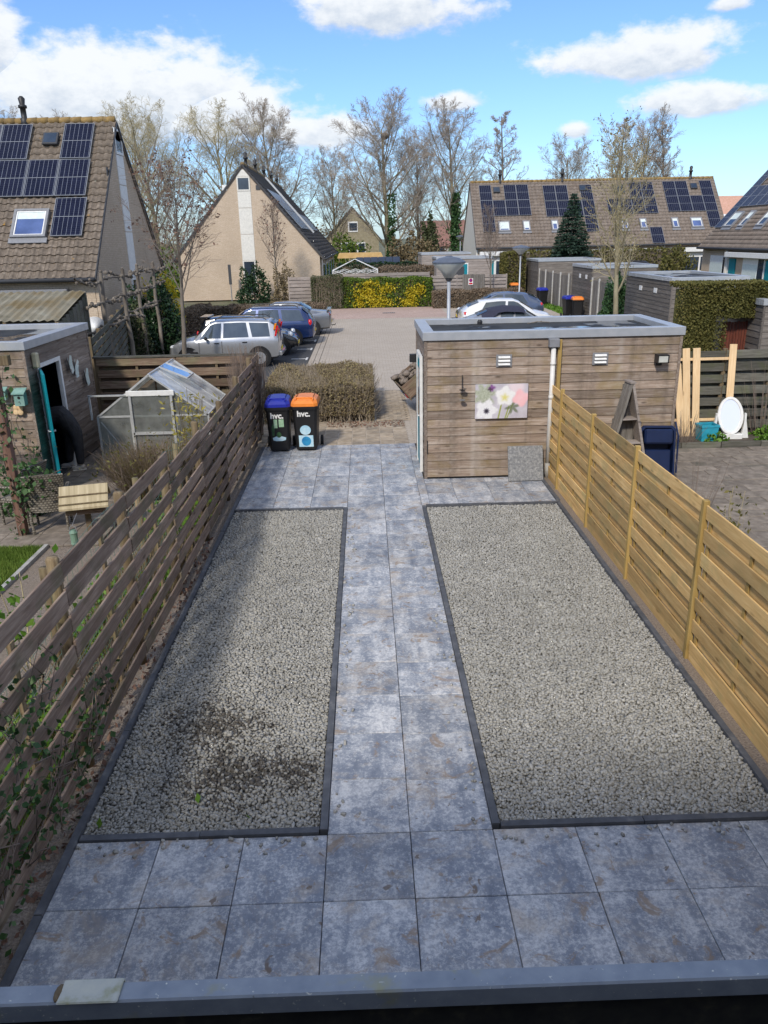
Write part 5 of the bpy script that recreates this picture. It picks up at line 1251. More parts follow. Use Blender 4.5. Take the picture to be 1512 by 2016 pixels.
# lawn
def blades(name, n, area, h, m, parent=None, lean=.35, w=.006):
    x0, x1, y0, y1 = area
    p = np.stack([rng.uniform(x0, x1, n), rng.uniform(y0, y1, n), np.zeros(n)], 1)
    a = rng.uniform(0, 2*np.pi, n); hh = h*rng.uniform(.5, 1.2, n); l = rng.normal(0, lean, n)*hh; a2 = rng.uniform(0, 2*np.pi, n)
    s_ = np.stack([np.cos(a)*w, np.sin(a)*w, np.zeros(n)], 1); top = p + np.stack([np.cos(a2)*l, np.sin(a2)*l, hh], 1)
    v = np.stack([p - s_, p + s_, top], 1).reshape(-1, 3)
    return link(name, np_mesh(name, v, np.arange(3*n), 3, m), parent)
sheet('lawn_ground', -9.5, -4.92, -2, 5.9, -.03, mat('lawn_soil', [(.3, (.05, .075, .018)), (.7, (.10, .13, .035))], 9, .95))
g = stuff(blades('lawn_grass', 42000, (-6.6, -4.93, 3.2, 5.88), .07, m_lawn)); g['label'] = 'sunlit patch of green lawn at left edge'; g.location.z = -.03

# person in black bending into the shed
def skin_body(name, chain, m, parent=None, sub=2):
    """chain: list of (position, radius, parent index)"""
    me = bpy.data.meshes.new(name)
    me.from_pydata([c[0] for c in chain], [(i, c[2]) for i, c in enumerate(chain) if c[2] is not None], [])
    me.materials.append(m)
    o = link(name, me, parent)
    sk = o.modifiers.new('skin', 'SKIN')
    lay = me.skin_vertices[0] if me.skin_vertices else None
    if lay is None:
        bm = bmesh.new(); bm.from_mesh(me); bm.verts.layers.skin.verify(); bm.to_mesh(me); bm.free(); lay = me.skin_vertices[0]
    for i, c in enumerate(chain):
        r = c[1]; lay.data[i].radius = (r, r) if isinstance(r, (int, float)) else r
        lay.data[i].use_root = (c[2] is None)
    ss = o.modifiers.new('sub', 'SUBSURF'); ss.levels = sub; ss.render_levels = sub
    return o
pe = thing('person', 'person in black clothes and pale shoes bending into the open shed', 'person', (-5.83, 9.86, 0), R(4))
ch = [((.02, 0, .97), (.19, .19), None), ((-.14, .02, 1.06), (.20, .19), 0), ((-.34, .03, 1.06), (.21, .19), 1), ((-.54, .04, 1.00), (.19, .17), 2), ((-.68, .05, .92), .075, 3), ((-.80, .05, .84), (.085, .10), 4),
      ((.10, -.09, .80), .135, 0), ((.12, -.10, .46), .098, 6), ((.11, -.09, .11), .072, 7),
      ((-.05, .09, .80), .135, 0), ((-.10, .11, .46), .098, 9), ((-.17, .14, .11), .072, 10),
      ((-.52, -.17, .94), .07, 3), ((-.58, -.21, .68), .055, 12), ((-.68, -.19, .48), .042, 13),
      ((-.52, .26, .94), .07, 3), ((-.58, .30, .68), .055, 15), ((-.68, .28, .48), .042, 16)]
skin_body('body', ch, m_cloth, pe)
for (x, y, a) in ((.10, -.09, .3), (-.17, .14, .1)):
    MB().box(-.13, .13, -.045, .045, 0, .03, .01).ball((-.02, 0, .05), (.12, .046, .05), 12, 6).ball((.05, 0, .07), (.06, .043, .055), 10, 6).build('shoe', m_shoe, pe, True, loc=(x - .03, y, 0), rz=a)
hd = MB().ball((0, 0, 0), (.085, .078, .11), 14, 10).ball((-.085, 0, -.01), (.02, .014, .02), 8, 5).build('head', m_skin, pe, True, loc=(-.84, .05, .80)); hd.rotation_euler.y = R(-65)
MB().ball((.015, 0, .02), (.09, .085, .108), 14, 10).build('hair', mat('dark_hair', [(.3, (.02, .014, .01)), (.7, (.05, .035, .025))], 20, .6), hd, True)

# ------------------------------------------------------------------ right neighbour's garden
rp = sheet('right_garden_paving', 3.2, 13, -4, 10.3, -.03, m_paverbed)
pm2 = MB().box(-.148, .148, -.298, .298, -.035, 0, .006).data('paver', m_gardenpave)
cnt = 0
for j in range(34):
    for i in range(16):
        x, y = 3.4 + .6*i + (.3 if j % 2 else 0), 10.1 - .302*j
        if cnt >= 290 or x > 9.8: continue
        o = link('paver', pm2, rp, (x, y, -.008 + random.uniform(-.006, .006))); o.rotation_euler = (random.uniform(-.01, .01), random.uniform(-.01, .01), math.pi/2 + random.uniform(-.015, .015)); cnt += 1
bed2 = structure(MB().box(3.2, 13, 10.32, 11.3, -.05, .06).build('planting_bed', m_earth))
for i in range(10): MB().box(5.2 + .8*i, 5.98 + .8*i, 10.27, 10.33, -.05, .09 + random.uniform(-.01, .01)).build('edging_plank', m_darkx, bed2)
plank_fence('rear_fence', 'dark weathered plank fence behind the white oval mirror', (5.2, 11.35), (11.0, 11.35), 1.76, m_darkx, 7, .245, .17)
pl = thing('pale_pallet', 'frame of pale new pine planks leaning on the dark rear fence', 'pallet', (6.6, 10.95, .05)); pl.rotation_euler = (R(-9), 0, R(0))
for x, h, tl in ((-.40, 1.50, .10), (-.24, 1.80, .05), (-.06, 1.80, .03), (.60, 1.86, -.02)):
    o = MB().box(-.074, .074, -.012, .012, 0, h, .003).build('plank', m_paleplank, pl, loc=(x + (.05 if x < -.3 else 0), 0, 0)); o.rotation_euler.y = -tl
for z in (.32, 1.55): MB().box(-.52, .62, .013, .04, z, z + .055).build('cross_batten', m_paleplank, pl)
mi = thing('oval_mirror', 'white oval cheval mirror on curved feet before the rear fence', 'mirror', (7.14, 10.75, .02), R(-4))
def oval(rx, rz, y0, y1, cz, n=28): return [(rx*math.cos(2*math.pi*i/n), cz + rz*math.sin(2*math.pi*i/n)) for i in range(n)]
fr = MB(); n = 28; A, B = oval(.255, .385, 0, 0, .52), oval(.205, .335, 0, 0, .52)
vs = [(x, -.03, z) for x, z in A] + [(x, -.03, z) for x, z in B] + [(x, .02, z) for x, z in A] + [(x, -.005, z) for x, z in B]
fs = [q for i in range(n) for q in ((i, (i+1) % n, n + (i+1) % n, n + i), (2*n + i, 2*n + (i+1) % n, (i+1) % n, i), (n + i, n + (i+1) % n, 3*n + (i+1) % n, 3*n + i))] + [tuple(range(2*n, 3*n))]
tl = fr.add(vs, fs).build('frame', m_white, mi); tl.rotation_euler.x = R(-20); tl.location = (0, -.14, 0)
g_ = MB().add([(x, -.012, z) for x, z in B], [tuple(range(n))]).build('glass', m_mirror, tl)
for sg in (-1, 1):
    MB().prism([(sg*.27, .55), (sg*.30, .55), (sg*.31, .40), (sg*.36, .18), (sg*.40, .0), (sg*.22, .0), (sg*.25, .12), (sg*.27, .3)], -.03, .03, 'y').build('support', m_white, mi)
MB().box(-.24, .24, -.12, .04, .0, .14, .01).build('drawer_base', m_white, mi)
tq = thing('turquoise_crate', 'turquoise plastic crate beside the oval mirror', 'crate', (6.62, 10.62, .05), R(4))
MB().add([(-.15, -.12, 0), (.15, -.12, 0), (.15, .12, 0), (-.15, .12, 0), (-.18, -.15, .33), (.18, -.15, .33), (.18, .15, .33), (-.18, .15, .33)], [(3, 2, 1, 0), (0, 1, 5, 4), (1, 2, 6, 5), (2, 3, 7, 6), (3, 0, 4, 7)]).build('tub', m_turq, tq)
MB().box(-.19, .19, -.16, -.14, .30, .34).box(-.19, .19, .14, .16, .30, .34).box(-.19, -.17, -.14, .14, .30, .34).box(.17, .19, -.14, .14, .30, .34).build('rim', m_turq, tq)
nv = thing('navy_tub', 'navy blue plastic wheelbarrow tub stood upright against the shed', 'tub', (4.78, 8.32, 0), R(-6))
def rr_(hx, z0, z1, y, c=.06): return [(-hx + c, y, z0), (hx - c, y, z0), (hx, y, z0 + c), (hx, y, z1 - c), (hx - c, y, z1), (-hx + c, y, z1), (-hx, y, z1 - c), (-hx, y, z0 + c)]
rs = [rr_(.31, .0, .92, 0), rr_(.30, .01, .91, -.03), rr_(.27, .04, .88, -.03), rr_(.23, .1, .80, .17), rr_(.26, .06, .85, .2)]
vs = [p for q in rs for p in q]; fs = [(i*8 + j, i*8 + (j+1) % 8, (i+1)*8 + (j+1) % 8, (i+1)*8 + j) for i in (0, 1, 2) for j in range(8)] + [tuple(range(24, 32))]
o = MB().add(vs, fs).build('tray', m_navy, nv); o.rotation_euler.x = R(-12)
o = MB().box(-.24, .24, -.10, .10, .60, .86, .03).box(-.22, .22, -.06, .12, .08, .5, .02).build('moulded_ribs', m_navy, nv); o.rotation_euler.x = R(-12)
for sx in (-.33, .33): o = MB().tube([(sx, -.02, .1), (sx, -.05, .75), (sx*.9, .05, .98)], .016, 7).build('frame_bar', m_navy, nv); o.rotation_euler.x = R(-10)
af = thing('a_frame_shelf', 'weathered A shaped wooden shelf leaning against the shed', 'shelf', (4.17, 8.30, 0), R(6))
for sg in (-1, 1):
    MB().obox((sg*.21, 0, .86), (sg*-.205, 0, .85), (0, .13, 0), (.02*1, 0, .006*sg)).build('side_plank', m_silverwood if sg > 0 else m_greyz, af)
for z in (.3, .66, 1.08): MB().box(-.40*(1 - z/1.78), .40*(1 - z/1.78), -.11, .11, z, z + .022).build('shelf_board', m_silverwood, af)
MB().box(-.05, .05, -.14, .14, 1.70, 1.73).build('cap', m_silverwood, af)
for k in range(5): MB().box(-.34 + .137*k, -.21 + .137*k, .115, .13, .02, 1.66 - abs(-.275 + .137*k)*4.3).build('back_board', m_greyz, af)

# ------------------------------------------------------------------ sheds and fences of the right alley
a1 = shed('alley_shed', 'grey plank shed in the right alley, nearest of three with pale roof rims', 10.5, 13.2, 23.3, 28.2, front=m_greywood, side=m_greywoody, sides='fl', group='alley sheds')
vent(.7, 2.0, a1)
for k in (0, 1): MB().box(-.012, .02, 1.4 + 1.6*k, 1.7 + 1.6*k, 1.95, 2.12).build('vent', m_white, a1)
MB().tube([(2.2, -.06, 2.45), (2.2, -.06, .1)], .05, 8).box(2.1, 2.3, -.14, -.02, 2.2, 2.42).build('downpipe', m_whiteplastic, a1)
a2 = shed('alley_shed', 'grey plank shed in the right alley behind the bins pair', 11.0, 14.2, 35.0, 38.8, front=m_greywood, side=m_greywoody, sides='fl', group='alley sheds')
for k in (0, 1): MB().box(-.012, .02, .9 + 1.2*k, 1.2 + 1.2*k, 1.9, 2.1).build('vent', m_white, a2)
a3 = shed('alley_shed', 'farthest grey shed of the right alley beside the tall hedge', 10.9, 14.9, 47.0, 50.8, front=m_greywood, side=m_greywoody, sides='fl', group='alley sheds')
w = MB().box(2.9, 3.4, -.05, -.004, 1.7, 2.15).build('window', m_teal, a3); MB().box(2.98, 3.32, -.06, -.049, 1.78, 2.07).build('pane', m_pane, w)
a4 = shed('alley_shed', 'grey shed cut off by the right edge beside the clipped hedge arch', 8.95, 12.2, 13.6, 17, front=m_greywood, side=m_greywoody, sides='fl', group='alley sheds')
a5 = shed('parking_shed', 'pale grey shed with small teal window behind the slatted gate', 4.6, 8.3, 49.5, 53, front=m_silverwood, side=m_silverwood, sides='fl', zt=2.62, group='alley sheds')
w = MB().box(1.05, 2.05, -.06, -.004, 1.3, 2.3).build('window', m_teal, a5); MB().box(1.25, 1.85, -.07, -.059, 1.45, 2.15).build('pane', m_darkgrey, w); MB().box(.98, 2.12, -.03, -.003, 1.23, 2.37).build('window_frame', m_white, a5)
a6 = shed('parking_shed', 'far pale flat roofed shed left of the bare tree row end', 4.2, 8.0, 58, 62, front=m_silverwood, side=m_silverwood, sides='fl', zt=2.75, group='alley sheds')
def slat_vertical(name, label, a, b, h, m, pw=.14, posts=None):
    a, b = Vector((*a, 0)), Vector((*b, 0)); L = (b - a).length; rz = math.atan2((b - a).y, (b - a).x)
    t = thing(name, label, 'fence', a, rz); n = round(L/pw); me = MB().box(-pw/2 + .006, pw/2 - .006, -.012, .012, .03, h, .003).data('board', m)
    for i in range(n):
        o = link('board', me, t, ((i + .5)*pw, 0, random.uniform(-.02, .02)))
    MB().box(0, L, .012, .05, .4, .48).box(0, L, .012, .05, h - .4, h - .32).build('rail', m, t)
    for x in (posts or []): MB().box(x - .05, x + .05, -.07, .0, 0, h + .12, .01).build('post', m_concrete, t)
    return t
slat_vertical('alley_fence', 'grey vertical board fence with pale concrete posts in the right alley', (11.0, 47.0), (11.0, 39.0), 1.9, m_greyz, .16, [0.1, 1.9, 3.8, 5.7, 7.6])
slat_vertical('alley_gate', 'grey vertical board gate between two alley sheds', (11.0, 34.9), (11.0, 31.5), 1.9, m_greyz, .15, [.1, 1.3, 3.2])
slat_vertical('board_gate', 'narrow grey board gate against the nearest alley shed', (12.0, 22.8), (13.2, 22.8), 1.9, m_greyz, .13)
slat_vertical('red_gate', 'narrow red brown board gate left of the clipped hedge', (10.9, 20.4), (11.5, 20.4), 2.0, m_redwood, .12)
slat_vertical('arch_gate', 'dark red slatted gate inside the clipped hedge arch', (8.35, 14.3), (8.95, 14.3), 2.0, m_redwood, .07)
# slatted fence with gate at the end of the court
plank_fence('court_fence', 'pale slatted fence right of the yellow flowering hedge', (4.0, 46.0), (8.7, 46.0), 1.76, m_silverwood, 8, .21, .17, two=True, mpost=m_silverwood, panel_w=1.6)
plank_fence('low_fence', 'pale plank fence peeking above the flowering hedge', (-2.2, 47.0), (3.9, 47.0), 1.95, m_silverwood, 8, .21, .19, two=True, mpost=m_silverwood)
plank_fence('house_fence', 'pale slatted fence panel beside the mid house gable', (-5.0, 46.0), (-3.4, 46.0), 1.86, m_silverwood, 8, .215, .185, two=True, mpost=m_silverwood)
slat_vertical('court_gate', 'silvered board gate with a no parking sign in the court fence', (5.9, 45.86), (7.3, 45.86), 1.8, m_greyz, .14)
sg = thing('no_parking_sign', 'small white and red no parking sign on the court gate', 'sign', (6.42, 45.80, 1.36))
MB().box(-.15, .15, 0, .01, -.2, .2).build('plate', m_white, sg)
MB().tube([(0, -.004, .08), (0, 0, .08)], .11, 20).build('red_ring', m_redlamp, sg); MB().tube([(0, -.008, .08), (0, -.004, .08)], .08, 20).build('blue_disc', m_blue, sg)
MB().obox((0, -.01, .08), (.07, 0, -.07), (0, .002, 0), (.012, 0, .012)).build('red_bar', m_redlamp, sg)
MB().box(-.11, .11, -.004, 0, -.16, -.07).build('text_line', m_redlamp, sg)
# pavilion frame
pv_ = thing('gazebo_frame', 'bare white folding gazebo frame behind the flowering hedge', 'gazebo', (-.85, 50.3, 0))
fr = MB()
cs = [(-1.5, -1.2), (1.5, -1.2), (1.5, 1.2), (-1.5, 1.2)]
for (x, y) in cs: fr.tube([(x, y, 0), (x, y, 2.05)], .022, 6)
fr.build('leg_set', m_white, pv_)
fr = MB()
for (x, y) in cs: fr.tube([(x, y, 2.05), (0, 0, 2.75)], .022, 6)
fr.build('roof_strut', m_white, pv_)
fr = MB()
for i in range(4):
    (x0, y0), (x1, y1) = cs[i], cs[(i+1) % 4]
    for k in range(4):
        a, b = k/4, (k+1)/4
        for za, zb in ((1.85, 2.08), (2.08, 1.85)): fr.tube([(x0 + (x1-x0)*a, y0 + (y1-y0)*a, za), (x0 + (x1-x0)*b, y0 + (y1-y0)*b, zb)], .017, 5)
fr.build('scissor_lattice', m_white, pv_)
# ------------------------------------------------------------------ vegetation
def tubes_mesh(name, lines, m, sides):
    """lines: list of (points (k,3), radii (k)); all become one mesh"""
    V, F = [], []; base_i = 0
    ang = np.arange(sides)*2*np.pi/sides
    groups = {}
    for p, r in lines: groups.setdefault(len(p), []).append((p, r))
    for k, g in groups.items():
        P = np.array([q[0] for q in g]); Rr = np.array([q[1] for q in g]); n = len(g)
        t = np.gradient(P, axis=1); t /= np.linalg.norm(t, axis=2, keepdims=True) + 1e-9
        ref = np.where(np.abs(t[:, :1, 2:3]) < .9, np.array([0, 0, 1.]), np.array([1., 0, 0]))
        a = np.cross(t, np.broadcast_to(ref, t.shape)); a /= np.linalg.norm(a, axis=2, keepdims=True) + 1e-9; b = np.cross(t, a)
        ring = P[:, :, None, :] + (a[:, :, None, :]*np.cos(ang)[None, None, :, None] + b[:, :, None, :]*np.sin(ang)[None, None, :, None])*Rr[:, :, None, None]
        V.append(ring.reshape(-1, 3))
        o = (np.arange(n)*k*sides)[:, None, None]; i = np.arange(k-1)[None, :, None]*sides; j = np.arange(sides)[None, None]; j2 = (j + 1) % sides
        F.append((base_i + np.stack([o + i + j, o + i + sides + j, o + i + sides + j2, o + i + j2], -1)).reshape(-1)); base_i += n*k*sides
    return np_mesh(name, np.concatenate(V), np.concatenate(F), 4, m, True)
def grow(R_, lines, p, d, L, r, lvl, cfg):
    n = cfg['seg'][lvl]; pts = [p]; dirs = []
    d = d/np.linalg.norm(d)
    nz = R_.normal(0, cfg['wob'][lvl], (n, 3)); nz[:, 2] += cfg['up'][lvl]
    for i in range(n):
        d = d + nz[i]; d = d/math.sqrt(d[0]*d[0] + d[1]*d[1] + d[2]*d[2])
        pts.append(pts[-1] + d*(L/n)); dirs.append(d)
    pts = np.array(pts); f = np.linspace(0, 1, n + 1)
    rad = r*(1 - f*(1 - cfg['taper'][lvl]))
    lines[lvl].append((pts, rad))
    if lvl >= len(cfg['n']) - 1: return
    nc = cfg['n'][lvl]
    for c in range(nc):
        t = cfg['from'][lvl] + (1 - cfg['from'][lvl])*(c + R_.uniform(.1, .9))/nc
        k = min(int(t*n), n - 1); q = pts[k] + (pts[k+1] - pts[k])*(t*n - k)
        dd = dirs[k]
        if lvl == 0: az = c*2.4 + R_.uniform(-.4, .4); ref = np.array([math.cos(az), math.sin(az), 0])
        else: ref = R_.normal(0, 1, 3)
        side = ref - dd*np.dot(ref, dd); side /= np.linalg.norm(side) + 1e-9
        an = math.radians(R_.uniform(*cfg['ang'][lvl]))
        nd = dd*math.cos(an) + side*math.sin(an)
        if lvl == 0: ll = L*cfg['len'][0]*cfg['shape'](t)*R_.uniform(.8, 1.15)
        else: ll = L*cfg['len'][lvl]*(1.15 - .6*t)*R_.uniform(.7, 1.2)
        grow(R_, lines, q, nd, ll, max(rad[k]*cfg['rr'][lvl], cfg['rmin']), lvl + 1, cfg)
def last_level(R_, lines, cfg, k, length):
    """the finest twigs, all at once"""
    par = [l for q in lines[-2:-1] for l in q]
    P = np.array([l[0] for l in par]); n, m, _ = P.shape
    out = []
    Lp = np.linalg.norm(P[:, -1] - P[:, 0], axis=1)
    for c in range(k):
        t = (c + R_.uniform(.1, .95, n))/k*.95 + .05; x = t*(m - 1); i = np.minimum(x.astype(int), m - 2); f = (x - i)[:, None]
        a = P[np.arange(n), i]; b = P[np.arange(n), i + 1]; q = a + (b - a)*f; d = b - a; d /= np.linalg.norm(d, axis=1, keepdims=True) + 1e-9
        s = R_.normal(0, 1, (n, 3)); s -= d*np.sum(s*d, 1, keepdims=True); s /= np.linalg.norm(s, axis=1, keepdims=True) + 1e-9
        an = np.radians(R_.uniform(22, 60, n))[:, None]; nd = d*np.cos(an) + s*np.sin(an)
        L = (np.maximum(Lp*length*(1.15 - .5*t), .18)*R_.uniform(.6, 1.3, n))[:, None]
        p1 = q + nd*L*.5 + R_.normal(0, .04, (n, 3))*L; p2 = p1 + (nd + np.array([0, 0, cfg['up'][-1]*2]))*L*.5 + R_.normal(0, .06, (n, 3))*L
        out.append(np.stack([q, p1, p2], 1))
    out = np.concatenate(out); r = cfg['rmin']*R_.uniform(.8, 1.15, len(out))
    lines[-1].extend((o, np.array([x, x*.8, x*.5])) for o, x in zip(out, r))
def tree_meshes(seed, H, r0, n, lens, ang, shape, up, frm=.25, twig=m_twig, bark=m_bark, rmin=.009, rr=(.46, .5, .55, .6), wob=(.03, .06, .09, .12, .15), seg=(7, 6, 4, 3, 2)):
    R_ = np.random.default_rng(seed); lines = [[] for _ in range(len(n) + 1)]
    cfg = dict(n=n, len=lens, ang=ang, shape=shape, up=up, seg=seg, wob=wob, taper=(.2, .25, .3, .4, .5), rr=rr, rmin=rmin, **{'from': (frm, .12, .1, .1, .1)})
    grow(R_, lines, np.zeros(3), np.array([0, 0, 1.]), H, r0, 0, cfg)
    last_level(R_, lines, cfg, n[-1], lens[-1])
    trunk = tubes_mesh('trunk', lines[0], bark, 9)
    limbs = tubes_mesh('limbs', lines[1], bark, 6)
    crown = tubes_mesh('crown', [l for q in lines[2:] for l in q], twig, 3)
    return trunk, limbs, crown, lines
def place_tree(name, label, ms, loc, rz=0, sc=(1, 1, 1), group=None, cat='tree'):
    t = thing(name, label, cat, loc, rz, group); t.scale = sc
    link('trunk', ms[0], t); link('limbs', ms[1], t); link('crown', ms[2], t)
    return t
fan = tree_meshes(11, 16.0, .30, (24, 10, 8, 8), (.47, .46, .46, .62), ((26, 52), (25, 52), (25, 58), (25, 60)), lambda t: .42 + .85*(1 - t)**.6, (.0, .07, .05, .03, .05), .14, m_twig, m_barkg, .0105)
oval_t = tree_meshes(12, 15.0, .26, (22, 9, 8, 7), (.30, .46, .46, .62), ((25, 45), (25, 50), (25, 55), (25, 60)), lambda t: .55 + .75*math.sin(math.pi*min(1, t*.95))**.8*(1.25 - .5*t), (.0, .08, .06, .04, .05), .22, m_twig, m_barkg, .010)
cone_t = tree_meshes(13, 16.0, .22, (34, 9, 6, 5), (.27, .42, .44, .62), ((48, 70), (28, 50), (25, 55), (25, 60)), lambda t: .20 + 1.05*(1 - t), (.0, .05, .05, .04, .04), .16, m_twig, m_bark, .011)
clump_t = tree_meshes(14, 15.5, .3, (22, 9, 7, 6), (.38, .46, .48, .65), ((22, 48), (25, 55), (25, 60), (25, 65)), lambda t: .55 + .75*math.sin(math.pi*t), (.0, .05, .03, .02, .03), .10, m_twigg, m_barkg, .0105)
bg = [(fan, 2.4, 86, 0, (1.2, 1.2, .95), 'bare_tree', 'widest bare tree, fan shaped crown, between mid house and far row'),
      (oval_t, 9.9, 86, 1, (1.15, 1.15, 1.0), 'bare_tree', 'bare tree with ivy clad trunk left of the far row'),
      (cone_t, 15.4, 88, 2, (1.05, 1.05, 1.04), 'bare_tree', 'slender bare tree behind the left end of the far roof'),
      (oval_t, 6.6, 97, 3, (.85, .85, .9), 'bare_tree', 'smaller bare tree in the gap between the two trees with ivy'),
      (clump_t, -15.0, 88, 0, (1.2, 1.2, .97), 'bare_tree', 'tall bare tree standing left behind the mid house gable'),
      (fan, -10.4, 92, 2.2, (1.15, 1.15, .96), 'bare_tree', 'tall bare tree rising behind the mid house ridge'),
      (clump_t, -21.5, 80, 1.4, (1.0, 1.0, .93), 'bare_tree', 'yellowish bushy bare tree right of the left house roof'),
      (clump_t, -26.5, 92, 3.0, (1.05, 1.05, .95), 'bare_tree', 'yellowish bare tree partly behind the left house verge'),
      (oval_t, -44.0, 100, 2.0, (1.2, 1.2, 1.2), 'bare_tree', 'bare tree top at far left behind the flue pipe'),
      (fan, -38.0, 104, 1.0, (.9, .9, 1.0), 'bare_tree', 'bare tree tips showing just above the left house ridge'),
      (oval_t, -3.6, 96, .7, (.9, .9, .82), 'bare_tree', 'low bare tree at the far end of the mid house roof'),
      (oval_t, 23.8, 92, 2.6, (.95, .95, .82), 'bare_tree', 'leftmost of the bare trees behind the far roof middle'),
      (cone_t, 28.0, 92, .4, (1.1, 1.1, 1.0), 'bare_tree', 'second of the bare trees behind the far roof middle'),
      (oval_t, 32.4, 94, 5.0, (1.15, 1.15, .98), 'bare_tree', 'tallest bare tree behind the right part of the far roof'),
      (cone_t, 35.8, 92, 3.6, (1.0, 1.0, .98), 'bare_tree', 'rightmost bare tree behind the far roof'),
      (oval_t, 47.5, 84, 4.4, (1.1, 1.1, .86), 'bare_tree', 'bare tree cut off by the right picture edge')]
for ms, x, y, rz, sc, nm, lb in bg: place_tree(nm, lb, ms, (x, y, -.1), rz, sc, 'bare trees in the background')
def leaves(name, p, size, m, parent=None, aspect=1.6, up=0.0):
    n = len(p); a = rng.normal(0, 1, (n, 3)); a /= np.linalg.norm(a, axis=1, keepdims=True)
    b = rng.normal(0, 1, (n, 3)); b[:, 2] += up; b -= a*np.sum(a*b, 1, keepdims=True); b /= np.linalg.norm(b, axis=1, keepdims=True) + 1e-9
    s = (size*rng.uniform(.6, 1.3, n))[:, None]
    v = np.stack([p - a*s*aspect*.5, p - b*s*.5, p + a*s*aspect*.5, p + b*s*.5], 1).reshape(-1, 3)
    return link(name, np_mesh(name, v, np.arange(4*n), 4, m), parent)
def hedge(name, label, x0, x1, y0, y1, h, m, n, size, twig=None, ntw=0, core=m_hedgecore, rough=.08, group=None, rz=0, z0=0, bare=0):
    cx, cy = (x0 + x1)/2, (y0 + y1)/2; a, b = (x1 - x0)/2, (y1 - y0)/2
    t = thing(name, label, 'hedge', (cx, cy, z0), rz, group)
    in_ = .10
    MB().box(-a + in_, a - in_, -b + in_, b - in_, bare*.3, h - in_).build('inner_twigs', core, t)
    # points on the shell: top, four sides
    ar = np.array([4*a*b, 2*a*h, 2*a*h, 2*b*h, 2*b*h]); k = rng.choice(5, n, p=ar/ar.sum()); u, v = rng.uniform(-1, 1, n), rng.uniform(-1, 1, n)
    p = np.zeros((n, 3)); dp = -np.abs(rng.normal(0, rough, n)) + rough*.5
    wav = .05*np.sin(u*a*3.1) + .04*np.sin(u*a*7.7 + v*3)
    for q in range(5):
        s = k == q
        if q == 0: p[s] = np.stack([u[s]*a, v[s]*b, h + dp[s] + wav[s]], 1)
        elif q < 3: p[s] = np.stack([u[s]*a, (-1 if q == 1 else 1)*(b + dp[s] + wav[s]*.6), bare*.22*h + (v[s]*.5 + .5)*h*(1 - bare*.22)], 1)
        else: p[s] = np.stack([(-1 if q == 3 else 1)*(a + dp[s]), u[s]*b, (v[s]*.5 + .5)*h], 1)
    p[:, 2] = np.clip(p[:, 2], .02, None)
    stuff(leaves('leaves', p, size, m, t))
    if ntw:
        L = []
        for _ in range(ntw):
            x, y = rng.uniform(-a, a), rng.choice([-1, 1])*b*rng.uniform(.55, 1.0)
            z = rng.uniform(.0, h*.5); d = np.array([rng.normal(0, .16), rng.normal(0, .1), rng.uniform(.3, .6)]) ; q0 = np.array([x, y, z])
            L.append((np.stack([q0, q0 + d*.5 + rng.normal(0, .03, 3), q0 + d]), np.array([.006, .005, .002])*rng.uniform(.7, 1.5)))
        for _ in range(ntw):
            x, y = rng.uniform(-a, a), rng.uniform(-b, b); q0 = np.array([x, y, h - .15]); d = np.array([rng.normal(0, .07), rng.normal(0, .07), rng.uniform(.10, .22)])
            L.append((np.stack([q0, q0 + d*.5, q0 + d]), np.array([.006, .005, .003])))
        for _ in range(max(6, ntw//22)):
            x, y = rng.uniform(-a, a), rng.uniform(-b, -b*.6); q0 = np.array([x, y, 0]); d = np.array([rng.normal(0, .08), rng.normal(0, .05), h*.7])
            L.append((np.stack([q0, q0 + d*.5 + rng.normal(0, .04, 3), q0 + d]), np.array([.016, .012, .006])))
        stuff(link('twigs', tubes_mesh('twigs', L, twig or m_hedgetwig, 3), t))
    return t
hedge('clipped_hedge', 'brown green winter hedge behind the two patio bins', -2.62, -.12, 13.25, 16.7, .84, m_hedge, 36000, .029, ntw=4200, bare=1)
hedge('parking_hedge', 'low brown hedge on the island behind the parked cars', -8.6, -2.35, 36.0, 37.7, .85, m_brownhedge, 22000, .06, ntw=900)
hedge('tall_brown_hedge', 'long brown hedge along the left end of the parking bays', -9.3, -8.35, 15.0, 37.8, .95, m_brownhedge, 36000, .06, ntw=900, twig=m_hedgetwig)
hedge('court_hedge', 'low brown hedge before the pale court fence and gate', 3.9, 9.3, 43.2, 44.9, .95, m_brownhedge, 14000, .06, ntw=500)
fl = hedge('flowering_hedge', 'green hedge with yellow forsythia patches at the end of the court', -3.3, 3.9, 44.7, 45.8, 1.68, m_greenhedge, 20000, .075)
hd_ = hedge('grey_shrub', 'dull grey green twiggy shrub left of the flowering hedge', -3.5, -1.6, 44.5, 45.9, 1.9, m_dullhedge, 8000, .05, ntw=700)
p = []
for (cx, cz, rx, rz_, n) in ((-.2, .85, 1.0, .55, 900), (.55, .35, .8, .35, 700), (2.75, .85, .45, .5, 700), (2.45, .3, .55, .3, 500), (1.1, 1.15, .6, .3, 350), (3.2, 1.1, .3, .3, 200), (.1, 1.45, .5, .2, 200), (-.6, .3, .4, .25, 250)):
    q = rng.normal(0, .5, (n, 2)); p.append(np.stack([cx + q[:, 0]*rx - .3, -.60 + rng.normal(0, .04, n), np.clip(cz + q[:, 1]*rz_, .05, 1.75)], 1))
p = np.concatenate(p); stuff(leaves('blossom', p[rng.random(len(p)) < .68], .08, m_yellow, fl))
hedge('tall_clipped_hedge', 'tall clipped yew hedge beside the far lamp post', 9.25, 10.5, 49.3, 52, 2.95, m_box, 9000, .09)
hedge('row_hedge', 'long level clipped hedge in front of the far row', 11.5, 24.5, 57.5, 58.6, 2.85, m_box, 12000, .10)
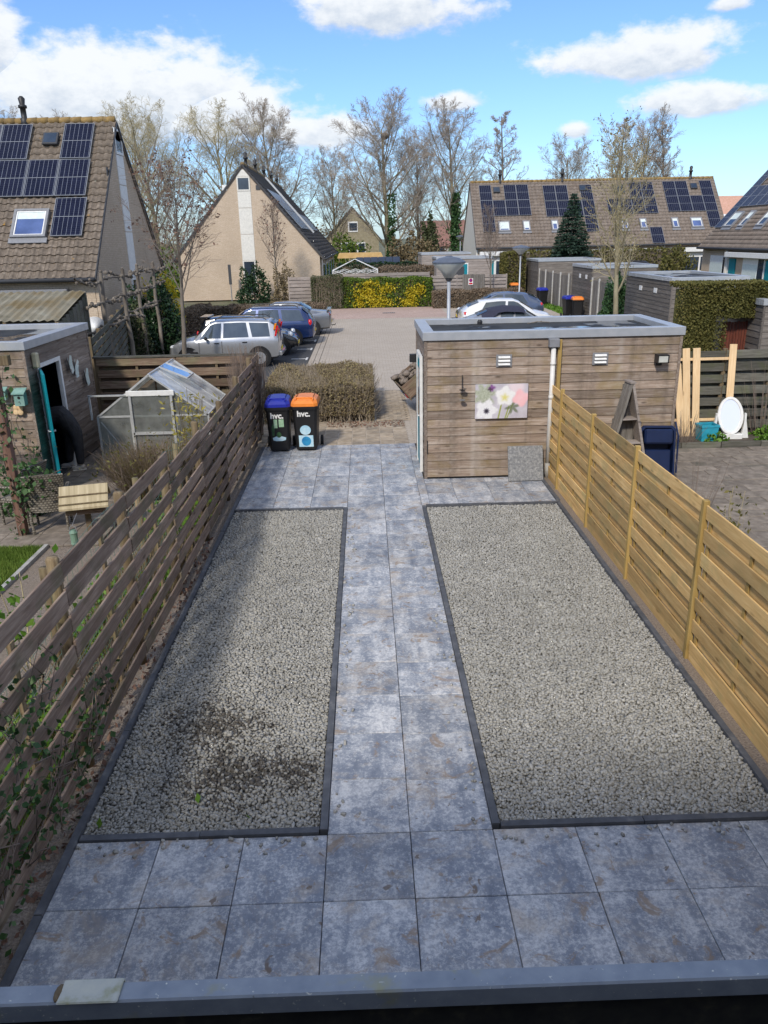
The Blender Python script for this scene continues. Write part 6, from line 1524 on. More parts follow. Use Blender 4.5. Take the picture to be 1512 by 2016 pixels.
hedge('back_ivy_wall', 'ivy covered garden wall behind the gazebo frame', -2.4, 8.0, 62.6, 63.4, 2.1, m_holly, 7000, .11)
hedge('twig_hedge', 'dark twiggy hedge left of the pale parking shed', .8, 5.4, 51.5, 52.4, 2.15, m_brownhedge, 6000, .08, ntw=500)
# clipped hedge with an arch at right
ah = thing('arched_hedge', 'thick clipped green brown hedge with an arch over a red gate', 'hedge', (7.25, 13.9, 0))
pp = []
for (x0, x1, z0, z1, n) in ((0, 1.02, 0, 2.92, 15000), (1.02, 2.2, 2.12, 2.92, 8000)):
    u = rng.uniform(0, 1, (n, 3)); f = rng.integers(0, 4, n); q = np.stack([x0 + u[:, 0]*(x1 - x0), u[:, 1]*1.2, z0 + u[:, 2]*(z1 - z0)], 1); j = np.abs(rng.normal(0, .05, n))
    q[f <= 1, 1] = j[f <= 1]; q[f == 2, 2] = (z1 - j)[f == 2]
    if x0 == 0: q[f == 3, 0] = np.where(u[f == 3, 1] < .5, j[f == 3], x1 - j[f == 3])
    else: q[f == 3, 2] = z0 + j[f == 3]
    q[:, 1] += .05*np.sin(q[:, 0]*4) + .05*np.sin(q[:, 2]*3.3); pp.append(q)
stuff(leaves('leaves', np.concatenate(pp), .036, m_box, ah))
MB().box(.16, .86, .24, 1.1, 0, 2.74).box(.86, 2.1, .24, 1.1, 2.3, 2.74).build('inner_twigs', m_box, ah)
def blob_bush(name, label, loc, r, m, n, size, cat='bush', stem=True, group=None, lump=.25, up=0.0):
    t = thing(name, label, cat, loc, 0, group)
    d = rng.normal(0, 1, (n, 3)); d /= np.linalg.norm(d, axis=1, keepdims=True); d[:, 2] = np.abs(d[:, 2])*1.0 - .1
    k = 1 + lump*(np.sin(d[:, 0]*5 + 1) * np.sin(d[:, 1]*4) + .6*np.sin(d[:, 2]*7 + d[:, 0]*6))
    q = d*np.array(r)*(k*rng.uniform(.55, 1.03, n)**.5)[:, None]; q[:, 2] = np.clip(q[:, 2], .02, None)
    leaves('leaves', q, size, m, t, up=up)
    if stem:
        L = [(np.array([[0, 0, 0], [rng.normal(0, .2)*r[0], rng.normal(0, .2)*r[1], r[2]*.5], [rng.normal(0, .5)*r[0], rng.normal(0, .5)*r[1], r[2]*.8]]), np.array([.03, .02, .008])) for _ in range(7)]
        stuff(link('stems', tubes_mesh('stems', L, m_bark, 4), t))
    return t
blob_bush('ivy_bush', 'dense dark glossy ivy bush left of the parking bays', (-8.35, 26.0, 0), (1.0, 1.1, 2.75), m_holly, 9000, .085)
blob_bush('forsythia_bush', 'yellow forsythia bush behind the dark ivy bush', (-9.2, 30.5, 0), (1.0, .9, 2.8), m_yellow, 2600, .09)
blob_bush('gable_laurel', 'green laurel bush at the foot of the white gable strip', (-8.0, 51.8, 0), (1.1, .8, 2.5), m_holly, 2600, .11)
blob_bush('gable_shrub', 'pale straw coloured shrub left of the slatted house fence', (-5.5, 47.8, 0), (.8, .7, 2.6), m_straw, 2600, .08)
blob_bush('green_side_bush', 'mossy yellow green shrub between mossy fence and ivy bush', (-8.1, 22.4, 0), (.55, .55, 2.1), m_dullhedge, 3500, .06)
blob_bush('garden_shrub', 'round clipped shrub before the right edge house', (20.6, 49.5, 0), (1.3, 1.2, 3.0), m_box, 3500, .12)
blob_bush('garden_hedge_bush', 'dark ivy covered bush beside the street tree in the right alley', (10.75, 30.2, 0), (.7, 1.2, 2.3), m_ivy, 6000, .085)
for (x, y, r, hh, m_, lb) in ((-3.5, 90, 4.0, 4.5, m_greenhedge, 'yellow green willow like bush right of the mid house eave'), (4.5, 80, 2.8, 4.4, m_straw, 'brown reed coloured shrub at the foot of the widest tree'), (6.8, 84, 1.0, 6.2, m_dullhedge, 'narrow columnar green tree beside the widest tree'),
                             (-19, 60, 4.5, 4.5, m_greenhedge, 'bright green bush seen between the left house and mid house'), (12.0, 76, 1.6, 3.0, m_dullhedge, 'green bush at the foot of the ivy clad trunk'), (-9, 110, 7, 6.0, m_straw, 'brown thicket left of the distant olive gable'), (16, 112, 9, 6.2, m_brownhedge, 'brown thicket before the distant red roof')):
    blob_bush('distant_bush', lb, (x, y, 0), (r, r*.6, hh), m_, 3200, .22)
iv = thing('trunk_ivy', 'dark ivy mantle on the trunk left of the far row', 'ivy', (9.9, 85.7, 0))
q = rng.uniform(0, 1, (2500, 3)); an = q[:, 0]*6.28; rad = .28 + .5*(1 - q[:, 1])*(.6 + .5*np.sin(q[:, 1]*17 + an)) + rng.normal(0, .14, 2500)
leaves('leaves', np.stack([np.cos(an)*rad, np.sin(an)*rad, q[:, 1]**1.4*8.5], 1), .22, m_ivy, iv)
iv = thing('trunk_ivy', 'dark ivy patches on the trunk of the widest bare tree', 'ivy', (2.7, 85.4, 0))
q = rng.uniform(0, 1, (800, 3)); an = q[:, 0]*6.28; rad = .34 + rng.normal(0, .1, 800)
leaves('leaves', np.stack([np.cos(an)*rad + .25*q[:, 1], np.sin(an)*rad, 2 + q[:, 1]**1.5*6.5], 1), .2, m_ivy, iv)
# fir
ft = thing('fir_tree', 'dark green fir tree before the far row of houses', 'tree', (15.5, 57.0, 0))
MB().tube([(0, 0, 0), (0, 0, 6.7)], [.13, .02], 8).build('trunk', m_bark, ft)
pp = []
for k in range(30):
    z = .9 + 5.9*(k/29); rad = 2.1*(1 - (k/29))**.85 + .12
    for j in range(int(7 + rad*7)):
        a = rng.uniform(0, 6.28); n = int(16 + rad*20); t = np.sqrt(rng.uniform(.03, 1, n)); R1 = rad*rng.uniform(.82, 1.08)
        w = rng.normal(0, .10, n)*(.4 + t)
        pp.append(np.stack([np.cos(a)*t*R1 - np.sin(a)*w, np.sin(a)*t*R1 + np.cos(a)*w, z - .22*t*R1 + .10*t*t*R1 + rng.normal(0, .03, n)], 1))
leaves('crown', np.concatenate(pp), .09, m_fir, ft, aspect=2.4)
# street trees
st1 = tree_meshes(21, 5.6, .085, (18, 9, 7), (.40, .46, .55), ((20, 42), (25, 50), (25, 60)), lambda t: .7 + .5*math.sin(math.pi*t), (.01, .10, .08, .05), .44, m_twigr, m_bark, .0055, seg=(7, 6, 5, 3))
t = place_tree('street_tree', 'young street tree with withered seed clusters beside the silver car', st1, (-6.0, 20.3, 0), 0, (1, 1, .95))
pp = []
for p_, r_ in st1[3][2][::1] + st1[3][3][::3]:
    if rng.random() < .42 and p_[-1][2] > 2.8:
        n = rng.integers(2, 9); pp.append(p_[-1] + rng.normal(0, .05, (n, 3)) + np.array([0, 0, -.07]))
leaves('withered_leaves', np.concatenate(pp), .055, m_deadleaf, t, 1.8)
st2 = tree_meshes(22, 7.4, .12, (18, 9, 7), (.29, .46, .5), ((22, 45), (25, 50), (25, 60)), lambda t: .75 + .5*math.sin(math.pi*t), (.01, .10, .08, .05), .27, m_twigg, m_barkg, .0065, seg=(7, 6, 5, 3))
t = place_tree('street_tree', 'budding street tree rising behind the shed roof at right', st2, (9.25, 25.2, 0), 0, (.95, .95, .9))
pp = [p_[-1] + rng.normal(0, .03, (2, 3)) for p_, r_ in st2[3][3] if rng.random() < .7]
leaves('buds', np.concatenate(pp), .05, leafmat('bud_leaf', [(.2, (.14, .12, .06)), (.5, (.22, .19, .09)), (.8, (.30, .27, .13))], 3, .7, .2), t)
st3 = tree_meshes(23, 5.9, .07, (20, 8, 6), (.24, .46, .5), ((20, 40), (25, 50), (25, 60)), lambda t: .55 + .7*math.sin(math.pi*t), (.01, .10, .08, .05), .34, m_twigr, m_bark, .008, seg=(6, 5, 4, 2))
t = place_tree('street_tree', 'slim young tree in front of the sand brick gable', st3, (-6.1, 49.6, 0))
leaves('withered_leaves', np.concatenate([p_[-1] + rng.normal(0, .05, (2, 3)) for p_, r_ in st3[3][2] if rng.random() < .6]), .085, m_deadleaf, t, 1.8)
place_tree('street_tree', 'thin sapling before the pale court fence', st3, (7.55, 45.0, 0), 1.0, (.75, .75, .88))
nest = thing('bird_nest', 'dark twig nest high in the widest bare tree', 'nest', (2.3, 85.6, 14.2))
nm = MB().ball((0, 0, 0), (.45, .45, .35), 10, 6).build('twig_ball', m_bark, nest)
# espaliered limes
esp = [(-7.15, 16.8), (-7.35, 19.4), (-7.7, 22.2), (-7.95, 25.2)]
for i, (x, y) in enumerate(esp):
    t = thing('espalier_tree', ('nearest', 'second', 'third', 'farthest')[i] + ' pollarded espalier tree before the left house gable', 'tree', (x, y, 0), 0, 'espalier trees')
    R2 = np.random.default_rng(40 + i)
    pts = np.array([[0, 0, 0], [.03, .02, 1.2], [-.02, 0, 2.2], [.02, 0, 3.35]]); link('trunk', tubes_mesh('trunk', [(pts, np.array([.075, .07, .06, .055]))], m_bark, 8), t)
    L, K = [], []
    for z in (2.0, 2.6, 3.15):
        for sg in (-1, 1):
            q = [np.array([0, 0, z])]
            for s_ in range(5): q.append(q[-1] + np.array([.02*sg, sg*.27, 0]) + R2.normal(0, .035, 3))
            L.append((np.array(q), np.array([.035, .032, .032, .03, .028, .03])))
            for s_ in range(1, 6):
                for _ in range(2): K.append(q[s_] + R2.normal(0, .03, 3))
    link('arms', tubes_mesh('arms', L, m_bark, 6), t)
    kb = MB()
    for k in K + [np.array([.02, 0, 3.38])]: kb.ball(tuple(k), .045*R2.uniform(.7, 1.3), 6, 4)
    stuff(kb.build('knuckles', m_bark, t))
# straw coloured shrub, bamboo, dry stems in the left garden
def tuft(name, label, loc, n, h, spread, m, parent=None, w=.004, seg=3, cat='plant'):
    L = []
    for _ in range(n):
        a = rng.uniform(0, 6.28); b = rng.uniform(0, 1)**.6*spread; hh = h*rng.uniform(.55, 1.05); p0 = np.array([math.cos(a)*b*.45, math.sin(a)*b*.45, 0])
        f = np.linspace(0, 1, seg + 1)[:, None]; tip = np.array([math.cos(a)*b, math.sin(a)*b, hh])
        L.append((p0 + f*(tip - p0)*np.array([1, 1, 1]) + np.concatenate([np.zeros((1, 3)), rng.normal(0, .012, (seg, 3))]), np.linspace(w, w*.4, seg + 1)*rng.uniform(.7, 1.4)))
    t = thing(name, label, cat, loc)
    stuff(link('stems', tubes_mesh('stems', L, m, 3), t))
    return t
t = tuft('dry_shrub', 'dense straw coloured dome shrub before the greenhouse', (-3.98, 8.2, 0), 1900, .82, .82, m_straw)
L = []
for _ in range(900):
    a, b = rng.uniform(0, 6.28), rng.uniform(.1, .85); q0 = np.array([math.cos(a)*b*.8, math.sin(a)*b*.8, rng.uniform(.1, .55)]); d = np.array([math.cos(a)*.25*b + rng.normal(0, .12), math.sin(a)*.25*b + rng.normal(0, .12), rng.uniform(.15, .5)])
    L.append((np.stack([q0, q0 + d*.5 + rng.normal(0, .02, 3), q0 + d]), np.array([.004, .003, .002])))
stuff(link('side_shoots', tubes_mesh('side_shoots', L, m_twigr, 3), t))
q = rng.normal(0, 1, (700, 3))*np.array([.42, .42, .2]) + np.array([0, 0, .55]); leaves('leaves', q, .03, m_box, t, 2.2)
t = tuft('bamboo_plant', 'thin bamboo with yellow leaves at the greenhouse corner', (-3.35, 8.75, 0), 26, 1.6, .4, m_straw, w=.008)
leaves('leaves', np.stack([rng.normal(0, .22, 320), rng.normal(0, .22, 320), rng.uniform(.5, 1.6, 320)], 1), .032, m_bamboo, t, 3.2)
t = tuft('dry_bush', 'tangle of dry brown stems at the far end of the weathered fence', (-2.75, 11.75, 0), 420, 1.95, .45, m_twigr, w=.006)
tuft('bare_rose', 'leafless brown rose shrub before the pale pallet planks', (6.1, 10.45, .03), 60, .62, .42, m_twigr, w=.005)
tuft('thin_shrub', 'thin leafless shrub on the right garden paving', (4.6, 6.3, 0), 26, 1.0, .45, m_twigr, w=.004)
t = tuft('leafy_shoot', 'small shrub with olive leaves beside the right fence', (4.4, 4.6, 0), 9, 1.0, .2, m_twigg, w=.005)
leaves('leaves', np.stack([rng.normal(0, .11, 90), rng.normal(0, .11, 90), rng.uniform(.35, 1.0, 90)], 1), .032, m_box, t, 2.0)
t = tuft('wall_climber', 'brown leafless climber on the dark rear fence', (8.1, 11.12, .0), 60, 1.55, .8, m_twigr, w=.006)
for i, (x, y, r_) in enumerate(((6.75, 10.5, .24), (7.75, 10.45, .17), (8.35, 10.25, .15), (7.95, 10.9, .25), (8.6, 10.85, .22))):
    lb = ('green leafy clump at the foot of the turquoise crate', 'small green clump right of the mirror drawer', 'green clump growing at the planting bed edge', 'taller nettle like clump behind the mirror foot', 'green clump at far right of the planting bed')[i]
    blob_bush('green_clump', lb, (x, y, .05), (r_, r_*.7, r_*.8), m_fresh, 260, .05, 'plant', False, 'green clumps in the planting bed')
# climbing plant on shed corner and pergola, undergrowth behind the fence, ivy on the fence
def vine(name, label, loc, paths, m, n, size, spread, cat='climber', wood_m=None):
    t = thing(name, label, cat, loc); L, P = [], []
    for path in paths:
        q = np.array(path, float); f = np.linspace(0, len(q) - 1, len(q)*4); c = np.stack([np.interp(f, np.arange(len(q)), q[:, i]) for i in range(3)], 1); c[1:] += rng.normal(0, .02, (len(c) - 1, 3))
        L.append((c, np.linspace(.010, .004, len(c))))
        k = rng.uniform(0, len(c) - 1, n); P.append(np.stack([np.interp(k, np.arange(len(c)), c[:, i]) for i in range(3)], 1) + rng.normal(0, 1, (n, 3))*np.array(spread))
    stuff(link('stems', tubes_mesh('stems', L, wood_m or m_twigr, 4), t))
    if n: leaves('leaves', np.concatenate(P), size, m, t, 1.4)
    return t
vine('climbing_plant', 'green climber wound around the reddish pergola post', (-5.42, 6.4, 0), [[(0, -.08, 0), (.08, -.08, .6), (-.08, -.06, 1.2), (.06, -.08, 1.9), (0, 0, 2.4)], [(.1, -.1, .7), (.3, -.1, .9), (.5, 0, .85)]], m_ivy, 170, .06, (.10, .07, .12))
vine('shed_climber', 'mostly bare climber spreading over the left shed front', (-6.2, 8.56, 0), [[(0, 0, 0), (-.2, 0, .9), (-.3, -.03, 1.9), (-.1, 0, 2.3)], [(.05, 0, 0), (.1, 0, .7), (-.1, 0, 1.3), (.05, 0, 1.9)], [(-.3, 0, 0), (-.6, 0, .8), (-.5, 0, 1.6)], [(.1, -.02, .1), (-.3, -.02, .6), (-.7, 0, 1.2)], [(-.1, -.02, .2), (.15, -.02, .5), (.2, 0, .9)]], m_ivy, 26, .06, (.08, .03, .1))
blob_bush('pergola_bush', 'leafy green shrub at the foot of the climber post', (-5.75, 7.45, 0), (.42, .35, .85), m_ivy, 700, .06, 'plant')
fi = thing('fence_ivy', 'ivy covering the near end of the weathered fence', 'ivy', (-2.53, 0, 0))
P = []; L = []
for (yc, zc, sy, sz, n) in ((-.75, 1.15, .35, .28, 240), (-.2, .75, .3, .25, 180), (.35, .55, .3, .22, 170), (.75, .35, .3, .16, 150), (-.8, .55, .4, .25, 200), (.1, 1.2, .22, .12, 70), (1.0, .6, .16, .2, 70), (.1, .2, .5, .12, 140), (-1.3, .8, .4, .5, 220)):
    P.append(np.stack([rng.choice([.035, .03, -.02, -.05], n) + rng.normal(0, .018, n), rng.normal(yc, sy, n), np.clip(rng.normal(zc, sz, n), .03, 1.5)], 1))
    for _ in range(4):
        q0 = np.array([.03, yc + rng.normal(0, sy), max(.05, zc - sz)]); L.append((np.stack([q0, q0 + np.array([.0, rng.normal(0, .2), .2]), q0 + np.array([.01, rng.normal(0, .3), .45])]), np.array([.006, .005, .003])))
leaves('leaves', np.concatenate(P)[rng.random(sum(map(len, P))) < .6], .046, m_ivy, fi, 1.25); stuff(link('stems', tubes_mesh('stems', L, m_twigr, 4), fi))
cl = thing('fence_creeper', 'pale fresh leaved creeper at the left picture edge above the fence', 'creeper', (-2.72, .45, 1.2))
leaves('leaves', np.stack([rng.normal(-.1, .1, 130), rng.normal(0, .22, 130), rng.normal(.38, .16, 130)], 1), .045, m_fresh, cl, 1.5)
stuff(link('stems', tubes_mesh('stems', [(np.stack([np.array([0, 0, -.1]), np.array([-.05, y, .3]), np.array([-.1, y*1.6, .6])]), np.array([.006, .005, .003])) for y in (-.2, 0, .2)], m_twigg, 4), cl))
und = blades('undergrowth', 5200, (-3.5, -2.68, -2.5, 9.5), .34, m_straw, None, .5, .006); stuff(und); und['label'] = 'dry stems and grass under the weathered fence'
p = np.stack([rng.uniform(-3.6, -2.72, 5200), rng.uniform(-2.5, 8.5, 5200), np.abs(rng.normal(.06, .12, 5200))], 1); p = p[np.sin(p[:, 1]*2.1) + .6*np.sin(p[:, 1]*5.3 + p[:, 0]*4) > -.1]
u2 = stuff(leaves('ground_cover', p, .062, m_fresh)); u2['label'] = 'bright green ground cover showing through the fence gaps'
p = np.stack([rng.uniform(-5.1, -4.6, 500), rng.uniform(5.6, 6.3, 500), np.abs(rng.normal(.04, .05, 500))], 1)
lv = stuff(leaves('fallen_leaves', np.concatenate([np.stack([rng.uniform(-2.62, -2.47, 260), rng.uniform(-1, 6, 260), rng.uniform(0, .02, 260)], 1), np.stack([rng.uniform(-1.2, .6, 260), rng.uniform(12.7, 13.3, 260), rng.uniform(.01, .03, 260)], 1)]), .035, m_deadleaf)); lv['label'] = 'brown leaf litter along the fence foot and hedge'
q = np.concatenate([np.stack([rng.uniform(10.3, 10.95, 1500), rng.uniform(36.5, 46, 1500), np.abs(rng.normal(.0, .05, 1500))], 1)]); stuff(leaves('verge_grass', q, .10, m_fresh, None, 2.5, 1.5))['label'] = 'grass verge at the foot of the alley fence'
for i, (x, y, s_) in enumerate(((-2.3, .18, .035), (-1.62, .42, .032), (-1.2, .2, .028))):
    o = leaves('fallen_leaf', np.array([[x, y, .012]]), s_*1.6, m_fresh); tag(o, ('fallen green leaf by the kerb at lower left', 'fallen yellow green leaf lying farthest from the path slabs', 'tiny fallen leaf on the gravel nearest the path slabs')[i], 'leaf', 'fallen leaves on the gravel')
# ------------------------------------------------------------------ cars
def car(label, loc, rz, paint, st, wins, ws, rw, axles, name='parked_car', roof_m=None, rails=False, wheel_r=.30, head=None, tail=None, bumper=True, extra=None, top_m=None):
    """st: stations (x, z_low, z_belt, z_top, half width at belt, half width at roof), front at +x"""
    t = thing(name, label, 'car', loc, rz, 'parked cars')
    S = np.array(st, float)
    def at(x): return [np.interp(x, S[:, 0], S[:, i]) for i in range(1, 6)]
    X = np.unique(np.concatenate([np.linspace(S[0, 0], S[-1, 0], 40), S[:, 0]]))
    rings = []
    for x in X:
        zl, zb, zt, hb, ht = at(x)
        half = [(hb*.80, zl), (hb*.97, zl + .08), (hb*1.0, zl + .5*(zb - zl)), (hb*.985, zb - .10), (hb*.95, zb), (ht, max(zt - .05, zb + .004)), (ht*.85, max(zt - .012, zb + .01)), (ht*.45, zt + .012), (0, zt + .018)]
        rings.append([(x, y, z) for y, z in half] + [(x, -y, z) for y, z in reversed(half[:-1])])
    n = len(rings[0]); vs = [p for r_ in rings for p in r_]
    fs = [(i*n + j, (i+1)*n + j, (i+1)*n + j + 1, i*n + j + 1) for i in range(len(rings)-1) for j in range(n-1)] + [(i*n + n-1, (i+1)*n + n-1, (i+1)*n, i*n) for i in range(len(rings)-1)]
    fs += [tuple(range(n)), tuple(reversed(range((len(rings)-1)*n, len(rings)*n)))]
    b = MB().add(vs, fs)
    body = b.build('body', paint, t, True)
    es = body.modifiers.new('e', 'EDGE_SPLIT'); es.split_angle = R(38)
    def side(x, f, sg, off=.009):
        zl, zb, zt, hb, ht = at(x); y = hb*.95 + (ht - hb*.95)*f; z = zb + (zt - .05 - zb)*f
        return (x, sg*(y + off), z + off*.3)
    for (xa, xb, xc, xd) in wins:       # belt from xa to xb, roof from xc to xd
        for sg in (-1, 1):
            k = 5; q = MB()
            lo = [side(xa + (xb - xa)*i/k, .07, sg) for i in range(k+1)]; hi = [side(xc + (xd - xc)*i/k, .93, sg) for i in range(k+1)]
            q.add(lo + hi, [(i, i+1, k+2+i, k+1+i) for i in range(k)]).build('side_window', m_carglass, t)
    for nm, (x0, x1) in (('windscreen', ws), ('rear_window', rw)):
        q = []
        for x in np.linspace(x0, x1, 4):
            zl, zb, zt, hb, ht = at(x); q += [(x, -ht*.93, zt - .012), (x, -ht*.45, zt + .026), (x, ht*.45, zt + .026), (x, ht*.93, zt - .012)]
        sx = .012 if nm == 'windscreen' else -.012
        MB().add([(p[0] + sx, p[1], p[2] + .012) for p in q], [(i*4 + j, i*4 + j + 1, (i+1)*4 + j + 1, (i+1)*4 + j) for i in range(3) for j in range(3)]).build(nm, m_carglass, t)
    for ax in axles:
        hb = at(ax)[3]
        for sg in (-1, 1):
            MB().tube([(ax, sg*(hb - .12), wheel_r + .015), (ax, sg*(hb + .006), wheel_r + .015)], wheel_r + .075, 20).build('wheel_arch', m_black, t)
            w = MB().tube([(ax, sg*(hb - .19), wheel_r), (ax, sg*(hb - .02), wheel_r), (ax, sg*(hb + .012), wheel_r)], [wheel_r, wheel_r, wheel_r*.93], 22).build('wheel', m_tyre, t)
            rm = MB().tube([(ax, sg*(hb + .006), wheel_r), (ax, sg*(hb + .014), wheel_r)], wheel_r*.66, 18)
            for k in range(5):
                a = k*2*math.pi/5; rm.obox((ax + .5*wheel_r*math.cos(a)*.62, sg*(hb + .018), wheel_r + .5*wheel_r*math.sin(a)*.62), (math.cos(a)*wheel_r*.3, 0, math.sin(a)*wheel_r*.3), (0, .006, 0), (-math.sin(a)*.022, 0, math.cos(a)*.022))
            rm.build('rim', m_rim, w)
    xf, xr = S[-1, 0], S[0, 0]
    for sg in (-1, 1):
        for nm, spec, m_ in (('headlight', head, m_clearlamp), ('tail_lamp', tail, m_redlamp)):
            if not spec: continue
            x, y, z, sx, sy, sz = spec
            MB().ball((x, sg*y, z), (sx, sy, sz), 12, 8).build(nm, m_, t, True)
        xm = ws[0] - .25 if ws[0] > ws[1] else ws[0]
        MB().ball((ws[0] - .42, sg*(at(ws[0] - .42)[3] + .10), at(ws[0] - .3)[1] + .06), (.06, .09, .065), 10, 6).build('wing_mirror', m_black, t, True)
        for (xa, xb, xc, xd) in wins[:2]: MB().box(xa + .06, xa + .22, sg*(at(xa)[3]) - .012, sg*(at(xa)[3]) + .014, at(xa)[1] - .14, at(xa)[1] - .11).build('door_handle', m_black, t)
        for (xa, xb, xc, xd) in wins[:1]:
            for xx in (xa - .03, xb + .02):
                hb = at(xx)[3]; MB().box(xx - .006, xx + .006, sg*hb*.99 - .006, sg*hb*1.0 + .003, .42, at(xx)[1] - .06).build('door_seam', m_black, t)
        if rails: MB().tube([(wins[-1][2] + .05, sg*at(0)[4]*.88, at(wins[-1][2] + .05)[2] + .01), (wins[-1][2] + .2, sg*at(0)[4]*.88, at(0)[2] + .075), (wins[0][3] - .25, sg*at(0)[4]*.88, at(0)[2] + .07), (wins[0][3] - .08, sg*at(0)[4]*.88, at(wins[0][3] - .1)[2] + .01)], .018, 6).build('roof_rail', m_darkgrey, t)
    MB().box(xr - .012, xr + .02, -.26, .26, .50, .61).build('number_plate', m_amber if False else m_plate, t)
    MB().box(xf - .03, xf + .012, -.26, .26, .36, .47).build('number_plate', m_plate, t)
    MB().box(xf - .05, xf + .008, -.45, .45, .28, .35).build('grille', m_black, t)
    if extra: extra(t, at)
    return t
m_plate = plain('yellow_plate', (.72, .52, .03), .5)
p_silver = plain('silver_paint', (.42, .43, .44), .3, .6, 1); p_black = plain('black_paint', (.012, .013, .016), .25, .2, 1)
p_blue = plain('blue_paint', (.008, .026, .105), .28, .35, 1); p_grey = plain('grey_paint', (.20, .21, .225), .3, .5, 1)
p_white = plain('white_car_paint', (.74, .75, .75), .3, 0, 1); p_slate = plain('slate_blue_paint', (.10, .13, .20), .3, .5, 1)
m_softtop = mat('navy_soft_top', [(.3, (.018, .02, .04)), (.7, (.035, .038, .065))], 30, .9)
# 1 silver estate: station x from the rear
st = [(-1.88, .42, .80, .83, .66, .60), (-1.84, .30, .95, 1.02, .78, .64), (-1.76, .26, .97, 1.38, .80, .60), (-1.55, .24, .97, 1.52, .81, .60), (-.6, .22, .96, 1.56, .82, .62), (.25, .22, .94, 1.54, .82, .60), (.45, .22, .94, 1.47, .82, .59), (1.0, .22, .92, .985, .82, .66), (1.5, .24, .86, .90, .80, .62), (1.78, .28, .72, .76, .74, .55), (1.88, .36, .58, .60, .62, .45)]
def ex_silver(t, at):
    for sg in (-1, 1):
        MB().obox((-1.80, sg*.705, 1.18), (.03, 0, -.0), (0, .045, 0), (-.045, 0, .17)).build('tail_lamp', m_redlamp, t)
        MB().obox((-1.76, sg*.69, 1.33), (.03, 0, 0), (0, .045, 0), (-.03, 0, .10)).build('indicator', m_amber, t)
    MB().box(-1.95, -1.80, -.70, .70, .34, .50, .03).build('rear_bumper', p_silver, t)
car('silver compact estate car nearest the back fence, roof rails', (-5.05, 22.85, 0), R(180), p_silver, st, [(.08, .80, .05, .42), (-.86, -.0, -.78, -.03), (-1.58, -.98, -1.52, -.88)], (.98, .5), (-1.83, -1.62), (-1.2, 1.2), rails=True, wheel_r=.31, head=(1.72, .6, .70, .13, .13, .07), extra=ex_silver)
# 2 small black car, nose to the court, tailgate raised
st = [(-1.85, .40, .78, .80, .62, .52), (-1.78, .28, .90, 1.0, .76, .56), (-1.5, .24, .92, 1.36, .80, .56), (-.9, .22, .92, 1.42, .81, .58), (.1, .22, .90, 1.40, .81, .57), (.3, .22, .90, 1.34, .81, .57), (.85, .22, .88, .93, .81, .64), (1.4, .24, .80, .86, .79, .58), (1.72, .28, .66, .72, .70, .48), (1.85, .36, .54, .56, .58, .36)]
def ex_black(t, at):
    for sg in (-1, 1):
        MB().lathe([(.125, -.02), (.125, .02), (.10, .035)], 16).build('headlight_ring', m_rim, t, loc=(1.60, sg*.55, .74)).rotation_euler = (0, R(62), R(sg*14))
        MB().ball((1.74, sg*.5, .46), (.04, .06, .05), 8, 6).build('fog_lamp', m_clearlamp, t)
    MB().box(-1.72, -1.38, -.55, .55, 1.40, 1.44, .012).build('roof_spoiler', p_black, t)
car('small black car with round headlights between silver and blue cars', (-4.65, 25.45, 0), 0, p_black, st, [(-.35, .68, -.3, .28), (-1.25, -.45, -1.2, -.4)], (.83, .34), (-1.74, -1.53), (-1.2, 1.22), head=(1.60, .55, .74, .09, .11, .11), tail=(-1.80, .62, .85, .05, .07, .10), extra=ex_black)
# 3 blue estate
st = [(-2.22, .40, .78, .80, .70, .62), (-2.16, .28, .92, .98, .82, .64), (-2.0, .25, .94, 1.22, .84, .62), (-1.72, .22, .94, 1.46, .85, .60), (-.6, .22, .93, 1.50, .86, .62), (.3, .22, .92, 1.48, .86, .60), (.55, .22, .92, 1.40, .86, .59), (1.2, .22, .90, .96, .86, .68), (1.8, .24, .82, .88, .83, .62), (2.1, .28, .68, .72, .76, .55), (2.22, .36, .56, .58, .62, .42)]
car('dark blue estate car with big red tail lamps and roof bars', (-4.55, 28.3, 0), R(180), p_blue, st, [(.15, 1.0, .1, .5), (-.85, .05, -.78, .0), (-1.85, -.97, -1.65, -.9)], (1.17, .6), (-2.0, -1.76), (-1.38, 1.35), rails=True, head=(2.05, .62, .66, .12, .15, .08), tail=(-2.06, .74, .86, .10, .09, .17))
# 4 grey saloon
st = [(-2.2, .42, .90, .93, .68, .58), (-2.12, .28, .96, 1.0, .82, .66), (-1.75, .24, .95, 1.03, .84, .66), (-1.3, .22, .93, 1.08, .85, .62), (-.75, .22, .92, 1.40, .86, .58), (-.2, .22, .92, 1.44, .86, .59), (.3, .22, .91, 1.42, .86, .58), (.5, .22, .91, 1.34, .86, .58), (1.15, .22, .89, .95, .86, .66), (1.8, .24, .80, .86, .83, .60), (2.1, .28, .66, .70, .74, .52), (2.2, .36, .54, .56, .60, .4)]
def ex_grey(t, at): MB().box(-2.2, -2.0, -.66, .66, 1.08, 1.11, .01).box(-2.12, -2.06, -.5, -.46, .98, 1.09).box(-2.12, -2.06, .46, .5, .98, 1.09).build('boot_spoiler', p_silver, t); MB().tube([(-2.18, 0, .36), (-2.34, 0, .36), (-2.36, 0, .42)], .02, 6).build('tow_bar', m_black, t)
car('grey saloon with boot spoiler and tow bar behind the blue estate', (-3.98, 31.7, 0), R(180), p_grey, st, [(.12, .95, .08, .45), (-.9, .02, -.62, -.02)], (1.12, .56), (-1.28, -.8), (-1.35, 1.35), head=(2.03, .6, .62, .12, .14, .08), tail=(-2.1, .66, .88, .08, .12, .09), extra=ex_grey)
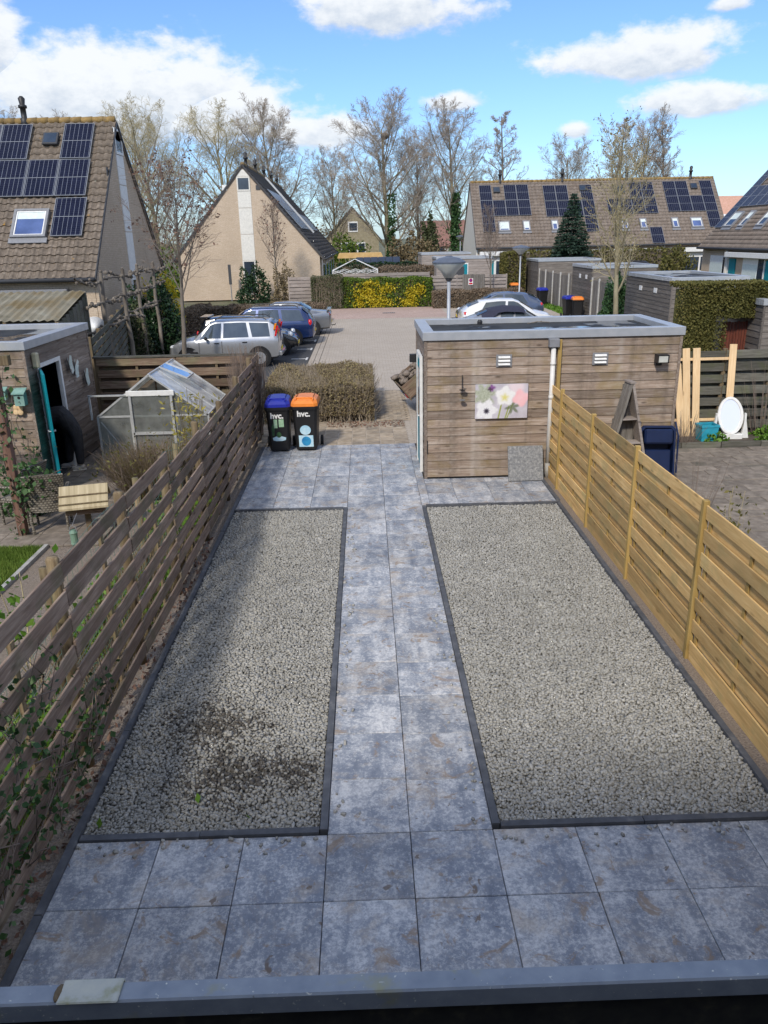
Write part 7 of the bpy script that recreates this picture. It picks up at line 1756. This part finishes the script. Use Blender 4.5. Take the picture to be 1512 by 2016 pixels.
# right hand bays
st = [(-2.0, .40, .80, .84, .64, .55), (-1.92, .28, .92, .98, .78, .58), (-1.6, .24, .94, 1.08, .82, .58), (-1.05, .22, .92, 1.30, .83, .55), (-.4, .22, .92, 1.40, .83, .55), (.2, .22, .90, 1.36, .83, .54), (.4, .22, .90, 1.28, .83, .54), (1.0, .22, .88, .93, .83, .62), (1.6, .24, .78, .84, .80, .56), (1.9, .28, .64, .68, .70, .45), (2.0, .36, .52, .54, .56, .34)]
def ex_soft(t, at):
    V = []; xs = [-1.35, -1.2, -1.05, -.7, -.4, 0, .2, .36]
    for x in xs:
        zl, zb, zt, hb, ht = at(x); V += [(x, -hb*.93, zb + .03 if x < -.7 else zb + .72*(zt - zb)), (x, -ht - .02, zt - .03), (x, -ht*.5, zt + .035), (x, ht*.5, zt + .035), (x, ht + .02, zt - .03), (x, hb*.93, zb + .03 if x < -.7 else zb + .72*(zt - zb))]
    MB().add(V, [(i*6 + j, i*6 + j + 1, (i+1)*6 + j + 1, (i+1)*6 + j) for i in range(len(xs) - 1) for j in range(5)]).build('soft_top', m_softtop, t, True)
car('silver convertible with navy soft top nearest the shed roof', (5.65, 27.0, 0), 0, p_silver, st, [(-.05, .85, 0, .35), (-.65, -.12, -.55, -.08)], (.97, .44), (-1.5, -1.1), (-1.25, 1.25), head=(1.82, .52, .62, .10, .12, .09), tail=(-1.9, .6, .80, .07, .10, .09), extra=ex_soft)
st = [(-2.05, .40, .80, .84, .66, .56), (-1.98, .28, .94, 1.0, .80, .60), (-1.72, .24, .96, 1.22, .84, .58), (-1.2, .22, .94, 1.42, .85, .58), (-.4, .22, .93, 1.49, .86, .59), (.2, .22, .92, 1.47, .86, .58), (.45, .22, .92, 1.38, .86, .58), (1.1, .22, .90, 1.0, .86, .66), (1.7, .24, .80, .86, .82, .58), (1.98, .28, .64, .68, .72, .48), (2.08, .36, .52, .54, .58, .36)]
car('white rounded hatchback between the convertible and the slate blue car', (5.95, 30.2, 0), 0, p_white, st, [(-.1, .9, -.05, .38), (-1.25, -.2, -1.0, -.15)], (1.06, .5), (-1.76, -1.3), (-1.3, 1.3), head=(1.88, .56, .66, .12, .13, .09), tail=(-1.9, .7, .90, .09, .10, .10))
car('slate blue hatchback farthest in the right parking bays', (6.3, 34.2, 0), R(180), p_slate, st, [(-.1, .9, -.05, .38), (-1.25, -.2, -1.0, -.15)], (1.06, .5), (-1.76, -1.3), (-1.3, 1.3), head=(1.88, .56, .66, .12, .13, .09), tail=(-1.9, .7, .90, .09, .10, .10))

# ------------------------------------------------------------------ lamp posts and signs
def lamp(label, loc, h, d):
    t = thing('street_lamp', label, 'street lamp', loc, 0, 'street lamps')
    MB().tube([(0, 0, 0), (0, 0, .9), (0, 0, .95), (0, 0, h - .42)], [.062, .062, .042, .036], 14).build('pole', m_steelpost, t, True)
    MB().lathe([(.06, h - .46), (.08, h - .42), (.08, h - .38)], 14).build('collar', m_darkgrey, t)
    MB().lathe([(.10, h - .40), (d*.25, h - .26), (d*.46, h - .12), (d*.48, h - .08)], 24).build('glass_bowl', m_bowl, t, True)
    MB().lathe([(d*.5, h - .085), (d*.5, h - .06), (d*.3, h + .02), (d*.12, h + .045), (.06, h + .07)], 24).build('cap', m_lampcap, t)
m_bowl = plain('lamp_bowl', (.58, .60, .57), .3); m_lampcap = plain('lamp_cap', (.10, .12, .16), .5)
lamp('nearest street lamp rising behind the shed roof', (1.63, 13.2, 0), 3.60, .74)
lamp('street lamp beside the orange lidded bin and tall hedge', (7.95, 37.8, 0), 3.50, .95)
lamp('distant small street lamp left of the far row gable', (9.3, 76, 0), 4.1, .9)
sp = thing('sign_post', 'narrow dark sign seen edge on before the sand brick gable', 'sign', (-9.75, 52.8, 0))
MB().tube([(0, 0, 0), (0, 0, 2.4)], .035, 8).build('pole', m_midgrey, sp); MB().box(-.10, .10, -.05, -.02, 1.15, 2.5).build('sign_plate', m_darkgrey, sp)
ev = thing('wall_charger', 'small black and grey charger with cable beside the board gate', 'charger', (11.0, 22.6, 0))
MB().tube([(0, 0, 0), (0, 0, 1.0)], .04, 8).build('stand', m_black, ev); MB().box(-.16, .16, -.1, .1, .95, 1.45, .03).build('case', m_midgrey, ev); MB().box(-.12, .12, -.106, -.1, 1.2, 1.38).build('display', m_black, ev)
MB().tube([(.0, -.1, 1.0), (-.2, -.12, .7), (-.1, -.1, .3), (.12, -.1, .5), (.14, -.1, .98)], .018, 6).build('cable', m_black, ev)
rk = thing('leaning_spade', 'black handled tool leaning against the alley shed wall', 'tool', (10.35, 21.9, 0)); rk.rotation_euler.y = R(12)
MB().tube([(0, 0, .3), (0, 0, 1.75)], .03, 8).build('handle', m_black, rk); MB().box(-.1, .1, -.01, .01, 0, .32).build('blade', m_white, rk)
tp = thing('tarpaulin_heap', 'dark tarpaulin covered heap before the far row', 'tarpaulin', (19.0, 52.5, 0))
d = rng.normal(0, 1, (40, 3)); tb = MB()
tb.ball((0, 0, .4), (1.9, 1.0, 1.9), 16, 8); o = tb.build('cover', m_blackm, tp, True); dm = o.modifiers.new('d', 'DISPLACE'); tx = bpy.data.textures.new('crumple', 'CLOUDS'); tx.noise_scale = .8; dm.texture = tx; dm.strength = .6
MB().tube([(-1.2, -.8, 0), (-1.2, -.8, 2.2)], .03, 6).build('support_pole', m_midgrey, tp)
ta = thing('tan_canopy', 'tan coloured garden canopy below the distant olive gable', 'canopy', (-.6, 74, 0))
MB().prism([(-2.2, 2.3), (2.2, 2.3), (2.0, 2.75), (-2.0, 2.75)], -1.5, 1.5, 'y').build('roof', mat('tan_sheet', [(.3, (.52, .33, .13)), (.7, (.66, .45, .2))], 3, .8), ta)
for x in (-2, 2): MB().tube([(x, -1.4, 0), (x, -1.4, 2.35)], .06, 6).build('post', m_oldpost, ta)
bf = thing('blue_panel_fence', 'dark blue panel fence on the ivy wall', 'fence', (-.9, 64.2, 0))
for k in range(6): MB().box(.62*k, .62*k + .58, -.03, .03, 1.2, 2.55).build('panel', p_slate, bf)
MB().box(0, 3.7, .03, .08, 0.3, 2.5).build('frame', m_darkgrey, bf)
